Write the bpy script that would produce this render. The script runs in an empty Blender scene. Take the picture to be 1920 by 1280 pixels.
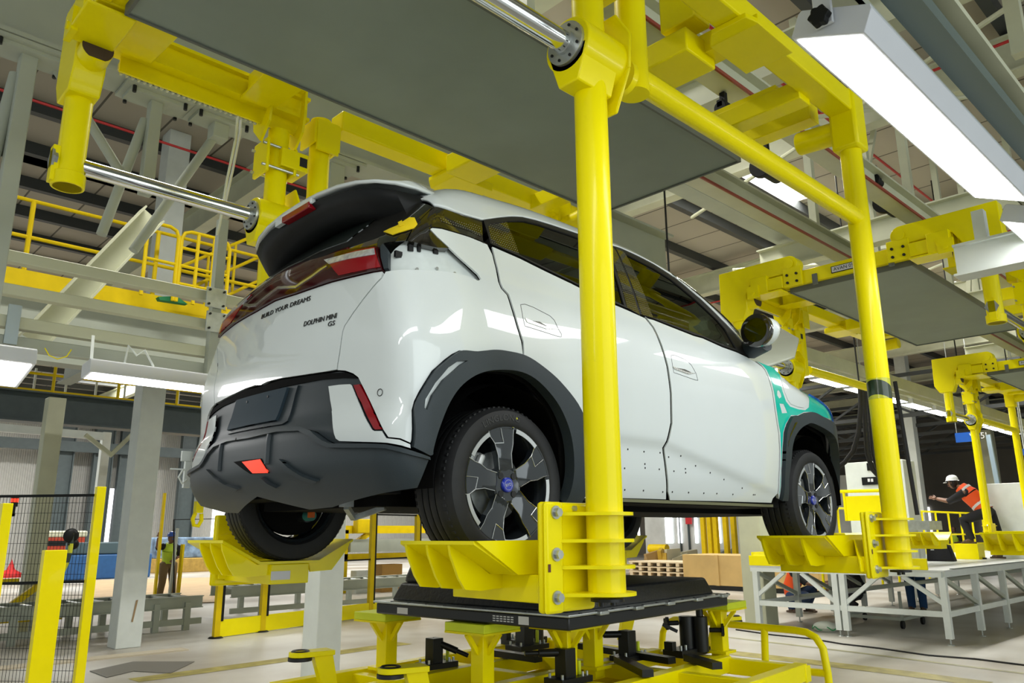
import bpy, bmesh, math, random
import numpy as np
from mathutils import Vector, Matrix
from mathutils.geometry import delaunay_2d_cdt
random.seed(5)
rng = np.random.default_rng(7)
C = bpy.context.scene.collection
PI = math.pi
# ------------------------------------------------------------------ camera
FPX = 1465.0                                   # focal length in pixels of the 1920x1280 frame
_X = np.array([1570.0, 348.0, FPX]); _X /= np.linalg.norm(_X)
_v = -((920 - 960) * 1570.0 + FPX * FPX) / 348.0
_Z = np.array([-40.0, _v, FPX]); _Z /= np.linalg.norm(_Z)
_Y = np.cross(_Z, _X)
RM = np.array([_X, _Y, _Z])                     # rows: world axes in camera (right, down, forward)
if (RM @ np.array([-7.0, 268.0, FPX]))[1] < 0: RM[1] *= -1
CAM = np.array([-2.058, -2.964, 1.6])
cd = bpy.data.cameras.new('camera'); cam = bpy.data.objects.new('camera', cd); C.objects.link(cam)
cd.sensor_width = 36.0; cd.lens = FPX / 1920 * 36.0; cd.clip_start = 0.05; cd.clip_end = 300
m = Matrix.Identity(4)
right, down, fwd = RM[:, 0], RM[:, 1], RM[:, 2]
for i in range(3):
    m[i][0] = right[i]; m[i][1] = -down[i]; m[i][2] = -fwd[i]; m[i][3] = CAM[i]
cam.matrix_world = m
bpy.context.scene.camera = cam
# ------------------------------------------------------------------ world, exposure, big lights
sc = bpy.context.scene
sc.view_settings.view_transform = 'Standard'; sc.view_settings.look = 'None'
sc.view_settings.gamma = 1; sc.view_settings.use_curve_mapping = False
sc.view_settings.exposure = 0.1
wd = bpy.data.worlds.new('hall_daylight'); sc.world = wd; wd.use_nodes = True
bg = wd.node_tree.nodes['Background']; bg.inputs[0].default_value = (0.93, 1.0, 0.97, 1); bg.inputs[1].default_value = 0.48
def area(name, loc, tgt, sx, sy, power, col=(1, 1, 1)):
    l = bpy.data.lights.new(name, 'AREA'); l.shape = 'RECTANGLE'; l.size = sx; l.size_y = sy; l.energy = power; l.color = col
    o = bpy.data.objects.new(name, l); C.objects.link(o); o.location = loc
    o.rotation_euler = (Vector(tgt) - Vector(loc)).to_track_quat('-Z', 'Y').to_euler()
    return o
# added cool fill light from the camera's side of the hall, no doorway behind it
area('camera_side_fill', (1.5, -11, 3.2), (1.5, 0, 2.0), 12, 5.5, 430, (0.88, 0.97, 1.0))
# daylight falling through the roof lights (each light fills one roof opening)
for _x in (-1.2, 4.4, 10.0, 15.6, 21.2):
    for _y in (3.4, 12.0):
        if _y < 5 or _x > 5: area('skylight_and_fill', (_x + 1.4, _y + .4, 8.32), (_x + 1.4, _y + .4, 0), 2.7, .75, 430, (1, .98, .92))
for _x in (0, 9, 18, 27):  # added fill under the closed roof to lift the dark far wall, no openings here
    for _y in (25, 33): area('skylight_and_fill', (_x, _y, 8.25), (_x, _y, 0), 3, 1.2, 900, (1, .98, .94))
# ------------------------------------------------------------------ materials
MT = {}
def mat(name, col, rough=.5, metal=0, coat=0, noise=0, nscale=6, bump=0, emis=0, spec=.5, trans=0, alpha=1, ior=1.45, coatr=.03):
    if name in MT: return MT[name]
    m = bpy.data.materials.new(name); m.use_nodes = True; nt = m.node_tree; b = nt.nodes['Principled BSDF']
    b.inputs['Base Color'].default_value = (*col, 1); b.inputs['Roughness'].default_value = rough
    b.inputs['Metallic'].default_value = metal; b.inputs['Coat Weight'].default_value = coat; b.inputs['Coat Roughness'].default_value = coatr
    b.inputs['Specular IOR Level'].default_value = spec; b.inputs['IOR'].default_value = ior
    b.inputs['Transmission Weight'].default_value = trans; b.inputs['Alpha'].default_value = alpha
    if emis:
        b.inputs['Emission Color'].default_value = (*col, 1); b.inputs['Emission Strength'].default_value = emis
    tc = nt.nodes.new('ShaderNodeTexCoord')
    n = nt.nodes.new('ShaderNodeTexNoise'); n.inputs['Scale'].default_value = nscale; n.inputs['Detail'].default_value = 4
    nt.links.new(tc.outputs['Object'], n.inputs['Vector'])
    mr = nt.nodes.new('ShaderNodeMapRange'); mr.inputs[1].default_value = .3; mr.inputs[2].default_value = .7
    mr.inputs[3].default_value = 1 - max(noise, .02); mr.inputs[4].default_value = 1
    nt.links.new(n.outputs[0], mr.inputs[0])
    mx = nt.nodes.new('ShaderNodeMix'); mx.data_type = 'RGBA'; mx.blend_type = 'MULTIPLY'; mx.inputs[0].default_value = 1
    mx.inputs[6].default_value = (*col, 1); nt.links.new(mr.outputs[0], mx.inputs[7]); nt.links.new(mx.outputs[2], b.inputs['Base Color'])
    if bump:
        bp = nt.nodes.new('ShaderNodeBump'); bp.inputs['Strength'].default_value = bump; bp.inputs['Distance'].default_value = .01
        nt.links.new(n.outputs[0], bp.inputs['Height']); nt.links.new(bp.outputs[0], b.inputs['Normal'])
    MT[name] = m; return m
YEL = mat('yellow_enamel', (.93, .80, .0), .30, coat=.12, noise=.03, spec=.18)
YELD = mat('yellow_paint_dull', (.78, .56, .0), .5, noise=.12, spec=.25)
LIME = mat('lime_pad', (.74, .84, .02), .5, noise=.1)
CRM = mat('cream_steel_paint', (.58, .59, .43), .45, noise=.12, nscale=3)
WHT = mat('white_steel_paint', (.68, .72, .69), .4, noise=.08)
GRYW = mat('grey_white_steel', (.42, .45, .38), .5, noise=.15, nscale=2)
ZINC = mat('galvanised_steel', (.55, .58, .56), .35, metal=.8, noise=.25, nscale=14)
CHR = mat('polished_steel_shaft', (.72, .74, .74), .12, metal=1)
BLK = mat('black_plastic', (.008, .009, .009), .5, noise=.2, spec=.25)
BLKM = mat('black_machine_steel', (.02, .021, .021), .35, metal=.4, noise=.2)
PANELG = mat('grey_composite_sheet', (.24, .285, .24), .6, noise=.16, nscale=1.5)
PAINT = mat('white_car_paint', (.65, .70, .69), .35, coat=1.0, noise=.0, coatr=.015)
CLAD = mat('charcoal_moulded_plastic', (.026, .036, .042), .45, noise=.1, bump=.05, nscale=300, spec=.4)
GLOSS = mat('gloss_black_trim', (.012, .011, .008), .06, coat=1, spec=.6)
TYRE = mat('tyre_rubber', (.013, .014, .015), .6, noise=.3, nscale=30)
RUB = mat('black_rubber_seal', (.01, .01, .01), .5)
ALLOY = mat('bright_machined_alloy', (.75, .76, .74), .18, metal=1)
RIMD = mat('dark_gloss_alloy', (.022, .028, .033), .10, metal=.2, coat=1)
CAST = mat('cast_metal', (.42, .45, .45), .45, metal=.6, noise=.4, nscale=20)
DARKC = mat('underbody_black', (.006, .006, .006), .8, spec=.08)
RED = mat('red_lens', (.26, .003, .008), .12, spec=.5)
REDL = mat('lit_red_lamp', (.9, .05, .02), .2, emis=.9)
DRED = mat('dark_red_lens', (.035, .001, .002), .07, spec=.45)
CLEAR = mat('clear_lamp_lens', (.55, .56, .56), .15, coat=1, noise=.5, nscale=40)
TEAL = mat('green_protective_film', (.0, .52, .40), .22, coat=.5, noise=.12, nscale=12, bump=.15)
BLUEF = mat('blue_protective_film', (.01, .13, .62), .25, coat=.6, noise=.5, nscale=25, bump=.8)
TAPE = mat('yellow_tape', (.78, .58, .01), .5, noise=.1)
PRIM = mat('pale_bare_panel_paint', (.66, .72, .70), .4, coat=.3, noise=.25, nscale=9)
LAMPE = mat('lamp_diffuser', (1, 1, 1), .4, emis=9.0)
LAMPB = mat('lamp_housing_white', (.66, .68, .72), .35, noise=.03)
BLUE = mat('blue_painted_steel', (.02, .10, .28), .45, noise=.2)
ORG = mat('orange_fabric', (.95, .11, .015), .7, noise=.15)
SKIN = mat('skin', (.30, .15, .09), .5)
CLOTHK = mat('black_cloth', (.012, .012, .016), .8, noise=.3, nscale=30)
SILV = mat('reflective_silver_band', (.7, .7, .72), .4)
# ------------------------------------------------------------------ object helpers
def link(o, parent=None):
    C.objects.link(o)
    if parent is not None: o.parent = parent
    return o
def thing(name, label, cat, loc=(0, 0, 0), group=None):
    o = bpy.data.objects.new(name, None); o.location = loc; o.empty_display_size = .1; link(o)
    o['label'] = label; o['category'] = cat
    if group: o['group'] = group
    return o
def tag(o, label, cat, group=None):
    o['label'] = label; o['category'] = cat
    if group: o['group'] = group
    return o
def struct(o): o['kind'] = 'structure'; return o
def world_loc(o):
    v = Vector((0, 0, 0))
    while o is not None: v += o.location; o = o.parent
    return v
def kids(o): return [c for c in bpy.data.objects if c.parent == o]
def copy_tree(o, loc, label=None, group=None, table=None):
    if table is None:
        table = {}
        for c in bpy.data.objects:
            if c.parent: table.setdefault(c.parent.name, []).append(c)
    r = o.copy(); C.objects.link(r)
    if loc is not None: r.location = loc
    if label: r['label'] = label
    if group: r['group'] = group
    for c in table.get(o.name, []):
        k = copy_tree(c, None, table=table); k.parent = r
    return r
class MB:
    """collects shapes in world coordinates; build() links them as one mesh object"""
    def __init__(s): s.v = []; s.f = []
    def add(s, v, f):
        n = len(s.v); s.v += [tuple(p) for p in v]; s.f += [tuple(i + n for i in q) for q in f]; return s
    def box(s, a, b):
        x0, y0, z0 = (min(a[i], b[i]) for i in range(3)); x1, y1, z1 = (max(a[i], b[i]) for i in range(3))
        v = [(x, y, z) for x in (x0, x1) for y in (y0, y1) for z in (z0, z1)]
        return s.add(v, [(0, 1, 3, 2), (4, 6, 7, 5), (0, 4, 5, 1), (2, 3, 7, 6), (0, 2, 6, 4), (1, 5, 7, 3)])
    def frame(s, p, q, up=(0, 0, 1)):
        p = Vector(p); q = Vector(q); d = (q - p).normalized(); u = Vector(up)
        if abs(d.dot(u)) > .98: u = Vector((1, 0, 0))
        r = d.cross(u).normalized(); u = r.cross(d).normalized(); return p, q, d, r, u
    def sec(s, p, q, pts, up=(0, 0, 1)):
        """extrude a closed 2D section (r,u) from p to q"""
        p, q, d, r, u = s.frame(p, q, up); n = len(pts)
        v = [p + r * a + u * b for a, b in pts] + [q + r * a + u * b for a, b in pts]
        f = [(i, (i + 1) % n, n + (i + 1) % n, n + i) for i in range(n)] + [tuple(range(n))[::-1], tuple(range(n, 2 * n))]
        return s.add(v, f)
    def bar(s, p, q, w, h=None, up=(0, 0, 1)):
        h = h or w; return s.sec(p, q, [(-w / 2, -h / 2), (w / 2, -h / 2), (w / 2, h / 2), (-w / 2, h / 2)], up)
    def ibeam(s, p, q, w, h, t=.02, up=(0, 0, 1)):
        a, b = w / 2, h / 2
        return s.sec(p, q, [(-a, -b), (a, -b), (a, -b + t), (t / 2, -b + t), (t / 2, b - t), (a, b - t), (a, b), (-a, b), (-a, b - t), (-t / 2, b - t), (-t / 2, -b + t), (-a, -b + t)], up)
    def tube(s, p, q, r, n=20, r2=None):
        r2 = r if r2 is None else r2
        p, q, d, a, b = s.frame(p, q)
        v = [p + (a * math.cos(t) + b * math.sin(t)) * r for t in [2 * PI * i / n for i in range(n)]] + [q + (a * math.cos(t) + b * math.sin(t)) * r2 for t in [2 * PI * i / n for i in range(n)]]
        f = [(i, (i + 1) % n, n + (i + 1) % n, n + i) for i in range(n)] + [tuple(range(n))[::-1], tuple(range(n, 2 * n))]
        return s.add(v, f)
    def path(s, pts, r, n=10, closed=False):
        pts = [Vector(p) for p in pts]; m = len(pts); rings = []; prev = None
        for i, p in enumerate(pts):
            d = ((pts[(i + 1) % m] if (closed or i < m - 1) else p) - (pts[i - 1] if (closed or i > 0) else p)).normalized()
            if prev is None:
                u = Vector((0, 0, 1)) if abs(d.z) < .9 else Vector((1, 0, 0)); a = d.cross(u).normalized()
            else: a = (prev - d * prev.dot(d)).normalized()
            prev = a; b = d.cross(a); rr = r[i] if isinstance(r, (list, tuple)) else r
            rings.append([p + (a * math.cos(2 * PI * k / n) + b * math.sin(2 * PI * k / n)) * rr for k in range(n)])
        v = [q for g in rings for q in g]; f = []
        for i in range(m if closed else m - 1):
            j = (i + 1) % m
            f += [(i * n + k, i * n + (k + 1) % n, j * n + (k + 1) % n, j * n + k) for k in range(n)]
        if not closed: f += [tuple(range(n))[::-1], tuple(range((m - 1) * n, m * n))]
        return s.add(v, f)
    def lathe(s, prof, c, axis='y', n=48, a0=0, a1=2 * PI):
        """prof = [(radius, offset along axis)]"""
        full = abs(a1 - a0 - 2 * PI) < 1e-6; k = n if full else n + 1; v = []
        for r, o in prof:
            for i in range(k):
                t = a0 + (a1 - a0) * i / n; A, B = r * math.cos(t), r * math.sin(t)
                v.append({'y': (c[0] + A, c[1] + o, c[2] + B), 'z': (c[0] + A, c[1] + B, c[2] + o), 'x': (c[0] + o, c[1] + A, c[2] + B)}[axis])
        f = []
        for j in range(len(prof) - 1):
            for i in range(n):
                i2 = (i + 1) % k
                f.append((j * k + i, j * k + i2, (j + 1) * k + i2, (j + 1) * k + i))
        return s.add(v, f)
    def plate(s, pts, t, nrm):
        """planar polygon of 3D points thickened by t along nrm"""
        n = len(pts); d = Vector(nrm).normalized() * t; P = [Vector(p) for p in pts]
        return s.add(P + [p + d for p in P], [tuple(range(n))[::-1], tuple(range(n, 2 * n))] + [(i, (i + 1) % n, n + (i + 1) % n, n + i) for i in range(n)])
    def ball(s, c, r, n=12, m=8, sz=(1, 1, 1)):
        v = [(c[0], c[1], c[2] - r * sz[2])]; f = []
        for j in range(1, m):
            t = -PI / 2 + PI * j / m
            for i in range(n):
                a = 2 * PI * i / n; v.append((c[0] + r * sz[0] * math.cos(t) * math.cos(a), c[1] + r * sz[1] * math.cos(t) * math.sin(a), c[2] + r * sz[2] * math.sin(t)))
        v.append((c[0], c[1], c[2] + r * sz[2]))
        for i in range(n): f.append((0, 1 + (i + 1) % n, 1 + i))
        for j in range(m - 2):
            for i in range(n):
                a = 1 + j * n; f.append((a + i, a + (i + 1) % n, a + n + (i + 1) % n, a + n + i))
        L = len(v) - 1; a = 1 + (m - 2) * n
        for i in range(n): f.append((a + i, a + (i + 1) % n, L))
        return s.add(v, f)
    def build(s, name, material, parent=None, bevel=0, smooth=True, fix=True):
        o0 = world_loc(parent) if parent is not None else Vector((0, 0, 0))
        me = bpy.data.meshes.new(name); me.from_pydata([(p[0] - o0.x, p[1] - o0.y, p[2] - o0.z) for p in s.v], [], s.f)
        if fix:
            b = bmesh.new(); b.from_mesh(me); bmesh.ops.recalc_face_normals(b, faces=b.faces); b.to_mesh(me); b.free()
        me.materials.append(material)
        if smooth:
            me.shade_smooth(); me.set_sharp_from_angle(angle=math.radians(32))
        o = bpy.data.objects.new(name, me); link(o, parent)
        if bevel:
            md = o.modifiers.new('edge', 'BEVEL'); md.width = bevel; md.segments = 2; md.limit_method = 'ANGLE'; md.angle_limit = math.radians(40)
            md.harden_normals = False
        return o
def pxray(u, v): return RM @ np.array([u - 960.0, v - 640.0, FPX])
def on(u, v, ax, val):
    k = 'xyz'.index(ax); D = pxray(u, v); return tuple(float(t) for t in CAM + (val - CAM[k]) / D[k] * D)
def text_mesh(txt, size, ex=.002):
    cu = bpy.data.curves.new('lettering', 'FONT'); cu.body = txt; cu.size = size; cu.extrude = ex; cu.align_x = 'CENTER'; cu.align_y = 'CENTER'; cu.resolution_u = 3
    o = bpy.data.objects.new('lettering', cu); C.objects.link(o)
    dg = bpy.context.evaluated_depsgraph_get(); dg.update()
    me = bpy.data.meshes.new_from_object(o.evaluated_get(dg)); bpy.data.objects.remove(o); return me
def lettering(name, txt, size, pos, right_, up_, material, parent=None, ex=.002, sx=1):
    me = text_mesh(txt, size, ex); r = Vector(right_).normalized(); u = Vector(up_).normalized(); n = r.cross(u).normalized(); P = Vector(pos)
    w0 = world_loc(parent) if parent is not None else Vector((0, 0, 0))
    for vv in me.vertices: vv.co = P + r * vv.co.x * sx + u * vv.co.y + n * vv.co.z - w0
    me.materials.append(material); o = bpy.data.objects.new(name, me); link(o, parent); return o
# ================================================================== the car (rear axle at x = 0, centre line y = 0)
AX = 1.775; WB = 2.5; TR = .30
def pchip(xs, ys):
    xs = np.array(xs, float); ys = np.array(ys, float); h = np.diff(xs); dl = np.diff(ys) / h
    m = np.zeros_like(xs); m[0] = dl[0]; m[-1] = dl[-1]
    for i in range(1, len(xs) - 1):
        m[i] = 0 if dl[i - 1] * dl[i] <= 0 else (h[i - 1] + h[i]) * 3 / ((2 * h[i] + h[i - 1]) / dl[i - 1] + (h[i] + 2 * h[i - 1]) / dl[i])
    X = np.linspace(xs[0], xs[-1], 800); i = np.clip(np.searchsorted(xs, X) - 1, 0, len(xs) - 2); t = (X - xs[i]) / h[i]
    Y = ys[i] * (1 + 2 * t) * (1 - t) ** 2 + m[i] * h[i] * t * (1 - t) ** 2 + ys[i + 1] * t * t * (3 - 2 * t) + m[i + 1] * h[i] * t * t * (t - 1)
    k = max(1, int(0.04 / (X[1] - X[0]))); ker = np.hanning(2 * k + 3); ker /= ker.sum()
    P = np.concatenate([2 * Y[0] - Y[k + 1:0:-1], Y, 2 * Y[-1] - Y[-2:-k - 3:-1]]); Ys = np.convolve(P, ker, 'valid')
    e0 = (Ys[1] - Ys[0]) / (X[1] - X[0]); e1 = (Ys[-1] - Ys[-2]) / (X[1] - X[0])
    return lambda x: np.interp(x, X, Ys) + np.where(x < X[0], (x - X[0]) * e0, 0) + np.where(x > X[-1], (x - X[-1]) * e1, 0)
Wz = pchip([1.6, 1.70, 1.76, 1.85, 1.98, 2.1, 2.25, 2.4, 2.5, 2.58, 2.66, 2.75, 2.85, 2.95, 3.05, 3.2],
           [.74, .785, .82, .84, .85, .852, .852, .845, .83, .805, .775, .745, .705, .66, .61, .53])
Wx = pchip([-.8, -.6, -.4, -.1, .5, 1.5, 2.2, 2.6, 2.8, 3.0, 3.3], [.945, .975, .99, .998, 1, 1, 1, .995, .985, .96, .87])
XR = pchip([1.6, 1.68, 1.75, 1.85, 1.95, 2.05, 2.15, 2.25, 2.4, 2.5, 2.58, 2.66, 2.75, 2.85, 2.95, 3.05, 3.15],
           [-.42, -.53, -.60, -.645, -.645, -.62, -.625, -.63, -.61, -.595, -.58, -.55, -.49, -.40, -.29, -.16, -.02])
ZR = pchip([-.8, -.4, 0, .5, 1.0, 1.4, 1.7, 1.9, 2.1, 2.25, 2.4, 2.8, 3.1, 3.4], [2.98, 3.06, 3.115, 3.145, 3.14, 3.085, 2.965, 2.84, 2.71, 2.63, 2.59, 2.52, 2.42, 2.2])
RN = pchip([1.6, 2.25, 2.35, 2.45, 2.55, 2.65, 2.8, 3.0], [-.025, -.02, .005, .045, .075, .045, .02, 0])
def smax(a, b, k):
    h = np.maximum(k - np.abs(a - b), 0) / k; return np.maximum(a, b) + h * h * k * .25
def FF(x, y, z):
    ay = np.abs(y)
    W = Wz(z) * Wx(x) + .018 * np.exp(-((x + .05) / .38) ** 2 - ((z - 2.2) / .22) ** 2) + .018 * np.exp(-((x - 2.47) / .38) ** 2 - ((z - 2.15) / .25) ** 2)
    W = W - RN(z) / (1 + np.exp((x + .38) / .07))
    # recessed lower door flank where the side cladding will be mounted
    lo = 1 / (1 + np.exp(np.clip((z - (1.99 - .19 * np.maximum(x - .95, 0))) / .011, -50, 50))); mid = 1 / (1 + np.exp(-(x - .42) / .03)) / (1 + np.exp((x - 1.98) / .05))
    W = W - .018 * lo * mid
    f2 = ay - W; f1 = XR(z) + .085 * (y / .8) ** 2 - x
    f3 = x - (3.15 - .22 * (y / .8) ** 2 - .6 * np.maximum(z - 2.2, 0) ** 2); f4 = z - (ZR(x) - .085 * (y / .6) ** 2); f5 = 1.64 - z
    return smax(smax(smax(smax(f1, f2, .10), f3, .25), f4, .07), f5, .05)
def grad(P, e=.004):
    g = np.stack([FF(P[:, 0] + e, P[:, 1], P[:, 2]) - FF(P[:, 0] - e, P[:, 1], P[:, 2]),
                  FF(P[:, 0], P[:, 1] + e, P[:, 2]) - FF(P[:, 0], P[:, 1] - e, P[:, 2]),
                  FF(P[:, 0], P[:, 1], P[:, 2] + e) - FF(P[:, 0], P[:, 1], P[:, 2] - e)], 1)
    return g / np.maximum(np.linalg.norm(g, axis=1, keepdims=True), 1e-9)
def hit(uv):
    uv = np.array(uv, float); D = (RM @ np.stack([uv[:, 0] - 960, uv[:, 1] - 640, np.full(len(uv), FPX)]) / FPX).T
    ts = np.linspace(1.2, 7.5, 300); P = CAM + ts[:, None, None] * D; G = FF(P[..., 0], P[..., 1], P[..., 2])
    ok = (G < 0).any(0); i = np.where(ok, (G < 0).argmax(0), G.argmin(0)); lo = ts[np.maximum(i - 1, 0)]; hi = ts[i]
    for _ in range(26):
        md = (lo + hi) / 2; Q = CAM + md[:, None] * D; g = FF(Q[:, 0], Q[:, 1], Q[:, 2])
        lo = np.where(g > 0, md, lo); hi = np.where(g > 0, hi, md)
    return CAM + np.where(ok, hi, ts[i])[:, None] * D
SA, SB, SR = .2, 2.35, .8; SCEN = SA - SR * PI / 2
def to_sz(P):
    """right-hand half only (y<0): position along the flank s, height z"""
    x, y, z = P[:, 0], P[:, 1], P[:, 2]
    s = np.where(x < SA, SA - SR * np.arctan2(SA - x, -y), np.where(x > SB, SB + SR * np.arctan2(x - SB, -y), x))
    return np.stack([s, z], 1)
def lift(sz):
    s, z = sz[:, 0], sz[:, 1]; aR = (SA - s) / SR; aF = (s - SB) / SR
    ox = np.clip(s, SA, SB); dx = np.where(s < SA, -np.sin(aR), np.where(s > SB, np.sin(aF), 0)); dy = -np.where(s < SA, np.cos(aR), np.where(s > SB, np.cos(aF), 1))
    lo = np.full(len(s), 0.0); hi = np.full(len(s), 1.6)
    for _ in range(30):
        t = (lo + hi) / 2; g = FF(ox + dx * t, dy * t, z); lo = np.where(g < 0, t, lo); hi = np.where(g < 0, hi, t)
    return np.stack([ox + dx * lo, dy * lo, z], 1)
def outline(pts):
    """points: (u,v) read off the photograph, ('c',z) on the centre line at the rear, ('s',s,z) on the flank"""
    px_ = [p for p in pts if len(p) == 2 and p[0] != 'c']; H = to_sz(hit(px_)) if px_ else None; r = []; k = 0
    for p in pts:
        if p[0] == 'c': r.append((SCEN, p[1]))
        elif p[0] == 's': r.append((p[1], p[2]))
        else: r.append(tuple(H[k])); k += 1
    return np.array(r)
def area2(p): return .5 * np.sum(p[:, 0] * np.roll(p[:, 1], -1) - np.roll(p[:, 0], -1) * p[:, 1])
def inpoly(P, poly):
    x, y = P[:, 0], P[:, 1]; r = np.zeros(len(P), bool); j = len(poly) - 1
    for i in range(len(poly)):
        xi, yi = poly[i]; xj, yj = poly[j]
        c = ((yi > y) != (yj > y)) & (x < (xj - xi) * (y - yi) / ((yj - yi) or 1e-12) + xi); r ^= c; j = i
    return r
def resample(p, st):
    r = []
    for i in range(len(p)):
        a, b = p[i], p[(i + 1) % len(p)]; n = max(1, int(np.ceil(np.linalg.norm(b - a) / st))); r += [a + (b - a) * k / n for k in range(n)]
    return np.array(r)
def inset_poly(p, d):
    if area2(p) < 0: p = p[::-1]
    a = p - np.roll(p, 1, 0); b = np.roll(p, -1, 0) - p
    a /= np.maximum(np.linalg.norm(a, axis=1, keepdims=True), 1e-9); b /= np.maximum(np.linalg.norm(b, axis=1, keepdims=True), 1e-9)
    n = np.stack([-(a[:, 1] + b[:, 1]), a[:, 0] + b[:, 0]], 1); L = np.maximum(np.linalg.norm(n, axis=1, keepdims=True), 1e-6); n /= L
    c = np.clip((n * np.stack([-a[:, 1], a[:, 0]], 1)).sum(1, keepdims=True), .5, 1)
    return p + n * d / c
def tri_region(polys, st):
    """triangles inside polys[0] and outside the holes polys[1:]"""
    vs = []; es = []
    for p in polys:
        k = len(vs); vs += [tuple(q) for q in p]; es += [(k + i, k + (i + 1) % len(p)) for i in range(len(p))]
    P0 = polys[0]; lo, hi = P0.min(0), P0.max(0)
    g = np.array([(x, y) for x in np.arange(lo[0] + st * .5, hi[0], st) for y in np.arange(lo[1] + st * .5, hi[1], st)]).reshape(-1, 2)
    if len(g):
        k = inpoly(g, P0)
        for h in polys[1:]: k &= ~inpoly(g, h)
        B = np.concatenate(polys); g = g[k]
        if len(g): g = g[(((g[:, None] - B[None]) ** 2).sum(-1).min(1)) > (st * .45) ** 2]
    ov, oe, of, *_ = delaunay_2d_cdt([Vector(v) for v in vs + [tuple(q) for q in g]], es, [], 0, 1e-7)
    ov = np.array([tuple(v) for v in ov]); of = np.array([tuple(f) for f in of if len(f) == 3])
    cen = ov[of].mean(1); k = inpoly(cen, P0)
    for h in polys[1:]: k &= ~inpoly(cen, h)
    return ov, of[k]
def skin(name, pts, material, parent, off=0, thick=.018, inset=.0018, st=.028, holes=(), sym=False, mirror=False, both=False):
    p = outline(pts) if not isinstance(pts, np.ndarray) else pts
    if sym: q = p[::-1].copy(); q[:, 0] = 2 * SCEN - q[:, 0]; q = q[(np.abs(q[:, 0] - SCEN) > 1e-6)]; p = np.concatenate([p, q])
    p = inset_poly(resample(p, .03), inset) if inset else resample(p, .03)
    if area2(p) < 0: p = p[::-1]
    hs = [resample(outline(h) if not isinstance(h, np.ndarray) else h, .03) for h in holes]
    ov, of = tri_region([p] + hs, st)
    P = lift(ov); N = grad(P); T = P + N * off; U = P + N * (off - thick)
    from collections import Counter
    ec = Counter(); orient = {}
    fl = []
    for f in of:
        a, b, c = T[f]; n = np.cross(b - a, c - a)
        if (n * N[f].mean(0)).sum() < 0: f = f[::-1]
        f = tuple(int(t) for t in f); fl.append(f)
        for i in range(3): e = (f[i], f[(i + 1) % 3]); ec[tuple(sorted(e))] += 1; orient[tuple(sorted(e))] = e
    be = [orient[e] for e, k in ec.items() if k == 1]; bv = sorted({i for e in be for i in e}); mp = {i: len(T) + k for k, i in enumerate(bv)}; mq = {i: len(T) + len(bv) + k for k, i in enumerate(bv)}
    V = np.concatenate([T, T[bv], U[bv]]) if len(bv) else T
    F = fl + [(mp[a], mq[a], mq[b], mp[b]) for a, b in be]
    NN = np.concatenate([N, N[bv], N[bv]]) if len(bv) else N
    outs = []
    for sgn in ((1, -1) if mirror else (1,)):
        VV = V.copy(); n2 = NN.copy(); FC = F
        if sgn < 0: VV[:, 1] *= -1; n2[:, 1] *= -1; FC = [q[::-1] for q in F]
        w0 = world_loc(parent); VV = VV - np.array(w0)
        me = bpy.data.meshes.new(name); me.from_pydata([tuple(q) for q in VV], [], FC); me.materials.append(material); me.shade_smooth()
        ln = []; nt = len(fl)
        for k, q in enumerate(me.polygons):
            for vi in q.vertices: ln.append(tuple(n2[vi]) if k < nt else tuple(q.normal))
        me.normals_split_custom_set(ln)
        o = bpy.data.objects.new(name, me); link(o, parent); outs.append(o)
    return outs[0] if not mirror else outs
car = thing('car', 'white hatchback car held up on the yellow carrier, with green film on its fender', 'car', (0, 0, 1.475))
def Q(*a): return list(a)
GAPR = [(917.8, 458.2), (923.9, 477.5), (930, 501.9), (935.1, 528.3), (940.2, 540.5), (951.4, 552.7), (958.5, 575), (968.6, 609.6), (978.3, 640.3), (982, 670)]
GAPF = [(1209.4, 593.9), (1225, 613.4), (1231.3, 625.9), (1240, 647), (1251.7, 687), (1258.3, 737), (1259.4, 793), (1251.3, 827.6), (1244.2, 839.8), (1246.2, 858), (1250.3, 892.6), (1251.3, 923), (1250.3, 940)]
BELT = [(918.9, 457.2), (942.2, 467.4), (974.7, 481.6), (1023.5, 506), (1070.2, 528.3), (1105, 546), (1139.8, 563.4), (1173.4, 577.5), (1207.8, 593.1), (1225, 597.8), (1256.3, 610.3), (1300, 627.5), (1316.3, 631.9), (1353.8, 648.8), (1380, 658.1), (1400, 667.5)]
FRAME = [(905.6, 413.5), (910.7, 411.5), (932, 408.4), (958.5, 405.8), (978.8, 406.8), (1003.2, 412.5), (1033.6, 421.6), (1067.2, 432.8), (1100, 444), (1136, 456.8), (1162.5, 464.9), (1193.8, 479), (1225, 495), (1256, 514.5), (1284, 536), (1300, 549.5), (1316, 563), (1344.4, 591), (1372.5, 621), (1394, 645)]
ARCH_O = [(771, 838), (773.5, 825), (774.7, 804), (774, 769), (778.2, 752.5), (787.6, 733.8), (811, 696.3), (834.5, 675), (848, 665), (861.6, 658.3), (890, 660.3), (918.4, 657.5), (942.8, 659.5), (979.4, 668.4), (1011.9, 688.8), (1044.4, 717.2), (1076.9, 757.8), (1095, 800), (1103, 850), (1099, 900), (1083, 938.6)]
ARCH_I = [(799.3, 853.4), (804.7, 851), (806, 840), (816.9, 802.5), (837.2, 753.8), (861.6, 721.3), (894, 701), (930.6, 694.8), (971.3, 698.9), (1003.8, 717.2), (1036.3, 753.8), (1056.6, 794.4), (1066.7, 835), (1068.8, 883.8), (1060.6, 924.4), (1052, 938.6)]
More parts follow.
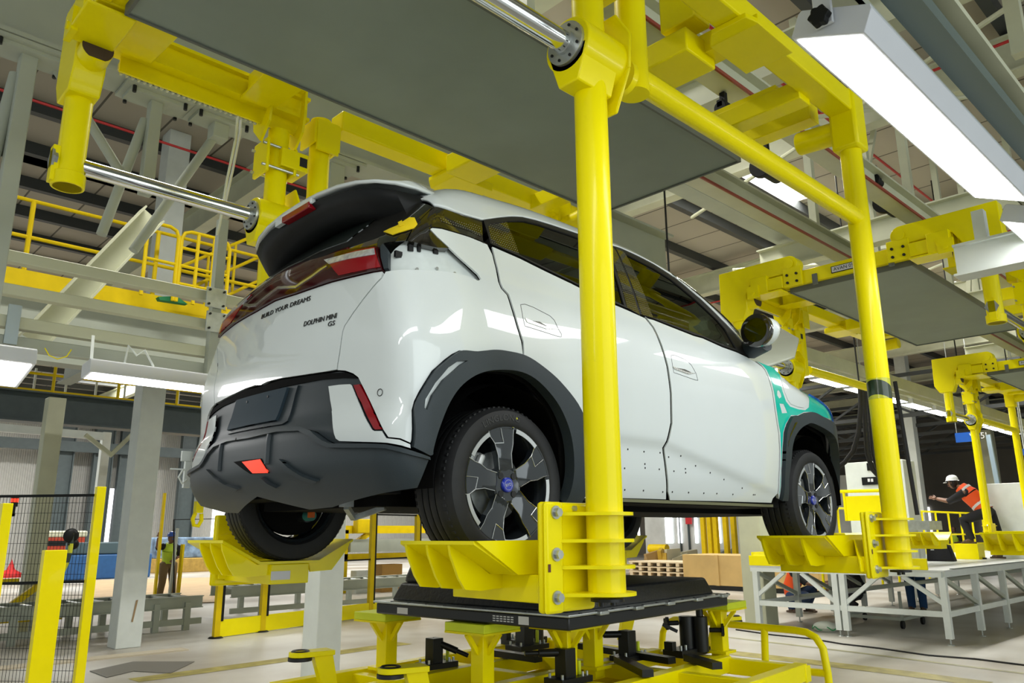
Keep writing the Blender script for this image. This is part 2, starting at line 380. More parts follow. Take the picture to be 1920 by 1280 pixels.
FARCH_O = [(1460.6, 936.6), (1463.7, 922), (1465.7, 881.8), (1467.7, 841), (1469.7, 810.8), (1474.8, 794.5), (1483, 780.3), (1495, 780.3), (1507.3, 774.2), (1521.5, 774.2), (1537.8, 782.3), ('s', 2.72, 2.235), ('s', 2.81, 2.15), ('s', 2.87, 2.04), ('s', 2.90, 1.92), ('s', 2.91, 1.78), ('s', 2.86, 1.73)]
FARCH_I = [(1471.5, 936.6), (1473, 900), (1477.9, 857.5), (1480, 837), (1485, 818.9), (1495, 804.7), (1507.3, 796.5), (1521.5, 795.5), ('s', 2.64, 2.165), ('s', 2.73, 2.08), ('s', 2.79, 1.97), ('s', 2.82, 1.85), ('s', 2.82, 1.75)]
HGAP = [(718, 508), (715, 520.8), (700, 536.7), (680, 561.7), (661.7, 586.7), (645.8, 610.8), (642.5, 620), (638.3, 646.7), (636.7, 660), (632.5, 685), (631.7, 693.3)]
BUMPW = [(631.7, 695), (646.9, 696), (661, 701), (670.3, 708), (682, 731.4), (703, 776), (717.2, 806.5), (726.6, 820.5), (750, 822.9), (771, 832.3)]
RECESS = [(729, 506), (733, 476), (745, 462), (761.9, 450.5), (796, 458.5), (819.7, 463), (840.6, 464.5), (871, 491.7), (895.5, 514), (900.6, 522), (895.5, 524.7), (880, 517), (855.6, 510.6), (827.5, 506.7), (780.6, 504.4), (740, 505)]
oi = lambda L: outline(L)
# inner dark tub with the wheel arches cut out, then the liners
A_I = oi(ARCH_I); FA_I = oi(FARCH_I)
sill = [('s', x, 1.735) for x in (.3, .6, .9, 1.2, 1.6, 2.0, 2.2)]
shell = np.concatenate([oi([('c', 1.72), ('s', -.78, 1.72), ('s', -.5, 1.72)]), A_I + np.array([0, 0]), oi(sill), FA_I, oi([('s', 3.0, 1.75), ('s', 3.5, 1.75), ('s', 3.5, 2.35), ('s', 2.6, 2.42), ('s', 2.3, 2.5), ('s', 1.9, 2.53), ('s', 1.0, 2.55), ('s', .4, 2.6), ('s', 0, 2.66), ('s', -.3, 2.64), ('s', -.7, 2.55), ('c', 2.53)])])
skin('inner_body', shell, DARKC, car, off=-.05, thick=.01, inset=0, st=.04, mirror=True)
for cx in (0, WB):
    for sg in (-1, 1):
        MB().lathe([(.375, sg * .46), (.37, sg * .74), (.36, sg * .80)], (cx, 0, AX + .02), 'y', 40, -.12, PI + .12).lathe([(.12, sg * .46), (.38, sg * .46)], (cx, 0, AX + .02), 'y', 40, -.12, PI + .12).build('wheel_arch_liner', DARKC, car)
ub = MB().box((-.35, -.45, 1.70), (3.0, .45, 1.80)).box((.42, -.78, 1.725), (2.1, .78, 1.80)).box((-.55, -.6, 1.74), (-.35, .6, 1.82)).box((2.1, -.5, 1.80), (3.0, .5, 2.3))
ub.build('underbody', DARKC, car)
MB().box((.45, -.79, 1.728), (2.02, -.70, 1.742)).build('sill_flange', mat('olive_sealed_underside', (.14, .14, .07), .6), car)
# rear suspension seen under the bumper
ax_ = MB().tube((0.05, -.62, AX - .01), (0.05, .62, AX - .01), .035).box((-.02, -.5, AX - .06), (.12, .5, AX + .0))
for sg in (-1, 1): ax_.bar((.0, sg * .52, AX - .02), (.45, sg * .50, AX + .06), .06, .08)
ax_.build('rear_axle_beam', DARKC, car, bevel=.004)
for sg in (-1, 1):
    MB().path([(.16 + .055 * math.cos(t * .9), sg * .47 + .055 * math.sin(t * .9), AX - .01 + t * .0065) for t in range(0, 34)], .007, 6).build('coil_spring', BLKM, car)
    d_ = MB().tube((-.10, sg * .50, AX - .06), (-.06, sg * .49, AX + .22), .024).tube((-.10, sg * .50, AX - .09), (-.10, sg * .56, AX - .09), .03); d_.build('damper', BLKM, car)
MB().tube((-.11, -.46, AX - .09), (-.11, -.57, AX - .09), .02, 16).tube((-.11, .44, AX - .09), (-.11, .49, AX - .09), .024).build('damper_bush', mat('teal_bush', (.03, .16, .13), .5), car)
o = MB().box((-.145, .38, AX - .10), (-.13, .42, AX - .02)).build('inspection_sticker', mat('orange_sticker', (.62, .12, .01), .5), car); o['label'] = 'small orange inspection sticker'
MB().box((-.42, -.34, 1.70), (-.38, -.30, 1.735)).bar((-.4, -.32, 1.70), (-.32, -.25, 1.66), .02).bar((-.32, -.25, 1.66), (-.25, -.36, 1.70), .02).build('tow_hook_bracket', CAST, car)
# ---- outer panels, right side
QRT = [(731, 506.5), (780.6, 504.4), (827.5, 506.7), (855.6, 510.6), (880, 517), (895.5, 524.7), (900.6, 522), (895.5, 514), (871, 491.7), (858.8, 481), (843, 466), (819.7, 445), (806.4, 431), (805.6, 427.8), (810, 426), (827.5, 427.8), (880, 443.4), (914, 457.5)] + GAPR[1:] + [(979.4, 668.4), (942.8, 659.5), (918.4, 657.5), (890, 660.3), (861.6, 658.3), (848, 665), (834.5, 675), (811, 696.3), (787.6, 733.8), (778.2, 752.5), (774, 769), (774.7, 804), (773.5, 825), (771, 832.3)] + BUMPW[::-1][1:] + HGAP[::-1][1:-1] + [(722, 508)]
skin('rear_quarter_panel', QRT, PAINT, car, mirror=True, inset=.003, thick=.008)
RD = [BELT[0]] + BELT[1:9] + GAPF + [(1200, 938.5), (1155.8, 937.3), (1110, 937)] + ARCH_O[::-1][0:8] + GAPR[::-1][1:-1]
skin('rear_door', RD, PAINT, car, mirror=True, inset=.0095, st=.018, thick=.007)
FD = BELT[8:] + [(1417, 677.5), (1428, 685), (1434.4, 693), (1442, 710), (1448.4, 733.8), (1453, 765), (1457.8, 796), (1460.5, 811.6), (1462.2, 845.9), (1460.5, 897.5), (1458.8, 925.9), (1450, 935.3), (1446.7, 944.8), (1350, 942), (1254.3, 940.3)] + GAPF[::-1][1:]
skin('front_door', FD, PAINT, car, mirror=True, inset=.007, st=.018, thick=.007)
FEN = [(1417, 676.5), (1428, 681), (1439, 685.3), (1457.8, 692), (1478, 701), (1496.9, 712.7), ('s', 2.40, 2.45), ('s', 2.6, 2.40), ('s', 2.8, 2.34), ('s', 2.95, 2.27), ('s', 3.0, 2.1), ('s', 2.95, 1.78)] + FARCH_O[::-1][1:] + [(1458.8, 925.9), (1460.5, 897.5), (1462.2, 845.9), (1460.5, 811.6), (1457.8, 796), (1453, 765), (1448.4, 733.8), (1442, 710), (1434.4, 693), (1428, 685)]
fen = skin('front_fender', FEN, PAINT, car, mirror=True)
FILM = [(1419, 677), (1428, 681), (1439, 685.3), (1457.8, 692), (1478, 701), (1496.9, 712.7), ('s', 2.45, 2.44), ('s', 2.62, 2.38), ('s', 2.72, 2.33), ('s', 2.78, 2.27), (1537.8, 780.3), (1521.5, 772), (1507.3, 772.2), (1495, 778.3), (1483, 778), (1473, 794), (1468, 810), (1466, 842), (1464, 882), (1462, 922), (1461, 925), (1463.2, 897.5), (1464.2, 845.9), (1463, 811.6), (1460, 796), (1455.5, 765), (1451, 733.8), (1445, 710), (1437, 693), (1430, 685)]
FLAP = [(1461.7, 702.5), (1467, 701), (1487.5, 708.8), (1500, 721), (1509.4, 736.9), (1517, 755.6), (1516.4, 763.4), (1509.4, 768.9), (1496.9, 767.3), (1481, 761.9), (1473.4, 752.5), (1467, 733.8), (1462.5, 715)]
f_ = skin('protective_film', FILM, TEAL, car, off=.0015, thick=.001, inset=.0005, holes=[FLAP, [(1457, 733), (1460, 731), (1464, 738), (1465, 744), (1461, 747), (1457, 741)], [(1461, 756), (1469, 757), (1476, 774), (1466, 774.5)]]); f_['label'] = 'green protective film taped over the fender'
for c in f_.children: pass
skin('charging_port_flap', [(1463.5, 708), (1479, 709), (1496, 722), (1505, 739), (1513, 756), (1511, 762), (1507, 764.5), (1495, 763), (1482, 757.5), (1476, 749), (1469, 731)], PAINT, car, off=.003, inset=.001)
bf = skin('headlamp_film', [('s', 2.55, 2.41), ('s', 2.75, 2.36), ('s', 2.95, 2.28), ('s', 2.98, 2.12), ('s', 2.88, 2.2), ('s', 2.72, 2.3)], BLUEF, car, off=.012, thick=.01, inset=0); bf['label'] = 'crumpled blue film over the headlamp'
# side cladding over both arches
def curve(P, n=4):
    """smooth interpolating curve through traced points"""
    r = []
    for i in range(len(P) - 1):
        a, b, c, d = P[max(i - 1, 0)], P[i], P[i + 1], P[min(i + 2, len(P) - 1)]
        for k in range(n): t = k / n; r.append(.5 * (2 * b + (c - a) * t + (2 * a - 5 * b + 4 * c - d) * t * t + (3 * b - a - 3 * c + d) * t ** 3))
    r.append(P[-1]); return np.array(r)
def band(name, A, B, **k):
    return skin(name, np.concatenate([curve(oi(A)), curve(oi(B))[::-1]]), CLAD, car, off=.022, thick=.05, inset=.0005, **k)
SL = [(851.4, 678.4), (870.7, 677.4), (857.5, 684.7), (825, 713), (804.7, 741.6), (794.5, 770), (790.5, 766), (792.5, 749.7), (808.8, 719.2), (833, 690.8)]
band('rear_arch_cladding', ARCH_O, ARCH_I, mirror=True, holes=[SL])
skin('arch_slot', SL, PAINT, car, off=.008, thick=.004, inset=0, st=.02, mirror=True)
FSL = [(1482, 790.5), (1489, 790.5), (1481, 806.7), (1471.8, 827), (1469.7, 850), (1468.9, 841), (1472.3, 816.9)]
band('front_arch_cladding', FARCH_O, FARCH_I, mirror=True)
skin('arch_slot', [(1484, 793), (1489, 791.5), (1481, 806.7), (1471.8, 827), (1471, 838), (1475, 815)], GLOSS, car, off=.0235, thick=.002, inset=0, st=.02)
# glass house
GL = bpy.data.materials.new('tinted_glass'); GL.use_nodes = True; nt = GL.node_tree; nt.nodes.clear()
out = nt.nodes.new('ShaderNodeOutputMaterial'); tr = nt.nodes.new('ShaderNodeBsdfTransparent'); tr.inputs[0].default_value = (.045, .065, .05, 1)
gs = nt.nodes.new('ShaderNodeBsdfGlossy'); gs.inputs['Roughness'].default_value = .01; gs.inputs[0].default_value = (.9, .95, .9, 1)
fr = nt.nodes.new('ShaderNodeFresnel'); fr.inputs[0].default_value = 1.6; mxs = nt.nodes.new('ShaderNodeMixShader')
nt.links.new(fr.outputs[0], mxs.inputs[0]); nt.links.new(tr.outputs[0], mxs.inputs[1]); nt.links.new(gs.outputs[0], mxs.inputs[2]); nt.links.new(mxs.outputs[0], out.inputs[0])
# dotted black ceramic frit
FR = mat('dotted_black_frit', (.012, .011, .007), .05, coat=1); nt = FR.node_tree; b = nt.nodes['Principled BSDF']
tc = nt.nodes.new('ShaderNodeTexCoord'); sep = nt.nodes.new('ShaderNodeVectorMath'); sep.operation = 'MULTIPLY'; sep.inputs[1].default_value = (85, 0, 85)
nt.links.new(tc.outputs['Object'], sep.inputs[0]); vo = nt.nodes.new('ShaderNodeTexVoronoi'); vo.inputs['Scale'].default_value = 1; vo.inputs['Randomness'].default_value = 0
nt.links.new(sep.outputs[0], vo.inputs['Vector']); lt = nt.nodes.new('ShaderNodeMath'); lt.operation = 'LESS_THAN'; lt.inputs[1].default_value = .17; nt.links.new(vo.outputs['Distance'], lt.inputs[0])
mx = nt.nodes.new('ShaderNodeMix'); mx.data_type = 'RGBA'; mx.inputs[6].default_value = (.012, .011, .007, 1); mx.inputs[7].default_value = (.22, .22, .17, 1); nt.links.new(lt.outputs[0], mx.inputs[0]); nt.links.new(mx.outputs[2], b.inputs['Base Color'])
CP = [(813.4, 386.4), (843, 395), (880, 407.5), (904, 415), (905.7, 455), (912, 457), (880, 443.4), (827.5, 427.8), (810, 426), (805.6, 427.8), (806.4, 431), (819.7, 445), (843, 466.5), (819.7, 463.5), (796, 459), (763, 451)]
cpl = [(813.4, 386.4), (843, 395), (880, 407.5), (904, 415), (905.7, 455), (913, 457), (880, 443.4), (827.5, 427.8), (810, 426), (805.6, 427.8), (806.4, 431), (819.7, 445), (843, 466), (819.7, 465), (796, 460), (762, 452), (775, 425)]
skin('pillar_trim', cpl, GLOSS, car, off=.001, thick=.03, mirror=True)
skin('pillar_dots', [(823, 408), (842, 412), (880, 419), (901, 424), (902, 444), (880, 434), (850, 424), (828, 416)], FR, car, off=.0025, thick=.002, inset=0)
wf = np.concatenate([oi(FRAME), oi(BELT)[::-1]])
RWIN = [(914, 420.5), (952.4, 414.5), (983, 414.5), (1010, 421), (1067, 440), (1100, 452), (1125, 463), (1140, 480), (1170, 573), (1105, 543), (1070.2, 525.3), (1023.5, 502.5), (974.7, 478.6), (942.2, 464.4), (921, 454.5)]
FWIN = [(1160, 470), (1193.8, 487), (1225, 503), (1256, 522.5), (1300, 558.5), (1344.4, 600), (1360, 618), (1381, 655), (1353.8, 645), (1316.3, 629), (1256.3, 607.3), (1213, 591)]
skin('window_frame', wf, RUB, car, off=.002, thick=.03, holes=[RWIN, FWIN], mirror=True)
skin('rear_door_glass', [(950, 415.5)] + RWIN[2:12] + [(974.7, 478.6)], GL, car, off=-.004, thick=.003, inset=0, mirror=True)
skin('quarter_glass', [(912.5, 420.5), (951, 415), (974.7, 478.6), (942.2, 464.4), (921, 454.5)], FR, car, off=-.002, thick=.003, inset=0, mirror=True)
skin('front_door_glass', FWIN, GL, car, off=-.004, thick=.003, inset=0, mirror=True)
skin('pillar_strip', [(1141, 470), (1149, 463), (1197, 585), (1199, 591), (1175, 577)], FR, car, off=.004, thick=.003, inset=0, mirror=True)
skin('pillar_strip', [(1152, 464), (1168, 471), (1224, 596.5), (1203, 590.5)], FR, car, off=.004, thick=.003, inset=0, mirror=True)
# roof, lofted between the two window frames
rl = lift(oi([(813.4, 386.4), (860, 401)] + FRAME)); rl = rl[np.argsort(rl[:, 0])]
rx_ = np.concatenate([np.linspace(rl[0, 0] + .001, rl[-1, 0], 46)]); ry = np.interp(rx_, rl[:, 0], -rl[:, 1]); rz = np.interp(rx_, rl[:, 0], rl[:, 2])
def topz(x, y):
    lo = np.full_like(x, 2.3); hi = np.full_like(x, 3.4)
    for _ in range(28):
        md = (lo + hi) / 2; g = FF(x, y, md); lo = np.where(g < 0, md, lo); hi = np.where(g < 0, hi, md)
    return lo
def loft(name, xs, k0, k1, material, off=0, n=34):
    V = []; Nn = []
    for x in xs:
        w = float(np.interp(x, rx_, ry)); t = np.linspace(k0, k1, n); yy = np.sin(t * PI / 2) * w; X_ = np.full_like(yy, x); zz = topz(X_, yy)
        zz = np.where(np.abs(t) > .985, float(np.interp(x, rx_, rz)), zz); P = np.stack([X_, yy, zz], 1); N = grad(P); V.append(P + N * off); Nn.append(N)
    V = np.concatenate(V); Nn = np.concatenate(Nn); F = [(i * n + j, i * n + j + 1, (i + 1) * n + j + 1, (i + 1) * n + j) for i in range(len(xs) - 1) for j in range(n - 1)]
    F = [f[::-1] for f in F]
    me = bpy.data.meshes.new(name); me.from_pydata([tuple(v) for v in V - np.array(world_loc(car))], [], F); me.materials.append(material); me.shade_smooth()
    me.normals_split_custom_set([tuple(Nn[vi]) for q in me.polygons for vi in q.vertices]); o = bpy.data.objects.new(name, me); link(o, car)
    md = o.modifiers.new('solid', 'SOLIDIFY'); md.thickness = .012; md.offset = 0; return o
xs_ = list(rx_[rx_ < 1.38]) + [1.38]
loft('roof', xs_, -1, 1, PAINT)
xf_ = [1.38] + list(rx_[rx_ > 1.38])
loft('windscreen_pillar', xf_, -1, -.9, PAINT, n=6); loft('windscreen_pillar', xf_, .9, 1, PAINT, n=6)
loft('windscreen', xf_, -.9, .9, GL, n=24)
# rear: hatch, light bar, glass
HB = [('c', 2.188), (500, 716), (523, 710), (556.7, 705), (606.7, 697.5), (631.7, 693.3)]
HT = [(718, 508), (673, 516.7), (623, 529), (590, 540), (556.7, 551.7), ('c', 2.555)]
hatch = skin('tailgate', HB + HGAP[::-1][1:-1] + HT, PAINT, car, sym=True)
LT = [('c', 2.715), (570, 495), (606.7, 485), (646.7, 472), (673, 467.5), (706.7, 463), (713, 464)]
skin('light_bar', HT[::-1] + [(719.7, 506), (714, 484), (711, 464)] + LT[::-1][1:], DRED, car, off=.012, thick=.04, sym=True)
skin('tail_lamp', [(611.7, 491), (640, 484), (673, 473), (706.7, 467), (710, 484), (716.7, 504), (673, 512), (640, 519), (624, 500)], RED, car, off=.0145, thick=.01, inset=0, mirror=True)
skin('tail_lamp_lens', [(613, 491.7), (640, 484.5), (673, 476), (706.7, 470), (708, 481), (673, 487), (656.7, 490), (622, 499)], CLEAR, car, off=.017, thick=.005, inset=0, mirror=True)
skin('highlight_strip', [('c', 2.615), (560, 538), (590, 519), (606, 507), (617, 501), (618, 503), (606, 511), (590, 523), (560, 542), ('c', 2.605)], ALLOY, car, off=.015, thick=.006, inset=0, sym=True)  # bright strip standing for a highlight reflected along the light bar
skin('light_bar_end', [(713, 463), (719.7, 456), (729, 468.4), (729.8, 504), (719.7, 506), (714, 484)], CLAD, car, off=.004, thick=.03, mirror=True)
skin('lamp_recess_panel', RECESS, PRIM, car, off=-.028, thick=.004, inset=-.02, mirror=True)
pl = MB()
for (u, v) in ((858, 506), (824, 497), (768, 502), (786, 498)):
    P = lift(to_sz(hit([(u, v)])))[0]; N = grad(np.array([P]))[0]; MB().tube(P - N * .03, P - N * .02, .006, 10).build('recess_stud', ZINC, car)
pb = MB()
for (u, v, w) in ((745, 470, .03), (772, 458, .02), (822, 464, .02), (790, 460, .012)):
    P = lift(to_sz(hit([(u, v)])))[0]; N = grad(np.array([P]))[0]; q = P - N * .024; pb.box(q - np.array([w / 2, .006, .012]), q + np.array([w / 2, .006, .012]))
pb.build('trim_clip', BLK, car)
RG = LT + [(720, 455), (745, 452), (762, 450.5), (775, 425), (813.4, 386.4), ('s', -.52, 2.99), ('c', 3.02)]
skin('rear_window', RG, GLOSS, car, off=-.002, thick=.004, sym=True)
skin('rear_window_clear_area', [('c', 2.76), (600, 470), (650, 452), (690, 421.6), (707, 407.5), (715, 395), (711.9, 388), (690, 385), ('c', 3.0)], mat('deep_green_window_glass', (.02, .03, .026), .03, coat=1, spec=.6), car, off=.0, thick=.002, inset=0, sym=True)
tp = skin('masking_tape', [(720.3, 436), (745, 425), (768, 409.5), (777.5, 410), (782.5, 422), (776.5, 429), (760, 434), (736.5, 441.5)], TAPE, car, off=.006, thick=.004, inset=0, st=.02); tp['label'] = 'yellow masking tape'
skin('masking_tape', [(748, 421), (755, 417), (758, 424), (750, 428)], TAPE, car, off=.011, thick=.004, inset=0, st=.02)
# spoiler: solid wing over the glass; outer edge half-outline in plan, mirrored
sx = [(-.505, 0), (-.505, .15), (-.50, .30), (-.485, .42), (-.455, .51), (-.40, .575), (-.32, .60), (-.235, .605)]
V = []; F = []
pl_ = [(x, -y, 3.012 - .06 * (y / .55) ** 2 + (.0 if i < 5 else 0)) for i, (x, y) in enumerate(sx)][::-1] + [(x, y, 3.012 - .06 * (y / .55) ** 2) for x, y in sx][1:]
n = len(pl_)
rows = 9
for k in range(rows):
    t = k / (rows - 1)
    for (x, y, z) in pl_:
        xx = x + (-.232 - x) * t; zt = float(topz(np.array([-.232]), np.array([y * .97]))[0]) if abs(y) < .58 else 2.925
        V.append((xx, y, z + (zt - z) * (t ** .8) + .03 * math.sin(PI * t) * .6))
for k in range(rows - 1):
    for i in range(n - 1): F.append((k * n + i, k * n + i + 1, (k + 1) * n + i + 1, (k + 1) * n + i))
sp = MB().add(V, F); so = sp.build('spoiler', PAINT, car); md = so.modifiers.new('s', 'SOLIDIFY'); md.thickness = .014; md.offset = 1
V2 = []
for k in range(rows):
    t = k / (rows - 1)
    for (x, y, z) in pl_:
        xx = (x + .008) + (-.15 - x) * t; V2.append((xx, y * .985, z - .016 - .06 * math.sin(PI * min(t * 1.4, 1)) - .10 * t * (abs(y) / .6) ** 2 - .025 * t))
un = MB().add(V2, F).build('spoiler_underside', BLK, so); md = un.modifiers.new('s', 'SOLIDIFY'); md.thickness = .01
cl = [on(u, v, 'x', -.505) for u, v in ((536, 413), (559, 412), (600, 393), (600, 379), (597, 374), (560, 390))]
MB().plate([(-.515, .20, 3.005), (-.515, -.0, 3.008), (-.515, -.0, 2.972), (-.515, .20, 2.965)], .02, (1, 0, 0)).build('brake_lamp_cover', PAINT, so)
hl = MB().box((-.518, -.105, 2.965), (-.48, .135, 2.995)).build('high_brake_lamp', RED, so, bevel=.004); hl['label'] = 'dark red high-level brake lamp'
MB().box((-.514, -.115, 2.985), (-.488, .165, 3.012)).build('brake_lamp_housing', PAINT, so, bevel=.006)
# bumper parts
skin('bumper_insert', [('c', 2.182), (523, 712), (556.7, 706.5), (606.7, 699), (631.7, 695), (646.9, 697), (661, 703), (669.5, 709), (681, 731.4), (702, 776), (716, 806.5), (724, 820), (720, 830), (694, 829), (660, 830), (626, 832), (612, 826), (590, 809), (570, 802.5), (528, 804), ('c', 1.985)], CLAD, car, off=-.012, thick=.03, sym=True)
skin('tailgate_gap_shadow', [('c', 2.186), (523, 712), (556.7, 707), (606.7, 699.5), (646, 697.5), (661, 703), (668, 709), (640, 708), (600, 711), (557, 719), (523, 726), ('c', 2.135)], DARKC, car, off=-.006, thick=.01, inset=0, sym=True)  # black strip standing for the shadow under the tailgate lip
skin('bumper_corner', [(616.4, 723.2), (637.5, 720.2), (657.4, 719.2), (660.5, 722), (670.3, 745.5), (684.4, 778.3), (698.5, 804), (703, 807), (717.2, 807), (725.4, 820.5), (750, 823.4), (770, 832.3), (770.7, 841.6), (752.4, 835.8), (726.6, 831), (693.8, 829.5), (658.6, 828.3), (637.5, 827.6), (630.5, 822.9), (627, 813.5), (623.4, 780.7), (620, 750.2)], PAINT, car, off=.004, thick=.005, mirror=True)
skin('reflector', [(661.4, 720.9), (673.9, 719.2), (676, 722), (689, 745.5), (703, 776), (716.5, 805.3), (703, 806), (699.6, 803), (686.8, 778.3), (670.3, 743.2)], RED, car, off=.001, thick=.014, mirror=True)
DF = [('c', 1.985), (528, 804), (570, 802.5), (590, 809), (612, 826), (626, 832), (660, 832), (694, 832), (727, 833.5), (752, 839), (770, 845), (799, 856), (800.5, 862.7), (787.6, 895.6), (781, 912)]
skin('lower_bumper', DF + [('s', -.62, 1.70), ('s', -.75, 1.695), ('c', 1.75)], CLAD, car, off=.010, thick=.05, inset=.001, sym=True)
skin('bumper_ledge', [('c', 1.985), (528, 804), (570, 802.5), (590, 809), (612, 826), (626, 832), (660, 832), (694, 832), (727, 833.5), (752, 839), (770, 845), (799, 856), (800, 861), (770, 853), (727, 841), (694, 840), (660, 840), (622, 839.5), (606, 832), (588, 818), (568, 810), (528, 812), ('c', 1.968)], CLAD, car, off=.022, thick=.02, inset=0, st=.02, sym=True)
for y0 in (-.155, .285):
    a, b_ = (y0, y0)
    zz = np.linspace(1.975, 1.86, 8); P = lift(np.stack([SA - SR * np.arctan2(SA - (XR(zz) + .085 * (y0 / .8) ** 2), abs(y0)), zz], 1))
    V = []; 
    for p in P: V += [(p[0] - .022, y0 - .005, p[2]), (p[0] - .022, y0 + .005, p[2]), (p[0], y0 + .012, p[2]), (p[0], y0 - .012, p[2])]
    MB().add(V, [(4 * i + j, 4 * i + (j + 1) % 4, 4 * i + 4 + (j + 1) % 4, 4 * i + 4 + j) for i in range(7) for j in range(4)] + [(0, 1, 2, 3), (28, 29, 30, 31)]).build('bumper_rib', CLAD, car)
for rib in ([(529, 862), (534, 861), (552, 876), (578, 889), (604, 897), (598, 901), (570, 894), (544, 880)], [(392, 880), (397, 880), (412, 894), (432, 905), (456, 912), (450, 916), (428, 910), (405, 898)], [(494, 893), (500, 892), (512, 902), (528, 909), (520, 911), (504, 904)]):
    skin('bumper_rib', rib, CLAD, car, off=.026, thick=.02, inset=0, st=.015)
skin('fog_lamp_recess', [(443, 866), (470, 862), (495, 859.5), (509.5, 885.5), (475, 887.5), (462, 880)], DARKC, car, off=.012, thick=.01, inset=0, st=.02)
fl_ = skin('rear_fog_lamp', [(460, 866), (493.5, 861), (507.5, 882), (508, 885), (480, 886)], REDL, car, off=.0145, thick=.008, inset=0, st=.02); fl_['label'] = 'lit red rear fog lamp'
skin('plate_surround', [(440, 752), (556.7, 722), (551, 741), (537, 788), (527, 794), (425, 813), (428, 800)], CLAD, car, off=-.004, thick=.02, inset=0, st=.02)
pt = skin('blank_plate', [(446.7, 750), (539.2, 725.8), (541, 728), (519.2, 788.3), (428.3, 807)], mat('blue_grey_plate_panel', (.035, .055, .072), .62, noise=.15, nscale=5, spec=.12), car, off=.008, thick=.014, inset=0, st=.02)
for (u, v) in ((467, 753.3), (506, 743.3), (451, 826)):
    P = lift(to_sz(hit([(u, v)])))[0]; N = grad(np.array([P]))[0]; MB().tube(P + N * .008, P + N * (.0105 if v < 800 else .024), .005, 12).build('screw_hole', RUB, car)
def ring(name, uv, r, material, off=.002):
    P = lift(to_sz(hit([uv])))[0]; N = grad(np.array([P]))[0]; P = Vector(P) + Vector(N) * off; a = Vector(N).orthogonal().normalized(); b = Vector(N).cross(a)
    MB().path([P + (a * math.cos(t) + b * math.sin(t)) * r for t in np.linspace(0, 2 * PI, 25)[:-1]], .0012, 5, True).build(name, material, car)
ring('parking_sensor', (713, 735.5), .012, RUB)
# screw holes along the bare lower doors
dots = [(1153, 853), (1177, 842), (1207.3, 846.5), (1237.5, 848.5), (1171, 877.7), (1209, 869.6), (1209.5, 877), (1236, 879.5), (1171.3, 918), (1206.3, 919.4), (1242.5, 922), (1260.5, 922), (1263.5, 883), (1253.5, 856.5), (1276.3, 854.5), (1285, 878.6), (1285.5, 885.8), (1291, 923), (1304, 873), (1331.5, 886), (1319.6, 924.3), (1357.3, 898.6), (1344, 925), (1374, 926.5), (1391.4, 914.8), (1412.4, 927.2), (1415.3, 927.2)]
hits = lift(to_sz(hit(dots))); nn = grad(hits); dm = MB(); ds = MB()
for P, N in zip(hits, nn): dm.tube(P - N * .001, P + N * .0012, .0042, 10)
dm.build('screw_hole', RUB, car)
# door handles
def handle(outl, slot, bar_):
    p = oi(outl); e = lift(resample(p, .01)); N = grad(e)
    h = MB().path([tuple(q) for q in e + N * .0005], .0010, 5, True).build('handle_seam', RUB, car)
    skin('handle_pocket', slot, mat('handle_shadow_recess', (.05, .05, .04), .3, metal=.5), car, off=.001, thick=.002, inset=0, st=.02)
    skin('door_handle', bar_, mat('satin_chrome', (.62, .62, .58), .2, metal=1), car, off=.0035, thick=.004, inset=0, st=.02)
handle([(976, 571), (984, 570), (1000, 576), (1031, 592), (1039, 600), (1047, 617), (1053, 627), (1052, 631.5), (1046, 630.5), (984, 611), (980, 594)], [(989, 600), (1012, 603), (1028, 613), (1022, 615)], [(984, 596), (989, 599), (1022, 612), (1047, 616), (1024, 616.5), (988, 604)])
handle([(1258, 665.5), (1266, 666), (1285, 674), (1296, 684), (1305, 700), (1308.5, 713), (1303, 712), (1263, 698), (1260, 680)], [(1263, 688.5), (1284, 692), (1296, 698), (1290, 700)], [(1260.5, 687), (1266, 689), (1290, 698), (1304, 699.5), (1290, 701.5), (1264, 692)])
# lettering on the tailgate
def badge(txt, size, uv, part, stretch=1):
    P = lift(to_sz(hit([uv])))[0]; q = lift(to_sz(hit([(uv[0] + 6, uv[1] - 2.0)])))[0]; N = Vector(grad(np.array([P]))[0])
    r = Vector((0, -1, 0)); r = (r - N * r.dot(N)).normalized(); u = N.cross(r).normalized()
    me = text_mesh(txt, size, .001); w0 = world_loc(part); V = np.array([tuple(v.co) for v in me.vertices]); G = np.array([Vector(P) + r * float(a) * stretch + u * float(b) for a, b, c in V])
    # drape each letter on the curved panel
    for k in range(3):
        g = FF(G[:, 0], G[:, 1], G[:, 2]); G = G - grad(G) * g[:, None]
    G = G + grad(G) * (.002 + V[:, 2:3])
    for v, p in zip(me.vertices, G): v.co = Vector(p) - w0
    me.materials.append(mat('black_badge', (.03, .03, .03), .25, metal=.6)); o = bpy.data.objects.new('lettering', me); link(o, part)
badge('BUILD YOUR DREAMS', .030, (533, 577), hatch, 1.35); badge('DOLPHIN MINI', .030, (600, 600), hatch, 1.05); badge('GS', .028, (622, 605 + 2), hatch, 1.3)
# open bonnet
bn = [(2.2, .72, 2.56), (2.67, .68, 2.70), (2.88, .62, 2.86), (3.03, .42, 3.0), (3.10, .2, 3.06), (3.12, 0, 3.08)]
bn = [(x, -y, z) for x, y, z in bn] + [(x, y, z) for x, y, z in bn[::-1][1:]]
cpt = (2.5, 0, 2.84); V = [cpt, (2.2, 0, 2.62)] + bn; k = len(bn)
o = MB().add(V, [(0, 2 + i, 3 + i) for i in range(k - 1)] + [(0, 1, 2), (0, 1 + k, 1)]).build('open_bonnet', mat('bonnet_underside_paint', (.50, .52, .42), .35, coat=.5), car); md = o.modifiers.new('s', 'SOLIDIFY'); md.thickness = .02
o['label'] = 'bonnet propped open'
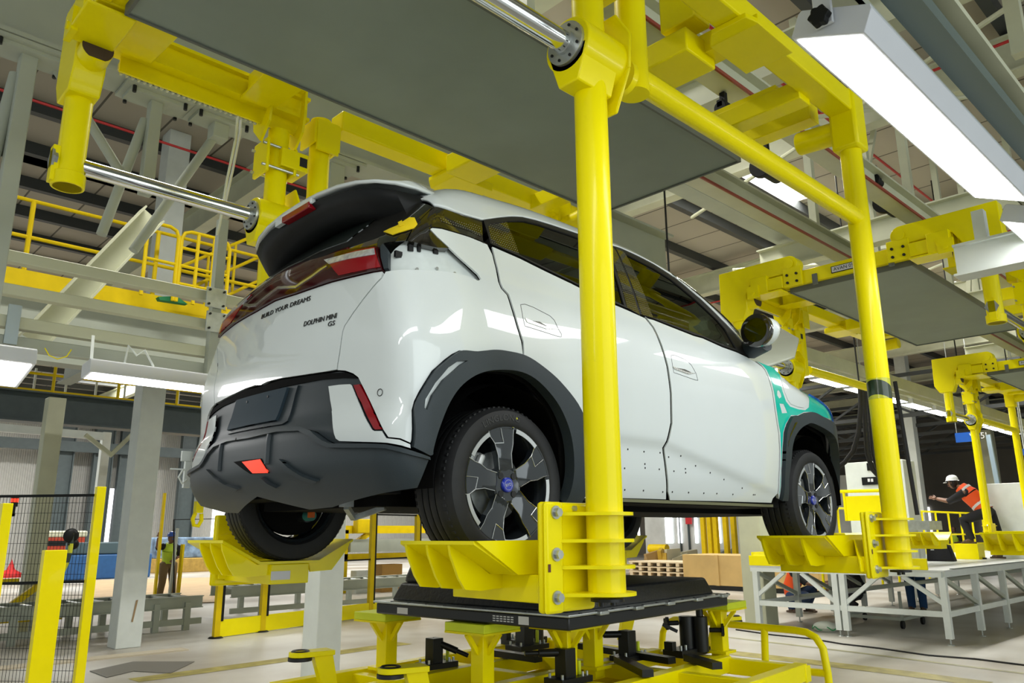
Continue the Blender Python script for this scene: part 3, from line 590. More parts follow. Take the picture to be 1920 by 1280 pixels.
# door mirror
mr_ = MB(); mc = (1.79, -.93, 2.655)
mm = MB().ball(mc, .11, 28, 18, (.75, .85, .80)).build('mirror_shell', PAINT, None)
bpy.data.objects.remove(mm)
mroot = MB().path([(1.86, -.76, 2.60), (1.84, -.84, 2.575), (1.82, -.93, 2.60)], [.05, .045, .05], 14).build('door_mirror', CLAD, car)
V = []; F = []
prof = [(-.06, .0), (-.06, .070), (-.055, .078), (-.02, .088), (.02, .088), (.06, .070), (.085, .035), (.09, 0)]
nn_ = 32
for ox, rr in prof:
    for i in range(nn_):
        t = 2 * PI * i / nn_; V.append((mc[0] + ox + .0, mc[1] + rr * 1.12 * math.cos(t) * (1 + .12 * math.sin(t)), mc[2] + rr * .92 * math.sin(t)))
MB().add(V, [(j * nn_ + i, j * nn_ + (i + 1) % nn_, (j + 1) * nn_ + (i + 1) % nn_, (j + 1) * nn_ + i) for j in range(len(prof) - 1) for i in range(nn_)]).build('mirror_shell', PAINT, mroot)
MB().lathe([(0, -.066), (.082, -.066), (.092, -.060), (.094, -.045), (.088, -.03)], mc, 'x', 32).build('mirror_housing', GLOSS, mroot)
MB().lathe([(0, -.0675), (.066, -.0675)], mc, 'x', 32).build('mirror_glass', mat('mirror_glass', (.35, .4, .36), .03, metal=1), mroot)
# cabin: seats seen as dim shapes through the glass
SE = mat('dark_seat_fabric', (.03, .03, .032), .8)
for y0 in (-.36, .36):
    MB().box((1.15, y0 - .24, 1.95), (1.62, y0 + .24, 2.12)).plate([(1.15, y0 - .24, 2.05), (1.27, y0 - .24, 2.05), (1.05, y0 - .22, 2.68), (.97, y0 - .22, 2.68)], .44, (0, 1, 0)).box((.98, y0 - .12, 2.68), (1.07, y0 + .12, 2.84)).build('front_seat', SE, car, bevel=.03)
MB().box((.2, -.6, 1.95), (.62, .6, 2.12)).plate([(.2, -.6, 2.05), (.32, -.6, 2.05), (.12, -.6, 2.66), (.04, -.6, 2.66)], 1.2, (0, 1, 0)).build('rear_seat', SE, car, bevel=.03)
MB().box((1.95, -.68, 2.35), (2.3, .68, 2.58)).build('dashboard', SE, car, bevel=.03)
# wheels: tyre, rim, cap, disc and caliper under one wheel each
def wheel(cx, sg):
    w = bpy.data.objects.new('wheel', None); w.empty_display_size = .1; link(w, car); w.location = (cx, sg * .80, AX - 1.475)
    c = (cx, sg * .80, AX); o_ = lambda d: -sg * d       # d>0 towards the car centre
    tp = [(.214, .000), (.222, -.008), (.235, -.012), (.26, -.013), (.280, -.006), (.291, .012), (.297, .030)]
    for g in range(4):
        y = .038 + g * .036; tp += [(.299, y), (.3, y + .002), (.300, y + .028), (.299, y + .030), (.291, y + .031), (.291, y + .035)]
    tp += [(.299, .182 - .0), (.297, .186), (.29, .194), (.26, .203), (.225, .2), (.212, .19)]
    t = MB().lathe([(r, o_(o)) for r, o in tp], c, 'y', 96)
    for k in range(72):
        a = 2 * PI * k / 72
        for (ya, yb) in ((.020, .036), (.172, .186)):
            p = [(cx + r_ * math.cos(a + da), c[1] + o_(yy), AX + r_ * math.sin(a + da)) for r_ in (.285, .2988) for da in (-.006, .03) for yy in (ya, yb)]
            t.add(p, [(0, 1, 3, 2), (4, 6, 7, 5), (0, 4, 5, 1), (2, 3, 7, 6), (0, 2, 6, 4), (1, 5, 7, 3)])
    ty = t.build('tyre', TYRE, w)
    if abs(cx) < .01 and sg < 0:
        m0 = text_mesh('LINGLONG', .034, .0006); RM_ = .2525
        for v in m0.vertices:
            a = math.radians(101) - v.co.x / RM_ * 1.15; r = RM_ + v.co.y; v.co = Vector((cx + r * math.cos(a), c[1] - (.0135 + v.co.z), AX + r * math.sin(a))) - world_loc(w)
        m0.materials.append(mat('raised_tyre_lettering', (.045, .047, .047), .6)); oo = bpy.data.objects.new('tyre_lettering', m0); link(oo, w)
        MB().tube((cx + .035, c[1] - .0128, AX + .253), (cx + .035, c[1] - .0138, AX + .253), .004, 10).tube((cx + .022, c[1] - .004, AX + .2165), (cx + .022, c[1] - .006, AX + .2165), .005, 10).build('balance_mark', mat('yellow_paint_dot', (.5, .5, .02), .5), w)
    b = MB().lathe([(.219, o_(-.003)), (.2185, o_(-.006)), (.213, o_(-.006)), (.206, o_(.004)), (.203, o_(.02)), (.195, o_(.05)), (.190, o_(.16)), (.2, o_(.185)), (.214, o_(.19))], c, 'y', 72); b.build('rim_barrel', RIMD, w)
    lip = MB(); face = MB(); edge = MB(); A5 = [math.radians(a) for a in (98, 26, -46, -118, 170)]
    def pt(a, r, tt, d): return (cx + r * math.cos(a) - tt * math.sin(a), c[1] + o_(d), AX + r * math.sin(a) + tt * math.cos(a))
    for a in A5:
        # bright machined lip between this spoke and the next
        n = 14; V = []
        for i in range(n + 1):
            th = a + .36 + (2 * PI / 5 - .68) * i / n
            for r, d in ((.2165, -.0075), (.2165, -.004), (.199, -.003), (.200, -.0065)): V.append((cx + r * math.cos(th), c[1] + o_(d), AX + r * math.sin(th)))
        lip = MB(); lip.add(V, [(4 * i + j, 4 * i + (j + 1) % 4, 4 * i + 4 + (j + 1) % 4, 4 * i + 4 + j) for i in range(n) for j in range(4)] + [(0, 1, 2, 3), (4 * n, 4 * n + 1, 4 * n + 2, 4 * n + 3)]); lip.build('machined_lip', ALLOY, w)
        # broad faceted spoke: narrow waist, wide asymmetric foot at the rim
        S = [(.040, .030), (.060, .034), (.115, .036), (.160, .050), (.190, .075), (.2135, .078)]; Sn = [(.2135, -.055), (.185, -.048), (.150, -.045), (.115, -.034), (.060, -.034), (.040, -.030)]
        dep = {.040: .014, .060: .006, .115: .002, .160: -.002, .190: -.004, .2135: -.005, .185: -.004, .150: -.001}
        up = [pt(a, r, q, dep.get(r, 0)) for r, q in S]; dn = [pt(a, r, q, dep.get(r, 0)) for r, q in Sn[::-1]]
        cen = [pt(a, r, q, dep.get(r, 0) + z) for (r, q), z in zip([(.040, 0), (.060, 0), (.115, .004), (.158, .006), (.188, .014), (.2135, .014)], [0, -.004, -.006, -.004, -.001, 0])]
        bu = [pt(a, r, q * .9, .035) for r, q in S]; bd = [pt(a, r, q * .9, .035) for r, q in Sn[::-1]]
        V = up + cen + dn + bu + bd; F = []
        for i in range(5):
            F += [(i, i + 1, 7 + i, 6 + i), (6 + i, 7 + i, 13 + i, 12 + i), (i, i + 1, 19 + i, 18 + i), (12 + i, 13 + i, 25 + i, 24 + i), (18 + i, 19 + i, 25 + i, 24 + i)]
        F += [(5, 11, 17, 29, 23)]
        face.add(V, F)
        q = lambda p: (p[0], p[1] - o_(.001), p[2])
        edge.path([q(p) for p in up[1:]], .0015, 5); edge.path([q(p) for p in dn[1:]], .0015, 5); edge.path([q(cen[3]), q(cen[5])], .0013, 5); edge.path([q(cen[3]), q(up[3])], .0013, 5)
    face.lathe([(0, o_(.010)), (.034, o_(.008)), (.060, o_(.006)), (.068, o_(.012)), (.07, o_(.05))], c, 'y', 40)
    face.build('spokes', RIMD, w); edge.build('machined_edges', ALLOY, w)
    lg = MB()
    for k in range(4):
        a = math.radians(45 + 90 * k); lg.tube((cx + .047 * math.cos(a), c[1] + o_(.004), AX + .047 * math.sin(a)), (cx + .047 * math.cos(a), c[1] + o_(.03), AX + .047 * math.sin(a)), .0125, 16)
    lg.build('lug_hole', RUB, w)
    cp = MB().lathe([(0, o_(-.001)), (.024, o_(-.001)), (.027, o_(.001)), (.029, o_(.006)), (.029, o_(.016))], c, 'y', 32).build('hub_cap', mat('blue_hub_cap', (.01, .03, .42), .2, coat=1), w)
    if sg < 0:
        MB().path([(cx + .019 * math.cos(t), c[1] - .0012, AX + .019 * math.sin(t)) for t in np.linspace(0, 2 * PI, 25)[:-1]], .0008, 5, True).build('cap_ring', ALLOY, w)
        lettering('cap_lettering', 'BYD', .016, (cx, c[1] - .0014, AX), (1, 0, .25), (-.25, 0, 1), ALLOY, w, .0006)
    MB().lathe([(.05, o_(.075)), (.13, o_(.072)), (.13, o_(.09)), (.05, o_(.09))], c, 'y', 48).lathe([(0, o_(.05)), (.06, o_(.05)), (.065, o_(.08))], c, 'y', 32).build('brake_disc', CAST, w)
    MB().lathe([(0, o_(.13)), (.175, o_(.13)), (.18, o_(.12)), (.18, o_(.15)), (0, o_(.17))], c, 'y', 40).build('brake_shield', DARKC, w)
    ca = MB().box((cx - .16, min(c[1] + o_(.05), c[1] + o_(.12)), AX + .03), (cx - .085, max(c[1] + o_(.05), c[1] + o_(.12)), AX + .12)).tube((cx - .13, c[1] + o_(.035), AX + .05), (cx - .10, c[1] + o_(.035), AX + .11), .014).tube((cx - .12, c[1] + o_(.03), AX + .045), (cx - .12, c[1] + o_(.06), AX + .045), .012)
    ca.build('brake_caliper', mat('pale_cast_caliper', (.6, .62, .62), .4, metal=.5, noise=.3, nscale=40), w, bevel=.008)
for cx in (0, WB):
    for sg in (-1, 1): wheel(cx - (.10 if sg > 0 else 0), sg)
# ================================================================== overhead carriers (the near one holds the car)
PX0, PX1, PY = .075, 2.62, 1.2          # pole positions, half gauge
SHZ, RLZ = 3.43, 3.47                     # sliding shaft, lower side tube
def build_carrier(label):
    t = thing('overhead_carrier', label, 'carrier', (0, 0, 0), 'yellow overhead carriers hanging in a row')
    MB().box((-1.13, -.585, 3.985), (2.32, .585, 4.0)).build('drip_sheet', PANELG, t)
    rm = MB()
    for sg in (-1, 1): rm.box((-1.14, sg * .585, 3.975), (2.33, sg * .60, 4.035))
    rm.box((-1.145, -.6, 3.975), (-1.13, .6, 4.03)).box((2.32, -.6, 3.975), (2.335, .6, 4.03))
    for y in (-.44, .30): rm.box((-1.215, y - .025, 3.99), (-1.20, y + .025, 4.10))
    rm.build('sheet_edge_trim', mat('dark_grey_trim', (.12, .13, .11), .6), t)
    # rear cross beam with number plate, front cross beam
    cb = MB().box((-1.20, -.98, 4.03), (-1.06, .98, 4.17)); cb.box((-1.24, -.62, 4.02), (-1.20, -.42, 4.22)).box((-1.24, .42, 4.02), (-1.20, .62, 4.22)); cb.build('cross_beam', YEL, t, bevel=.006)
    bo = MB()
    for y in (-.57, -.47, .47, .57):
        for z in (4.06, 4.14): bo.tube((-1.24, y, z), (-1.255, y, z), .014, 6)
    bo.build('cross_beam_bolts', BLKM, t)
    MB().box((-1.207, -.12, 4.06), (-1.2005, .13, 4.13)).build('number_plate', BLK, t)
    np_ = MB().box((-1.209, -.112, 4.067), (-1.2072, .122, 4.123)).build('number_plate_face', SILV, t)
    lettering('plate_number', 'AVAN 05', .05, (-1.2092, .005, 4.095), (0, -1, 0), (0, 0, 1), BLK, np_, .0008)
    for x in (2.2, 2.66): MB().bar((x, -.98, 4.22 + (.0 if x < 2.5 else .1)), (x, .98, 4.22 + (.0 if x < 2.5 else .1)), .13, .15).build('cross_beam', YEL, t, bevel=.006)
    for sg in (-1, 1):
        before = set(o.name for o in bpy.data.objects)
        # goose-neck arm with a pinned round end
        V = [(-1.23, sg * .55, 4.17)] + [(-1.23, sg * (.55 - .09 * math.sin(a)), 4.26 - .09 * math.cos(a)) for a in np.linspace(.2, PI - .2, 9)] + [(-1.23, sg * .55, 4.35), (-1.23, sg * 1.36, 4.35), (-1.23, sg * 1.37, 3.90), (-1.23, sg * 1.30, 3.78), (-1.23, sg * 1.10, 3.78), (-1.23, sg * 1.05, 3.90), (-1.23, sg * 1.05, 4.05), (-1.23, sg * .98, 4.17)]
        a = MB().plate(V, .15, (1, 0, 0)).build('goose_neck_arm', YEL, t, bevel=.008)
        MB().tube((-1.235, sg * .545, 4.26), (-1.245, sg * .545, 4.26), .05, 24).build('pivot_pin', YEL, a)
        MB().tube((-1.15, sg * PY, 4.1), (-1.15, sg * PY, 3.30), .066, 28).build('rear_hanger_tube', YEL, t)
        MB().tube((-1.15, sg * PY, 3.30), (-1.15, sg * PY, 3.37), .078, 28).box((-1.24, sg * PY - .03, 3.31), (-1.15, sg * PY + .03, 3.50)).build('tube_end_clamp', YEL, t, bevel=.004)
        MB().tube((-1.215, sg * PY, SHZ), (-1.23, sg * PY, SHZ), .045, 6).tube((-1.23, sg * PY, SHZ), (-1.24, sg * PY, SHZ), .055, 6).build('shaft_nut', CAST, t)
        cs = MB().tube((-1.15, sg * 1.22, 3.94), (-1.15, sg * .97, 3.98), .075, 24).build('stub_tube', YEL, t); MB().tube((-1.15, sg * .968, 3.98), (-1.15, sg * .96, 3.98), .073, 24).build('rubber_stop', mat('brown_rubber', (.06, .035, .02), .6), cs)
        sb = MB().box((-1.28, sg * .97, 4.0), (-1.1, sg * .78, 4.19)).box((-1.26, sg * .80, 4.02), (-1.1, sg * .62, 4.15)).box((-1.3, sg * .62, 3.985), (-1.08, sg * .99, 4.0)).build('stop_block', YEL, t, bevel=.008)
        MB().box((-1.3, sg * 1.0, 3.97), (-1.27, sg * .87, 4.10)).tube((-1.31, sg * .935, 4.02), (-1.29, sg * .935, 4.02), .022, 12).build('stop_bracket', YEL, t)
        # long side rail and its hardware
        rl = MB().box((-1.02, sg * 1.13, 4.13), (.12, sg * 1.25, 4.15)).box((-1.02, sg * 1.17, 4.15), (.12, sg * 1.21, 4.27)).box((-1.02, sg * 1.13, 4.27), (.12, sg * 1.25, 4.29)); rl.build('slide_rail', YEL, t)
        MB().box((-.98, sg * 1.205, 4.04), (.1, sg * 1.22, 4.13)).build('slide_plate', YEL, t)
        rk = MB().box((-.98, sg * 1.22, 4.06), (.08, sg * 1.245, 4.10))
        for k in range(34): x = -.97 + k * .031; rk.add([(x, sg * 1.222, 4.06), (x + .018, sg * 1.222, 4.06), (x + .014, sg * 1.222, 4.035), (x + .004, sg * 1.222, 4.035), (x, sg * 1.244, 4.06), (x + .018, sg * 1.244, 4.06), (x + .014, sg * 1.244, 4.035), (x + .004, sg * 1.244, 4.035)], [(0, 1, 2, 3), (4, 7, 6, 5), (0, 4, 5, 1), (1, 5, 6, 2), (2, 6, 7, 3), (3, 7, 4, 0)])
        rk.build('toothed_rack', CRM, t)
        MB().box((.35, sg * 1.12, 4.16), (2.7, sg * 1.27, 4.30)).build('side_beam', YEL, t, bevel=.012)
        # gusset plates under the beam
        for gx, w in ((-1.06, .24), (-.36, .26)):
            MB().plate([(gx, sg * .62, 4.11), (gx + w, sg * .62, 4.11), (gx + w * .9, sg * 1.14, 4.11), (gx + w * .1, sg * 1.14, 4.11)], .015, (0, 0, 1)).box((gx + .05, sg * .66, 4.12), (gx + w - .05, sg * 1.1, 4.26)).build('rail_bracket', YEL, t, bevel=.004)
        MB().box((1.25, sg * 1.06, 4.10), (1.62, sg * 1.34, 4.16)).plate([(1.2, sg * 1.1, 4.13), (1.25, sg * 1.06, 4.10), (1.25, sg * 1.34, 4.10), (1.2, sg * 1.30, 4.13)], .03, (0, 0, 1)).build('beam_pad', YEL, t, bevel=.004)
        for x in (1.3, 2.1): MB().box((x, sg * .58, 4.12), (x + .14, sg * 1.14, 4.24)).build('side_bracket', YEL, t, bevel=.006)
        bx = MB().box((1.18, sg * 1.02, 4.28), (1.34, sg * .80, 4.50)).box((1.12, sg * 1.0, 4.06), (1.4, sg * .66, 4.2)).build('side_bracket', YEL, t, bevel=.01)
        # fixed drop arm carrying the shaft end
        da = MB().tube((.36, sg * PY, 3.385), (.36, sg * PY, 4.2), .066, 28).build('drop_arm', YEL, t)
        MB().box((.27, sg * 1.11, 4.0), (.285, sg * 1.29, 4.16)).box((.44, sg * 1.11, 3.98), (.455, sg * 1.29, 4.16)).box((.285, sg * 1.10, 3.95), (.44, sg * 1.115, 4.16)).build('drop_arm_gusset', YEL, da)
        MB().tube((.30, sg * PY, SHZ), (.27, sg * PY, SHZ), .075, 24).build('shaft_socket', YEL, da)
        MB().tube((-1.13, sg * PY, SHZ), (.30, sg * PY, SHZ), .042, 28).build('sliding_shaft', CHR, t)
        MB().tube((.38, sg * PY, RLZ), (PX1, sg * PY, RLZ), .052, 24).build('lower_side_tube', YEL, t)
        # rear pole sliding on the shaft
        rp = MB().tube((PX0, sg * PY, 1.395), (PX0, sg * PY, 4.02), .064, 36).build('rear_pole', YEL, t)
        yo = sg * PY
        MB().tube((PX0 - .13, yo, SHZ), (PX0 + .12, yo, SHZ), .112, 36).plate([(PX0 - .13, yo - .10, SHZ - .02), (PX0 - .13, yo + .10, SHZ - .02), (PX0 - .13, yo + .05, SHZ - .17), (PX0 - .13, yo - .05, SHZ - .17)], .20, (1, 0, 0)).plate([(PX0 + .10, yo - .12, SHZ - .05), (PX0 + .10, yo + .12, SHZ - .05), (PX0 + .10, yo + .13, SHZ + .1), (PX0 + .10, yo + .06, SHZ + .22), (PX0 + .10, yo - .06, SHZ + .22), (PX0 + .10, yo - .13, SHZ + .1)], .014, (1, 0, 0)).plate([(PX0 + .10, yo - .12, SHZ - .05), (PX0 + .10, yo + .12, SHZ - .05), (PX0 + .10, yo + .045, SHZ - .22), (PX0 + .10, yo - .045, SHZ - .22)], .014, (1, 0, 0)).build('shaft_collar', YEL, rp, bevel=.006)
        MB().tube((PX0 - .145, yo, SHZ), (PX0 - .13, yo, SHZ), .088, 32).tube((PX0 - .16, yo, SHZ), (PX0 - .14, yo, SHZ), .048, 24).build('bearing_flange', ZINC, rp)
        fb = MB()
        for k in range(8):
            a = PI / 8 + k * PI / 4; fb.tube((PX0 - .15, yo + .07 * math.cos(a), SHZ + .07 * math.sin(a)), (PX0 - .144, yo + .07 * math.cos(a), SHZ + .07 * math.sin(a)), .006, 8)
        fb.build('flange_screws', BLKM, rp)
        # clamp half way up and the fork at the head
        ck = MB().box((PX0 - .11, yo - .09, 3.70), (PX0 - .09, yo + .09, 3.92)).box((PX0 + .07, yo - .09, 3.72), (PX0 + .09, yo + .09, 3.90)).box((PX0 - .02, yo - .10, 3.76), (PX0 + .16, yo + .10, 3.88)).build('pole_clamp', YEL, rp, bevel=.006)
        cb_ = MB()
        for z in (3.74, 3.88):
            for y in (-.075, .075): cb_.tube((PX0 - .13, yo + y, z), (PX0 + .11, yo + y, z), .009, 10)
        cb_.build('clamp_bolts', ZINC, ck); MB().box((PX0 + .10, yo - .103, 3.79), (PX0 + .15, yo - .099, 3.85)).build('clamp_slot', RUB, ck, bevel=.001)
        for dx in (-.12, .10):
            MB().plate([(PX0 + dx, yo - .12, 4.14), (PX0 + dx, yo - .10, 4.02), (PX0 + dx, yo, 3.92), (PX0 + dx, yo + .10, 4.02), (PX0 + dx, yo + .12, 4.14), (PX0 + dx, yo + .12, 4.30), (PX0 + dx, yo + .075, 4.30), (PX0 + dx, yo + .07, 4.10), (PX0 + dx, yo, 4.03), (PX0 + dx, yo - .07, 4.10), (PX0 + dx, yo - .075, 4.30), (PX0 + dx, yo - .12, 4.30)], .016, (1, 0, 0)).build('head_fork', YEL, rp)
        MB().box((PX0 - .12, yo - .12, 4.29), (PX0 + .115, yo + .12, 4.31)).build('head_plate', YEL, rp)
        # front pole fixed to the side tube and the beam above
        fp = MB().tube((PX1, yo, 1.395), (PX1, yo, 4.22), .064, 36).build('front_pole', YEL, t)
        MB().box((PX1 - .085, yo - .085, 3.92), (PX1 + .085, yo + .085, 4.32)).build('corner_gusset', YEL, fp, bevel=.02)
        MB().tube((PX1, yo - sg * .05, 4.08), (PX1, yo - sg * .33, 4.10), .075, 24).build('stub_tube', YEL, fp, bevel=.01)
        # wheel cradles bolted to the pole feet
        for cx, px_ in ((0, PX0), (2.5, PX1)):
            i_, o_ = sg * .60, sg * 1.0
            P = [(-.345, 1.575), (-.155, 1.475), (.155, 1.475), (.345, 1.575), (.345, 1.563), (.158, 1.463), (-.158, 1.463), (-.345, 1.563)]
            c = MB().plate([(cx + x, i_, z) for x, z in P], abs(o_ - i_), (0, sg, 0)).build('wheel_cradle', YEL, t)
            MB().plate([(cx - .345, o_, 1.575), (cx - .158, o_, 1.463), (cx + .158, o_, 1.463), (cx + .345, o_, 1.575)], .012, (0, sg, 0)).build('cradle_side', YEL, c)
            for k, y in enumerate((.62, .74, .86)):
                MB().plate([(cx - .342, sg * y, 1.568), (cx - .16, sg * y, 1.462), (cx + .10, sg * y, 1.462), (cx + .05, sg * y, 1.42), (cx - .20, sg * y, 1.408), (cx - .27, sg * y, 1.415), (cx - .30, sg * y, 1.455), (cx - .335, sg * y, 1.53)], .012, (0, sg, 0)).build('cradle_rib', YEL, c)
                MB().plate([(cx + .342, sg * y, 1.568), (cx + .16, sg * y, 1.462), (cx + .11, sg * y, 1.462), (cx + .12, sg * y, 1.42), (cx + .24, sg * y, 1.425), (cx + .33, sg * y, 1.53)], .012, (0, sg, 0)).build('cradle_rib', YEL, c)
            MB().box((cx - .10, sg * .60, 1.37), (cx + .10, sg * 1.10, 1.462)).plate([(cx - .14, sg * 1.08, 1.38), (cx - .14, sg * 1.08, 1.45), (cx - .02, sg * 1.012, 1.55), (cx + .1, sg * 1.012, 1.55), (cx + .1, sg * 1.08, 1.38)], .012, (0, sg, 0)).build('cradle_beam', YEL, c, bevel=.004)
            if sg > 0 and cx < 1:
                lb = MB().box((cx - .10, sg * .598, 1.39), (cx + .0, sg * .5975, 1.43)).build('rating_plate', SILV, c); lb['label'] = 'small silver rating plate'
            # face plate, bolts, rings
            f0 = px_ - .235
            MB().box((f0, sg * 1.10, 1.345), (px_ + .03, sg * 1.125, 1.70)).build('mounting_plate', YEL, c, bevel=.012)
            MB().box((f0, sg * 1.126, 1.345), (f0 + .085, sg * 1.146, 1.70)).build('bolt_flange', YEL, c, bevel=.012)
            bl = MB()
            for z in (1.665, 1.53, 1.395): bl.tube((f0 + .045, sg * 1.145, z), (f0 + .045, sg * 1.152, z), .022, 20).tube((f0 + .045, sg * 1.152, z), (f0 + .045, sg * 1.168, z), .015, 6)
            bl.tube((px_ - .075, sg * 1.125, 1.68), (px_ - .075, sg * 1.135, 1.68), .010, 6); bl.build('flange_bolts', ZINC, c)
            for z in (1.655, 1.567, 1.482, 1.395):
                n = 22; V = [(px_ + .098 * math.cos(a), yo + sg * .098 * math.sin(a), z) for a in np.linspace(-.25, PI - .3, n)] + [(f0 + .07, sg * 1.146, z), (px_ + .098, sg * 1.10, z)]
                MB().plate(V, .011, (0, 0, 1)).build('stiffener_ring', YEL, c)
            MB().tube((px_, yo, 1.385), (px_, yo, 1.375), .056, 28).tube((px_ - .03, yo, 1.377), (px_ - .03, yo, 1.36), .010, 10).tube((px_ + .03, yo, 1.377), (px_ + .03, yo, 1.36), .010, 10).build('pole_foot', BLKM, c)
            if sg < 0: MB().box((f0 + .006, sg * 1.147, 1.475), (f0 + .018, sg * 1.1475, 1.50)).build('code_label', mat('brown_label', (.12, .03, .02), .5), c)
        if sg > 0:      # the left half of each carrier sits a hand's breadth further back
            for o in bpy.data.objects:
                if o.name not in before and o.parent == t and o.name.split('.')[0] in ('rear_pole', 'front_pole', 'drop_arm', 'wheel_cradle'): o.location.x -= .12
    return t
car_r = build_carrier('yellow overhead carrier nearest the camera, its four cradles holding the white car')
# the near carrier shows no number; drop the rear plate on it after the copies are made
def hanger_trolley(t, x):
    pass
table = {}
for c in bpy.data.objects:
    if c.parent: table.setdefault(c.parent.name, []).append(c)
copy_tree(car_r, (6.5, 0, 0), 'empty yellow carrier numbered 05, hanging just ahead of the white car', table=table)
copy_tree(car_r, (13.0, 0, 0), 'empty yellow carrier over the white platform beside the worker in orange', table=table)
copy_tree(car_r, (19.5, 0, 0), 'farthest yellow carrier in the row, small at the right edge', table=table)
# warning tape band round the front right pole
def wrap_tape():
    n = 28; V = []; r = .0655
    for k in range(n + 1):
        a = 2 * PI * k / n; V += [(PX1 + r * math.cos(a), -PY + r * math.sin(a), 2.34), (PX1 + r * math.cos(a), -PY + r * math.sin(a), 2.46)]
    m_ = mat('black_yellow_warning_tape', (.02, .035, .012), .25, coat=.5); nt = m_.node_tree; b = nt.nodes['Principled BSDF']; tc = nt.nodes.new('ShaderNodeTexCoord')
    sp_ = nt.nodes.new('ShaderNodeSeparateXYZ'); nt.links.new(tc.outputs['Object'], sp_.inputs[0]); ad = nt.nodes.new('ShaderNodeMath'); ad.operation = 'MULTIPLY_ADD'; ad.inputs[1].default_value = .55
    nt.links.new(sp_.outputs[0], ad.inputs[0]); nt.links.new(sp_.outputs[2], ad.inputs[2]); ml = nt.nodes.new('ShaderNodeMath'); ml.operation = 'MULTIPLY'; ml.inputs[1].default_value = 7; nt.links.new(ad.outputs[0], ml.inputs[0])
    fr_ = nt.nodes.new('ShaderNodeMath'); fr_.operation = 'FRACT'; nt.links.new(ml.outputs[0], fr_.inputs[0]); l_ = nt.nodes.new('ShaderNodeMath'); l_.operation = 'LESS_THAN'; l_.inputs[1].default_value = .38; nt.links.new(fr_.outputs[0], l_.inputs[0])
    mx = nt.nodes.new('ShaderNodeMix'); mx.data_type = 'RGBA'; mx.inputs[6].default_value = (.02, .035, .012, 1); mx.inputs[7].default_value = (.55, .55, .02, 1); nt.links.new(l_.outputs[0], mx.inputs[0]); nt.links.new(mx.outputs[2], b.inputs['Base Color'])
    o = MB().add(V, [(2 * i, 2 * i + 2, 2 * i + 3, 2 * i + 1) for i in range(n)]).build('warning_tape', m_, car_r); o['label'] = 'black and yellow warning tape on the front right pole'
wrap_tape()
# ================================================================== the hall
FL = mat('worn_concrete_floor', (.34, .31, .26), .38, noise=.25, nscale=1.2)
nt = FL.node_tree; b = nt.nodes['Principled BSDF']; tc = nt.nodes.new('ShaderNodeTexCoord'); n2 = nt.nodes.new('ShaderNodeTexNoise'); n2.inputs['Scale'].default_value = .35; n2.inputs['Detail'].default_value = 8
nt.links.new(tc.outputs['Object'], n2.inputs['Vector']); cr = nt.nodes.new('ShaderNodeValToRGB'); cr.color_ramp.elements[0].position = .35; cr.color_ramp.elements[0].color = (.30, .26, .20, 1); cr.color_ramp.elements[1].position = .62; cr.color_ramp.elements[1].color = (.58, .57, .53, 1)
nt.links.new(n2.outputs[0], cr.inputs[0]); nt.links.new(cr.outputs[0], b.inputs['Base Color'])
struct(MB().box((-6, -14, -.1), (48, 42, 0)).build('floor', FL))
FYL = mat('worn_floor_line_yellow', (.42, .36, .10), .5, noise=.5, nscale=5)
o = MB().plate([(3.0, 2.2, .002), (6, 5.0, .002), (6, 5.3, .002), (3.0, 2.5, .002)], .001, (0, 0, 1)); 
def floor_strip(name, pts, w, material, label, cat='marking'):
    """strip of floor paint along pixel-read points on the floor"""
    P = [Vector(on(u, v, 'z', .003)) for u, v in pts]; V = []
    for i, p in enumerate(P):
        d = (P[min(i + 1, len(P) - 1)] - P[max(i - 1, 0)]).normalized(); nn_ = Vector((-d.y, d.x, 0)) * w / 2; V += [p + nn_, p - nn_]
    o = MB().add(V, [(2 * i, 2 * i + 2, 2 * i + 3, 2 * i + 1) for i in range(len(P) - 1)]).build(name, material); return tag(o, label, cat)
floor_strip('floor_marking', [(250, 1275), (420, 1252), (640, 1222), (760, 1205)], .32, FYL, 'faded yellow line on the floor left of the white column')
floor_strip('floor_marking', [(1300, 1215), (1500, 1238), (1700, 1262), (1850, 1282)], .36, FYL, 'pale yellow line on the floor behind the looped yellow guard rail')
floor_strip('floor_marking', [(1330, 1190), (1600, 1222), (1920, 1262)], .10, mat('faint_floor_line', (.40, .38, .22), .5, noise=.4), 'thin faded line crossing the floor below the white platform')
tag(MB().plate([on(u, v, 'z', .004) for u, v in ((168, 1258), (250, 1240), (365, 1240), (320, 1262), (250, 1258), (200, 1270))], .004, (0, 0, 1)).build('steel_floor_plate', mat('dull_floor_plate', (.16, .15, .13), .5)), 'flat dark steel plate on the floor beside the mesh fence', 'plate')
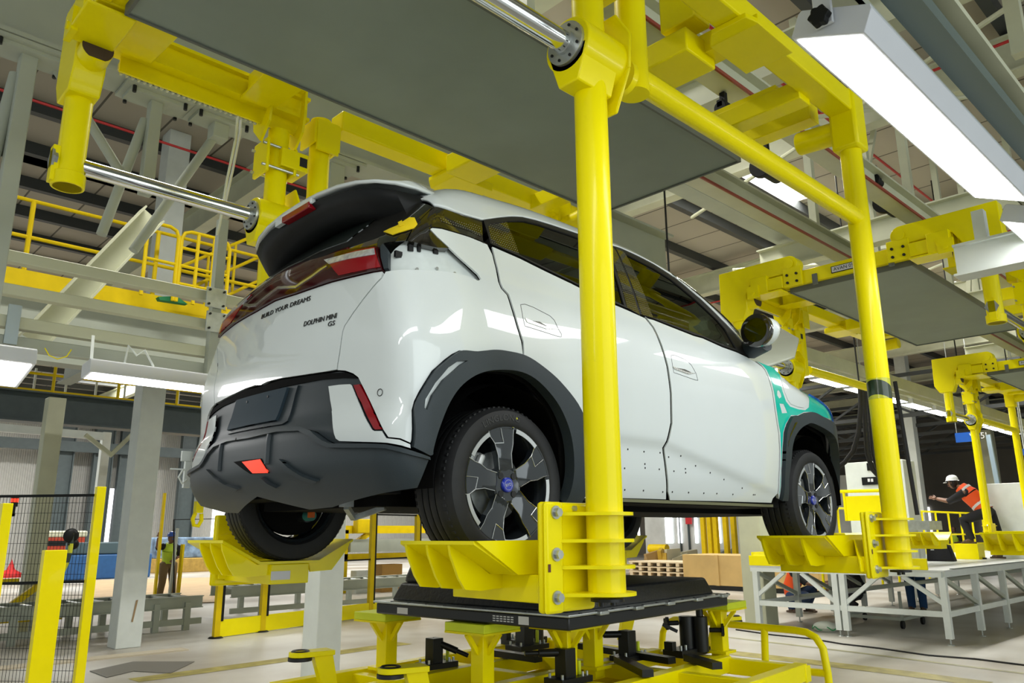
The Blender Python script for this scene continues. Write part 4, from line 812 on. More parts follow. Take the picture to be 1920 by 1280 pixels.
# roof: sheet roof, purlins, skylights
RF = mat('beige_roof_lining', (.40, .36, .29), .7, noise=.12, nscale=.8)
nt = RF.node_tree; b = nt.nodes['Principled BSDF']; tc = nt.nodes.new('ShaderNodeTexCoord'); sp_ = nt.nodes.new('ShaderNodeSeparateXYZ'); nt.links.new(tc.outputs['Object'], sp_.inputs[0])
ml = nt.nodes.new('ShaderNodeMath'); ml.operation = 'FRACT'; mm_ = nt.nodes.new('ShaderNodeMath'); mm_.operation = 'MULTIPLY'; mm_.inputs[1].default_value = 1.0; nt.links.new(sp_.outputs[0], mm_.inputs[0]); nt.links.new(mm_.outputs[0], ml.inputs[0])
l_ = nt.nodes.new('ShaderNodeMath'); l_.operation = 'LESS_THAN'; l_.inputs[1].default_value = .035; nt.links.new(ml.outputs[0], l_.inputs[0]); mx = nt.nodes.new('ShaderNodeMix'); mx.data_type = 'RGBA'; mx.inputs[6].default_value = (.40, .36, .29, 1); mx.inputs[7].default_value = (.10, .09, .07, 1); nt.links.new(l_.outputs[0], mx.inputs[0]); nt.links.new(mx.outputs[2], b.inputs['Base Color'])
RZ = 8.3
SKX = [(6.5, 7.6), (18.5, 19.6), (30, 31.4)]
ce = MB(); xs = [-6] + [v for s in SKX for v in s] + [48]
ce = MB()
SKY_Y = [(3.0, 4.4), (12.0, 13.4)]
ce.box((-6, -14, RZ), (48, 3.4, RZ + .1)).box((-6, 4.2, RZ), (48, 12.0, RZ + .1)).box((-6, 12.8, RZ), (48, 42, RZ + .1))
for x0, x1 in ((-6, -1.2), (1.6, 4.4), (7.2, 10.0), (12.8, 15.6), (18.4, 21.2), (24, 48)): ce.box((x0, 3.4, RZ), (x1, 4.2, RZ + .1)).box((x0 if x0 > 5 else -6, 12.0, RZ), (max(x1, 10.0), 12.8, RZ + .1))
ce = struct(ce.build('ceiling', RF))
SKL = mat('skylight_sheet', (.95, 1, 1), .5, emis=3.0)
for k, x0 in enumerate((-1.2, 4.4, 10.0, 15.6, 21.2)):
    for y0 in (3.4, 12.0):
        if y0 < 5 or x0 > 5: struct(MB().box((x0, y0, RZ + .06), (x0 + 2.8, y0 + .8, RZ + .08)).build('window_%d' % (k * 2 + (y0 > 5) + 1), SKL))
DKP = mat('dark_purlin', (.055, .06, .06), .5, metal=.3)
for k in range(32):
    y = -9 + k * 1.6; MB().box((-6, y, RZ - .22), (48, y + .14, RZ)).build('roof_purlin', DKP, ce)
for k in range(9):
    x = -2 + k * 5.6; MB().ibeam((x, -14, RZ - .55), (x, 42, RZ - .55), .25, .55, .03).build('roof_rafter', CRM, ce)
RDP = mat('red_sprinkler_pipe', (.42, .02, .02), .4)
for k, y in enumerate((1.2, 8.4)):
    tag(MB().tube((-4, y, RZ - .95), (40, y, RZ - .95), .02, 8).build('sprinkler_pipe', RDP), 'thin red sprinkler pipe under the roof', 'pipe', 'red sprinkler pipes under the roof')
for k, x in enumerate((8.0, 15.0)):
    tag(MB().tube((x, -4, RZ - 1.0), (x, 20, RZ - 1.0), .02, 8).build('sprinkler_pipe', RDP), 'thin red sprinkler pipe crossing under the roof', 'pipe', 'red cross pipes under the roof')
# left wall: pale corrugated cladding, dark columns, bright door openings
WL = mat('pale_profiled_cladding', (.50, .50, .47), .6, noise=.08)
nt = WL.node_tree; b = nt.nodes['Principled BSDF']; wv = nt.nodes.new('ShaderNodeTexWave'); wv.inputs['Scale'].default_value = 3.2; tc = nt.nodes.new('ShaderNodeTexCoord'); nt.links.new(tc.outputs['Object'], wv.inputs['Vector'])
bp = nt.nodes.new('ShaderNodeBump'); bp.inputs['Strength'].default_value = .6; bp.inputs['Distance'].default_value = .03; nt.links.new(wv.outputs[0], bp.inputs['Height']); nt.links.new(bp.outputs[0], b.inputs['Normal'])
YW = 41.0
opens = []
for (u0, u1) in ((186, 213), (232, 252), (398, 430)):
    a = on(u0, 960, 'y', YW); c_ = on(u1, 960, 'y', YW); opens.append((a[0], c_[0]))
wl = MB(); px_ = -6
zt = on(200, 915, 'y', YW)[2]; zb = .9
for a, c_ in opens: wl.box((px_, YW, 0), (a, YW + .2, zt)); wl.box((a, YW, 0), (c_, YW + .2, zb)); px_ = c_
wl.box((px_, YW, 0), (48, YW + .2, zt)).box((-6, YW, zt), (48, YW + .2, RZ)); struct(wl.build('wall_left', WL))
DAY = mat('daylight_opening', (.93, .97, 1), .5, emis=2.2)
for k, (a, c_) in enumerate(opens): struct(MB().box((a, YW + .1, zb), (c_, YW + .12, zt)).build('window_%d' % (11 + k), DAY))
struct(MB().box((44, -14, 0), (44.2, 42, RZ)).build('wall_far', mat('dark_far_cladding', (.17, .155, .13), .7, noise=.2, nscale=.6)))
for k, (y0, y1, z0, z1) in enumerate(((9.3, 10.0, 0.6, 3.2), (12.5, 13.1, .6, 2.8), (15.5, 17, .8, 3.0), (3.9, 4.7, .7, 2.6))): struct(MB().box((43.9, y0, z0), (43.95, y1, z1)).build('window_%d' % (15 + k), DAY))
TEALB = mat('dark_teal_steel', (.075, .10, .105), .5, noise=.15)
def steel(name, m_, material, label, cat, group=None): return tag(m_.build(name, material), label, cat, group)
steel('crane_beam', MB().ibeam((-4, 14.5, 4.05), (30, 14.5, 4.05), .4, .6, .03), TEALB, 'long dark teal beam crossing the far left of the hall', 'beam')
for k, (u, v) in enumerate(((100, 1000), (175, 1010), (225, 1000), (345, 960))):
    p = on(u, v, 'y', 40); steel('wall_column', MB().ibeam((p[0], 40, 0), (p[0], 40, RZ), .35, .9, .05), TEALB, 'dark steel column against the pale left wall', 'column', 'dark columns along the left wall')
steel('wall_girt', MB().box((-6, 39.6, 5.6), (40, 39.8, 6.1)), TEALB, 'dark horizontal rail along the left wall', 'rail')
# pale building columns; each base read on the floor
def column(u, v, s, top, label, material=WHT, name='steel_column'):
    p = on(u, v, 'z', 0); o = MB().box((p[0] - s / 2, p[1], 0), (p[0] + s / 2, p[1] + s, top)).build(name, material, bevel=.01); return tag(o, label, 'column')
CA = column(240, 1215, .36, RZ, 'thick pale square column left of the car, standing clear on the floor')
MB().plate([on(u, v, 'y', on(240, 1215, 'z', 0)[1] - .004) for u, v in ((255, 1125), (259, 1124), (249, 1166), (246, 1165))], .004, (0, -1, 0)).build('brown_mark', mat('brown_taped_mark', (.3, .2, .1), .6), CA)
column(611, 1330, .27, 1.42 + 2.0, 'white square column rising behind the left wheel cradle')
column(1450, 1172, .42, 3.9, 'pale column behind the front wheel cradle, beside the wooden crate', CRM)
column(1752, 1080, .40, RZ, 'tall pale column right of the taped yellow pole', WHT)
column(50, 1190, .28, 4.0, 'cream column behind the mesh fence at the far left', CRM)
column(166, 1120, .22, 4.4, 'thin white post near the bright door openings', WHT)
column(1900, 1070, .5, RZ, 'wide pale column at the right edge carrying red and blue signs', CRM)
# great longitudinal girders either side of the line
steel('track_girder', MB().ibeam((-5, 2.55, 5.02), (6, 2.55, 5.02), .30, .58, .03), GRYW, 'huge grey-green girder running over the left side of the line', 'girder')
steel('track_girder', MB().ibeam((2.6, 2.05, 5.9), (16, 2.05, 5.9), .25, .35, .03), GRYW, 'pale girder high above the car roof, running away', 'girder')
for k, (y, z, h) in enumerate(((-.45, 4.75, .22), (.55, 4.75, .22))):
    o = thing('conveyor_track', ('cream conveyor track over the right half of the grey sheet', 'cream conveyor track over the left half of the grey sheet')[k], 'track', (0, y, z))
    MB().ibeam((-4, y, z), (32, y, z), .16, h, .02).build('track_rail', CRM, o); MB().box((-4, y - .10, z - h / 2 - .01), (32, y - .085, z - h / 2 + .015)).build('power_rail', mat('red_conductor_rail', (.28, .05, .03), .4), o)
    for q in range(6): MB().bar((1.5 + q * 4.5, y, z + h / 2), (1.5 + q * 4.5, y, RZ - .8), .08).build('track_hanger', CRM, o)
steel('cable_tray', MB().box((-4, -1.35, 4.95), (30, -1.15, 5.0)).box((-4, -1.35, 4.95), (30, -1.34, 5.06)).box((-4, -1.16, 4.95), (30, -1.15, 5.06)), GRYW, 'long pale cable tray beside the right conveyor track', 'tray')
# cross girders between them
for k, x in enumerate((3.6, 8.2, 12.8, 17.4)):
    steel('cross_girder', MB().ibeam((x, -3.2, 5.45), (x, 2.38, 5.45), .2, .34, .02), CRM, ('nearest', 'second', 'third', 'farthest')[k] + ' cream cross girder over the line of carriers', 'girder', 'cream cross girders over the line')
    for y in (-1.9, .95):
        steel('brace_bar', MB().bar((x, y, 5.5), (x + 1.4, y + .1, 7.6), .07), CRM, 'thin slanting cream brace bar above the girders', 'brace', 'slanting brace bars above the line')
        steel('hanger_post', MB().bar((x + .6, y, 5.0), (x + .6, y, RZ - .2), .10), CRM, 'upright cream hanger post above the girders', 'post', 'upright hanger posts above the line')
    tag(MB().tube((x + 1.0, 1.55, 3.4), (x + 1.0, 1.55, RZ), .012, 6).build('black_cable', RUB), 'black cable hanging between the carriers', 'cable', 'black cables hanging over the line')
for k, (x0, y0, x1, y1) in enumerate(((5.5, -3, 9, 4), (9, -3, 5.5, 4), (12, -2, 16, 4), (16, -2, 12, 5))):
    steel('tie_rod', MB().tube((x0, y0, 6.6), (x1, y1, 6.9), .03, 8), CRM, 'crossed thin tie rod below the skylights', 'rod', 'crossed tie rods below the skylights')
# hanging trestle frame on the left: posts bolted below the girder
def hang_post(u, v, top, bot, w, label):
    y = 2.55; p = on(u, v, 'y', y); t = thing('hanging_post', label, 'post', (p[0], y, top))
    MB().bar((p[0], y, bot), (p[0], y, top), w).build('post', GRYW, t, bevel=.006)
    MB().box((p[0] - .24, y - .14, top), (p[0] + .24, y + .14, top + .025)).box((p[0] - .20, y - .10, top - .03), (p[0] + .20, y + .10, top)).build('top_plate', GRYW, t)
    b_ = MB()
    for dx in (-.18, .18):
        for dy in (-.10, .10): b_.tube((p[0] + dx, y + dy, top - .05), (p[0] + dx, y + dy, top + .08), .014, 8)
    b_.build('plate_bolts', BLKM, t); return p[0]
hx = [hang_post(55, 100, 4.70, 2.9, .10, 'thick grey-white hanging post at the top left corner'), hang_post(292, 190, 4.70, 3.95, .085, 'grey-white hanging post between the yellow arm and the carrier pole'), hang_post(410, 240, 4.70, 4.55, .12, 'short hanging bracket under the girder beside the white cables'), hang_post(625, 330, 4.70, 4.4, .14, 'hanging bracket under the girder just above the car spoiler')]
for (u0, v0, u1, v1, r, lab) in ((100, 120, 230, 330, .034, 'slanting tube brace from the girder down to the right, left of the middle post'), (410, 245, 250, 470, .034, 'slanting tube brace below the short bracket, reaching down to the left'), (272, 225, 190, 440, .034, 'steep tube brace beside the middle hanging post'), (30, 140, -15, 300, .04, 'steep tube brace at the left edge of the view')):
    tag(MB().tube(on(u0, v0, 'y', 2.6), on(u1, v1, 'y', 2.6), r, 14).build('brace_tube', GRYW), lab, 'brace')
# four horizontal cream beams with lamp rail
Y3 = 3.3
for k, (v0, v1, h, lab) in enumerate(((478, 556, .085, 'topmost of the four cream beams crossing the left side'), (541, 612, .08, 'second cream beam from the top on the left side'), (602, 662, .085, 'third cream beam down on the left side, stained with rust'), (640, 694, .09, 'lowest pale beam on the left, above the long lamp'))):
    a = on(0, v0, 'y', Y3); z = a[2]; tag(MB().bar((-3.2, Y3, z), (4.5, Y3, z), .09, h).build('cream_beam', CRM if k != 3 else GRYW, bevel=.006), lab, 'beam')
zl = on(0, 640, 'y', Y3)[2]
pxx = on(405, 560, 'y', Y3 - .08)[0]
pt_ = thing('lamp_frame_post', 'slender pale post with square bolted plates left of the car', 'post', (pxx, Y3 - .08, 4.2))
MB().bar((pxx, Y3 - .08, 2.6), (pxx, Y3 - .08, 4.2), .075).build('post', GRYW, pt_)
for v in (559, 604):
    p = on(405, v, 'y', Y3 - .13); MB().box((p[0] - .085, Y3 - .14, p[2] - .085), (p[0] + .085, Y3 - .125, p[2] + .085)).build('square_plate', ZINC, pt_, bevel=.004)
    q = MB()
    for dx in (-.06, .06):
        for dz in (-.06, .06): q.tube((p[0] + dx, Y3 - .14, p[2] + dz), (p[0] + dx, Y3 - .155, p[2] + dz), .010, 6)
    q.build('plate_bolts', BLKM, pt_)
p = on(25, 607, 'y', Y3 - .1); tag(MB().box((p[0] - .04, Y3 - .09, p[2] - .14), (p[0] + .04, Y3 - .07, p[2] + .14)).build('joint_plate', mat('blue_grey_galvanised', (.34, .40, .43), .4, metal=.5)), 'blue-grey joint plate joining the lower beams at the left edge', 'plate')
# white cables dropping from the girder
tag(MB().path([on(u, v, 'y', 1.75) for u, v in ((448, 185), (442, 260), (425, 340), (412, 420), (407, 440))], .009, 8).build('white_cable', WHT), 'left one of the two white cables hanging by the yellow pole', 'cable')
tag(MB().path([on(u, v, 'y', 1.78) for u, v in ((453, 185), (450, 250), (436, 320), (420, 390))], .009, 8).build('white_cable', LAMPB), 'right one of the two white cables hanging by the yellow pole', 'cable')
tag(MB().path([on(u, v, 'y', 3.2) for u, v in ((84, 652), (92, 666), (108, 673), (125, 668), (134, 655))], .004, 8).build('yellow_cable', YEL), 'thin yellow cable sagging under the lowest pale beam', 'cable')
# slanting H-beam and mezzanine with yellow guard rails
a, b_ = on(285, 405, 'y', 5.2), on(60, 640, 'y', 5.2)
steel('slanting_girder', MB().ibeam(a, b_, .20, .24, .02), CRM, 'cream H-beam slanting down to the left under the yellow arm', 'girder')
YM = 7.5
zk = on(0, 515, 'y', YM)[2]
mz = thing('mezzanine', 'high steel mezzanine with a yellow kick board, upper left', 'mezzanine', (-3, YM, zk))
MB().box((-4, YM, zk - .10), (14, YM + .02, zk + .12)).build('kick_board', YELD, mz)
MB().box((-4, YM + .02, zk - .06), (14, YM + 3, zk - .02)).build('deck', GRYW, mz)
MB().ibeam((-4, YM + .15, zk - .55), (14, YM + .15, zk - .55), .3, .8, .03).build('edge_girder', GRYW, mz)
for k in range(4): MB().ibeam((-2 + k * 3.2, YM + .2, zk - .45), (-2 + k * 3.2, YM + 3, zk - .45), .2, .5, .02).build('floor_beam', GRYW, mz)
gr = thing('guard_rail', 'long yellow guard rail along the edge of the high mezzanine', 'railing', (-3, YM, zk))
for dz in (.55, 1.02): MB().tube((-3.5, YM + .05, zk + dz), (3.0, YM + .05, zk + dz), .025, 8).build('rail_tube', YELD, gr)
for k in range(4): MB().tube((-1.6 + k * 1.5, YM + .05, zk), (-1.6 + k * 1.5, YM + .05, zk + 1.02), .03, 8).build('rail_post', YELD, gr)
def loop_rail(name, x0, x1, y, z0, label, material=YELD, h=1.0, r=.025, bars=(.5,), posts=0, dy=0):
    t = thing(name, label, 'railing', (x0, y, z0)); c = .12
    MB().path([(x0, y, z0), (x0, y, z0 + h - c), (x0 + c * .3, y, z0 + h - c * .3), (x0 + c, y + dy * .1, z0 + h), (x1 - c, y + dy * .9, z0 + h), (x1 - c * .3, y + dy, z0 + h - c * .3), (x1, y + dy, z0 + h - c), (x1, y + dy, z0)], r, 10).build('rail_tube', material, t)
    for f in bars: MB().tube((x0, y, z0 + h * f), (x1, y + dy, z0 + h * f), r * .9, 8).build('rail_tube', material, t)
    for k in range(posts): f = (k + 1) / (posts + 1); MB().tube((x0 + (x1 - x0) * f, y + dy * f, z0), (x0 + (x1 - x0) * f, y + dy * f, z0 + h), r, 8).build('rail_post', material, t)
    return t
xa, xb, xc, xd = [on(u, 480, 'y', YM - .3)[0] for u in (272, 332, 338, 430)]
loop_rail('guard_rail', xa, xb, YM - .3, zk, 'looped yellow guard rail end left of the stair on the mezzanine', bars=(.5,))
loop_rail('guard_rail', xc, xd, YM - .3, zk, 'looped yellow guard rail gate by the stair on the mezzanine', bars=(.25, .5, .75), posts=2)
s0, s1 = on(338, 500, 'y', YM + .6), on(470, 400, 'y', YM + .6)
st = thing('stair_railing', 'yellow stair railing climbing to the right above the mezzanine', 'railing', s0)
for dz in (0, -.4, -.8): MB().tube((s0[0], s0[1], s0[2] + dz), (s1[0] + 1, s1[1], s1[2] + dz + .3), .025, 8).build('rail_tube', YELD, st)
for k in range(6): f = k / 5; MB().tube((s0[0] + (s1[0] + 1 - s0[0]) * f, s0[1], s0[2] - .8 + (s1[2] + .3 - s0[2]) * f), (s0[0] + (s1[0] + 1 - s0[0]) * f, s0[1], s0[2] + (s1[2] + .3 - s0[2]) * f), .022, 8).build('rail_post', YELD, st)
tag(MB().plate([on(u, v, 'y', YM - .25) for u, v in ((297, 556), (332, 555), (352, 570), (300, 562))], .1, (0, 1, 0)).build('green_sheet', mat('green_tarpaulin', (.01, .18, .06), .6)), 'green sheet lying on the mezzanine edge', 'sheet')
# ---- lamps
def lamp(x0, x1, y, z, w, label, group=None, e=LAMPE, pw=0, tilt=0, bracket=False):
    t = thing('strip_lamp', label, 'lamp', (x0, y, z), group)
    hw = w / 2; k = hw * .62
    prof = [(-hw, 0), (hw, 0), (hw, .085), (hw * .93, .10), (-hw * .93, .10), (-hw, .085)]
    ct, s_ = math.cos(tilt), math.sin(tilt)
    V = [(x0, y + a * ct - b2 * s_, z + a * s_ + b2 * ct) for a, b2 in prof] + [(x1, y + a * ct - b2 * s_, z + a * s_ + b2 * ct) for a, b2 in prof]
    MB().add(V, [(i, (i + 1) % 6, 6 + (i + 1) % 6, 6 + i) for i in range(6)] + [tuple(range(6))[::-1], tuple(range(6, 12))]).build('housing', LAMPB, t, bevel=.003)
    g = hw * .88; V = [(x, y + a * ct + .003 * s_, z + a * s_ - .003 * ct) for x in (x0 + .02, x1 - .02) for a in (-g, g)]
    MB().add(V, [(0, 1, 3, 2)]).build('diffuser', e, t, fix=False)
    if pw:
        l = bpy.data.lights.new('lamp_light', 'AREA'); l.shape = 'RECTANGLE'; l.size = x1 - x0; l.size_y = w * .9; l.energy = pw; l.color = (1, 1, .97)
        o = bpy.data.objects.new('lamp_light', l); link(o, t); o.location = ((x1 - x0) / 2, 0 + .012 * s_, -.012); o.rotation_euler = (tilt, 0, 0)
    if bracket:
        MB().box((x0 - .02, y - .035, z + .03), (x0 - .004, y + .03, z + .36)).build('end_bracket', LAMPB, t, bevel=.004)
        kn = MB(); pp = []
        for q in range(24): a = 2 * PI * q / 24; r = .034 * (1 + .14 * math.cos(6 * a)); pp.append((x0 - .055, y + r * math.cos(a), z + .055 + r * math.sin(a)))
        kn.plate(pp, .03, (1, 0, 0)); kn.build('star_knob', BLK, t, bevel=.003)
    return t
RYL = -2.01
lamp(.38, 2.40, RYL, 3.265, .27, 'very large bright strip lamp at the top right, nearest the camera', pw=3, bracket=True, tilt=.40)
lamp(2.86, 4.86, RYL, 3.265, .27, 'second strip lamp beyond the nearest one at the right edge', pw=3, tilt=.40)
for k in range(2):
    x = -.15 - 2.3 * (k + 1); lamp(x, x + 2.0, RYL, 3.265, .27, 'bright strip lamp in the row beside the car', 'strip lamps behind the camera, mirrored in the car door', pw=3, tilt=.40)
rt = thing('lamp_mounting_rail', 'grey channel rail above the nearest strip lamp', 'rail', (0, RYL - .1, 3.5))
MB().box((-9, RYL - .26, 3.36), (9, RYL - .16, 3.42)).build('channel', mat('slate_channel', (.16, .21, .20), .35, metal=.3), rt); MB().box((-9, RYL - .30, 3.46), (9, RYL - .22, 3.49)).build('top_channel', CRM, rt)
bb = thing('bracket_beam', 'white channel beam on a drop post below the second strip lamp', 'beam', on(1830, 430, 'x', 3.4))
pA, pB = on(1795, 490, 'x', 3.4), on(1800, 490, 'x', 3.4)
MB().box((3.36, pA[1], pA[2] - .12), (3.375, pA[1] - 1.2, pA[2] + .09)).box((3.28, pA[1], pA[2] - .13), (3.44, pA[1] - 1.2, pA[2] - .115)).box((3.33, pA[1], pA[2] + .08), (3.40, pA[1] - 1.2, pA[2] + .095)).build('channel', WHT, bb)
pC = on(1838, 420, 'x', 3.4); MB().box((3.36, pC[1] - .035, pA[2] + .09), (3.43, pC[1] + .035, 3.6)).build('drop_post', WHT, bb)
# row of lamps on the far side, duct above
for k in range(10):
    x = 8.9 + 1.28 * k; lamp(x, x + 1.06, 2.62, 4.0, .26, 'strip lamp in the long row beyond the second carrier', 'far row of strip lamps over the platform', pw=5 if k % 2 else 0)
steel('lamp_row_duct', MB().bar((7, 2.75, 4.38), (32, 2.75, 4.38), .3, .22).bar((7, 2.5, 4.15), (32, 2.5, 4.15), .05, .05), CRM, 'long cream duct above the far row of lamps', 'duct')
xl0 = on(160, 700, 'y', 3.0)[0]; zl0 = on(160, 703, 'y', 3.0)[2]
lamp(xl0, xl0 + 1.25, 3.0, zl0, .20, 'long slim lit lamp under the pale beams, left of the car', pw=6, tilt=-.10)
lp = MB().bar((xl0 + .03, 3.0, zl0 + .05), (xl0 + .06, 3.15, zl0 + .32), .02); tag(lp.build('lamp_bracket', WHT), 'thin white bracket holding the slim lamp on the left', 'bracket')
tag(MB().path([(xl0 + .25, 3.0, zl0 + .12), (xl0 + .27, 3.02, zl0 + .26), (xl0 + .34, 3.04, zl0 + .20), (xl0 + .38, 3.0, zl0 + .24), (xl0 + .46, 3.02, zl0 + .13)], .008, 8).build('lamp_cable', WHT), 'coiled white cable on top of the slim lamp on the left', 'cable')
e_ = on(50, 705, 'y', 2.45); lamp(e_[0] - 1.3, e_[0], 2.45, e_[2], .42, 'bright square-ended lamp cut by the left edge', pw=8, tilt=-.22)
# black drive units riding the tracks
for k, (u, v, z, lab) in enumerate(((1440, 318, 4.55, 'black drive unit with chain wheels under the right conveyor track'), (1667, 385, 4.75, 'black drive unit hanging right of the taped yellow pole'), (1358, 206, 4.5, 'black roller behind the nearest yellow side tube'), (1643, 340, 4.8, 'small black drive part just right of the corner gusset'))):
    c = on(u, v, 'z', z); s_ = (.13, .14, .06, .07)[k]; t = thing('drive_unit', lab, 'drive', c)
    MB().tube((c[0] - s_ * .9, c[1], c[2]), (c[0] + s_ * 1.3, c[1], c[2]), s_ * .55, 18).tube((c[0] - s_, c[1], c[2]), (c[0] - s_ * .6, c[1], c[2]), s_ * .8, 18).box((c[0] - s_, c[1] - s_ * .4, c[2]), (c[0] + s_, c[1] + s_ * .4, c[2] + s_)).build('motor', BLK, t, bevel=.004)
    MB().bar((c[0], c[1], c[2] + s_), (c[0], c[1], c[2] + s_ * 2.2), .04).build('hanger', BLK, t)
# far trusses under the roof, right of the line
for k in range(6):
    x = 26 + k * 3; t = thing('roof_truss', 'dim roof truss far down the hall behind the carriers', 'truss', (x, 0, 6.2), 'dim far roof trusses')
    MB().bar((x, -6, 5.4), (x, 24, 5.4), .12).bar((x, -6, 6.8), (x, 24, 6.8), .12).build('chords', DKP, t)
    q = MB()
    for j in range(12): q.bar((x, -6 + j * 2.5, 5.4 if j % 2 else 6.8), (x, -3.5 + j * 2.5, 6.8 if j % 2 else 5.4), .08)
    q.build('diagonals', DKP, t)
# far walkway with yellow kick board, and braces on the left column
a = on(20, 745, 'y', 17); wk = thing('far_walkway', 'distant walkway with yellow kick board and rails under the left lamps', 'walkway', a)
MB().box((a[0] - 3, 17, a[2] - .25), (18, 17.1, a[2] + .25)).build('kick_board', YELD, wk)
MB().box((a[0] - 3, 17.1, a[2] - .3), (18, 19, a[2] - .2)).build('deck', GRYW, wk)
for dz in (.6, 1.05): MB().tube((a[0] - 3, 17, a[2] + dz), (18, 17, a[2] + dz), .03, 8).build('rail_tube', YELD, wk)
for k in range(14): MB().tube((a[0] - 2 + k * 1.4, 17, a[2] - .3), (a[0] - 2 + k * 1.4, 17, a[2] + 1.05), .035, 8).build('rail_post', YELD, wk)
for k in range(26): MB().tube((a[0] - 2 + k * .7, 18.8, a[2] - .2), (a[0] - 2 + k * .7, 18.8, a[2] + 1.05), .03, 6).build('white_baluster', WHT, wk)
cy = on(50, 1190, 'z', 0)[1]
for (u0, v0, u1, v1, lab) in ((160, 815, 205, 850, 'short pale brace by the thin white post'), (250, 812, 205, 855, 'second short pale brace by the thin white post')):
    tag(MB().bar(on(u0, v0, 'y', cy), on(u1, v1, 'y', cy), .12 if u0 < 100 else .07).build('column_brace', CRM), lab, 'brace')
tag(MB().bar(on(-20, 800, 'y', cy + 1), on(195, 818, 'y', cy + 1), .14).build('white_beam', WHT), 'long white beam below the dark teal one on the left', 'beam')
# ================================================================== battery pack on its lift cart under the car
YAW = math.radians(5.5); NP = Vector((.56, -.58, 0))
def rp_(a, b, z): return (NP.x + a * math.cos(YAW) - b * math.sin(YAW), NP.y + a * math.sin(YAW) + b * math.cos(YAW), z)
def rbox(mb, a0, b0, z0, a1, b1, z1, ins=0):
    v = [rp_(a, b, z) for (z, i) in ((z0, 0), (z1, ins)) for a, b in ((a0 + i, b0 + i), (a1 - i, b0 + i), (a1 - i, b1 - i), (a0 + i, b1 - i))]
    return mb.add(v, [(0, 1, 2, 3), (4, 5, 6, 7), (0, 1, 5, 4), (1, 2, 6, 5), (2, 3, 7, 6), (3, 0, 4, 7)])
LB, WB_ = 1.52, 1.27
bt = thing('battery_pack', 'large flat black battery pack with an aluminium rim, lying on the yellow pads', 'battery', rp_(0, 0, 1.19))
DKB = mat('textured_black_cover', (.016, .017, .018), .45, noise=.3, nscale=60, bump=.25)
rbox(MB(), .0, .0, 1.19, LB, WB_, 1.245).build('tray', mat('black_coated_tray', (.012, .013, .014), .35, noise=.2), bt, bevel=.008)
ar = MB(); rbox(ar, -.012, -.012, 1.245, LB + .012, WB_ + .012, 1.256)
for k in range(5): rbox(ar, .2 + k * .3, -.03, 1.240, .27 + k * .3, .0, 1.256)
ar.build('aluminium_rim', ZINC, bt, bevel=.003)
rbox(MB(), .06, .05, 1.256, LB - .06, WB_ - .05, 1.345, .035).build('cover', DKB, bt, bevel=.012)
hp = MB(); rbox(hp, .10, .55, 1.34, .75, WB_ - .08, 1.52, .05); hp.build('raised_cover', DKB, bt, bevel=.03)
sc_ = MB()
for k in range(12): p = rp_(.08 + k * .13, -.004, 1.256); sc_.tube(p, (p[0], p[1], 1.259), .008, 8)
for k in range(9): p = rp_(-.004, .1 + k * .13, 1.256); sc_.tube(p, (p[0], p[1], 1.259), .008, 8)
sc_.build('rim_screws', BLKM, bt)
for (b0, b1, z0, z1, lab) in ((1.02, 1.10, 1.20, 1.23, 'white barcode label'), (.22, .28, 1.20, 1.235, 'white square label')):
    o = rbox(MB(), -.0015, b0, z0, -.0005, b1, z1).build('label', SILV, bt); o['label'] = lab
pr = MB()
for k in range(6):
    for j in range(3): rbox(pr, -.0012, .31 + k * .022, 1.205 + j * .010, -.0005, .326 + k * .022, 1.210 + j * .010)
pr.build('printed_marks', SILV, bt)
# cart
FZ = .84
cart = thing('lift_cart', 'yellow lift cart with clamps and pads carrying the battery pack', 'cart', rp_(.8, .6, FZ))
fm = MB()
for b in (-.30, .15, .62, 1.1, 1.5): fm.bar(rp_(-.45, b, FZ), rp_(1.75, b, FZ), .07, .09)
for a in (-.45, .05, .6, 1.15, 1.75): fm.bar(rp_(a, -.34, FZ - .01), rp_(a, 1.54, FZ - .01), .07, .085)
fm.build('frame', YEL, cart, bevel=.004)
rbox(MB(), .2, .2, .45, 1.3, 1.05, .80).build('lift_table', YELD, cart, bevel=.01)
rbox(MB(), .0, .1, .12, 1.5, 1.15, .35).build('chassis', YELD, cart, bevel=.02)
wh = MB()
for a in (.1, 1.4):
    for b in (.15, 1.1): p = rp_(a, b, .06); wh.tube((p[0] - .0, p[1] - .025, .06), (p[0], p[1] + .025, .06), .06, 20)
wh.build('castor_wheels', BLK, cart)
MB().tube(rp_(.5, .6, .35), rp_(.5, .6, .50), .10, 20).tube(rp_(1.0, .6, .35), rp_(1.0, .6, .50), .10, 20).build('lift_column', BLKM, cart)
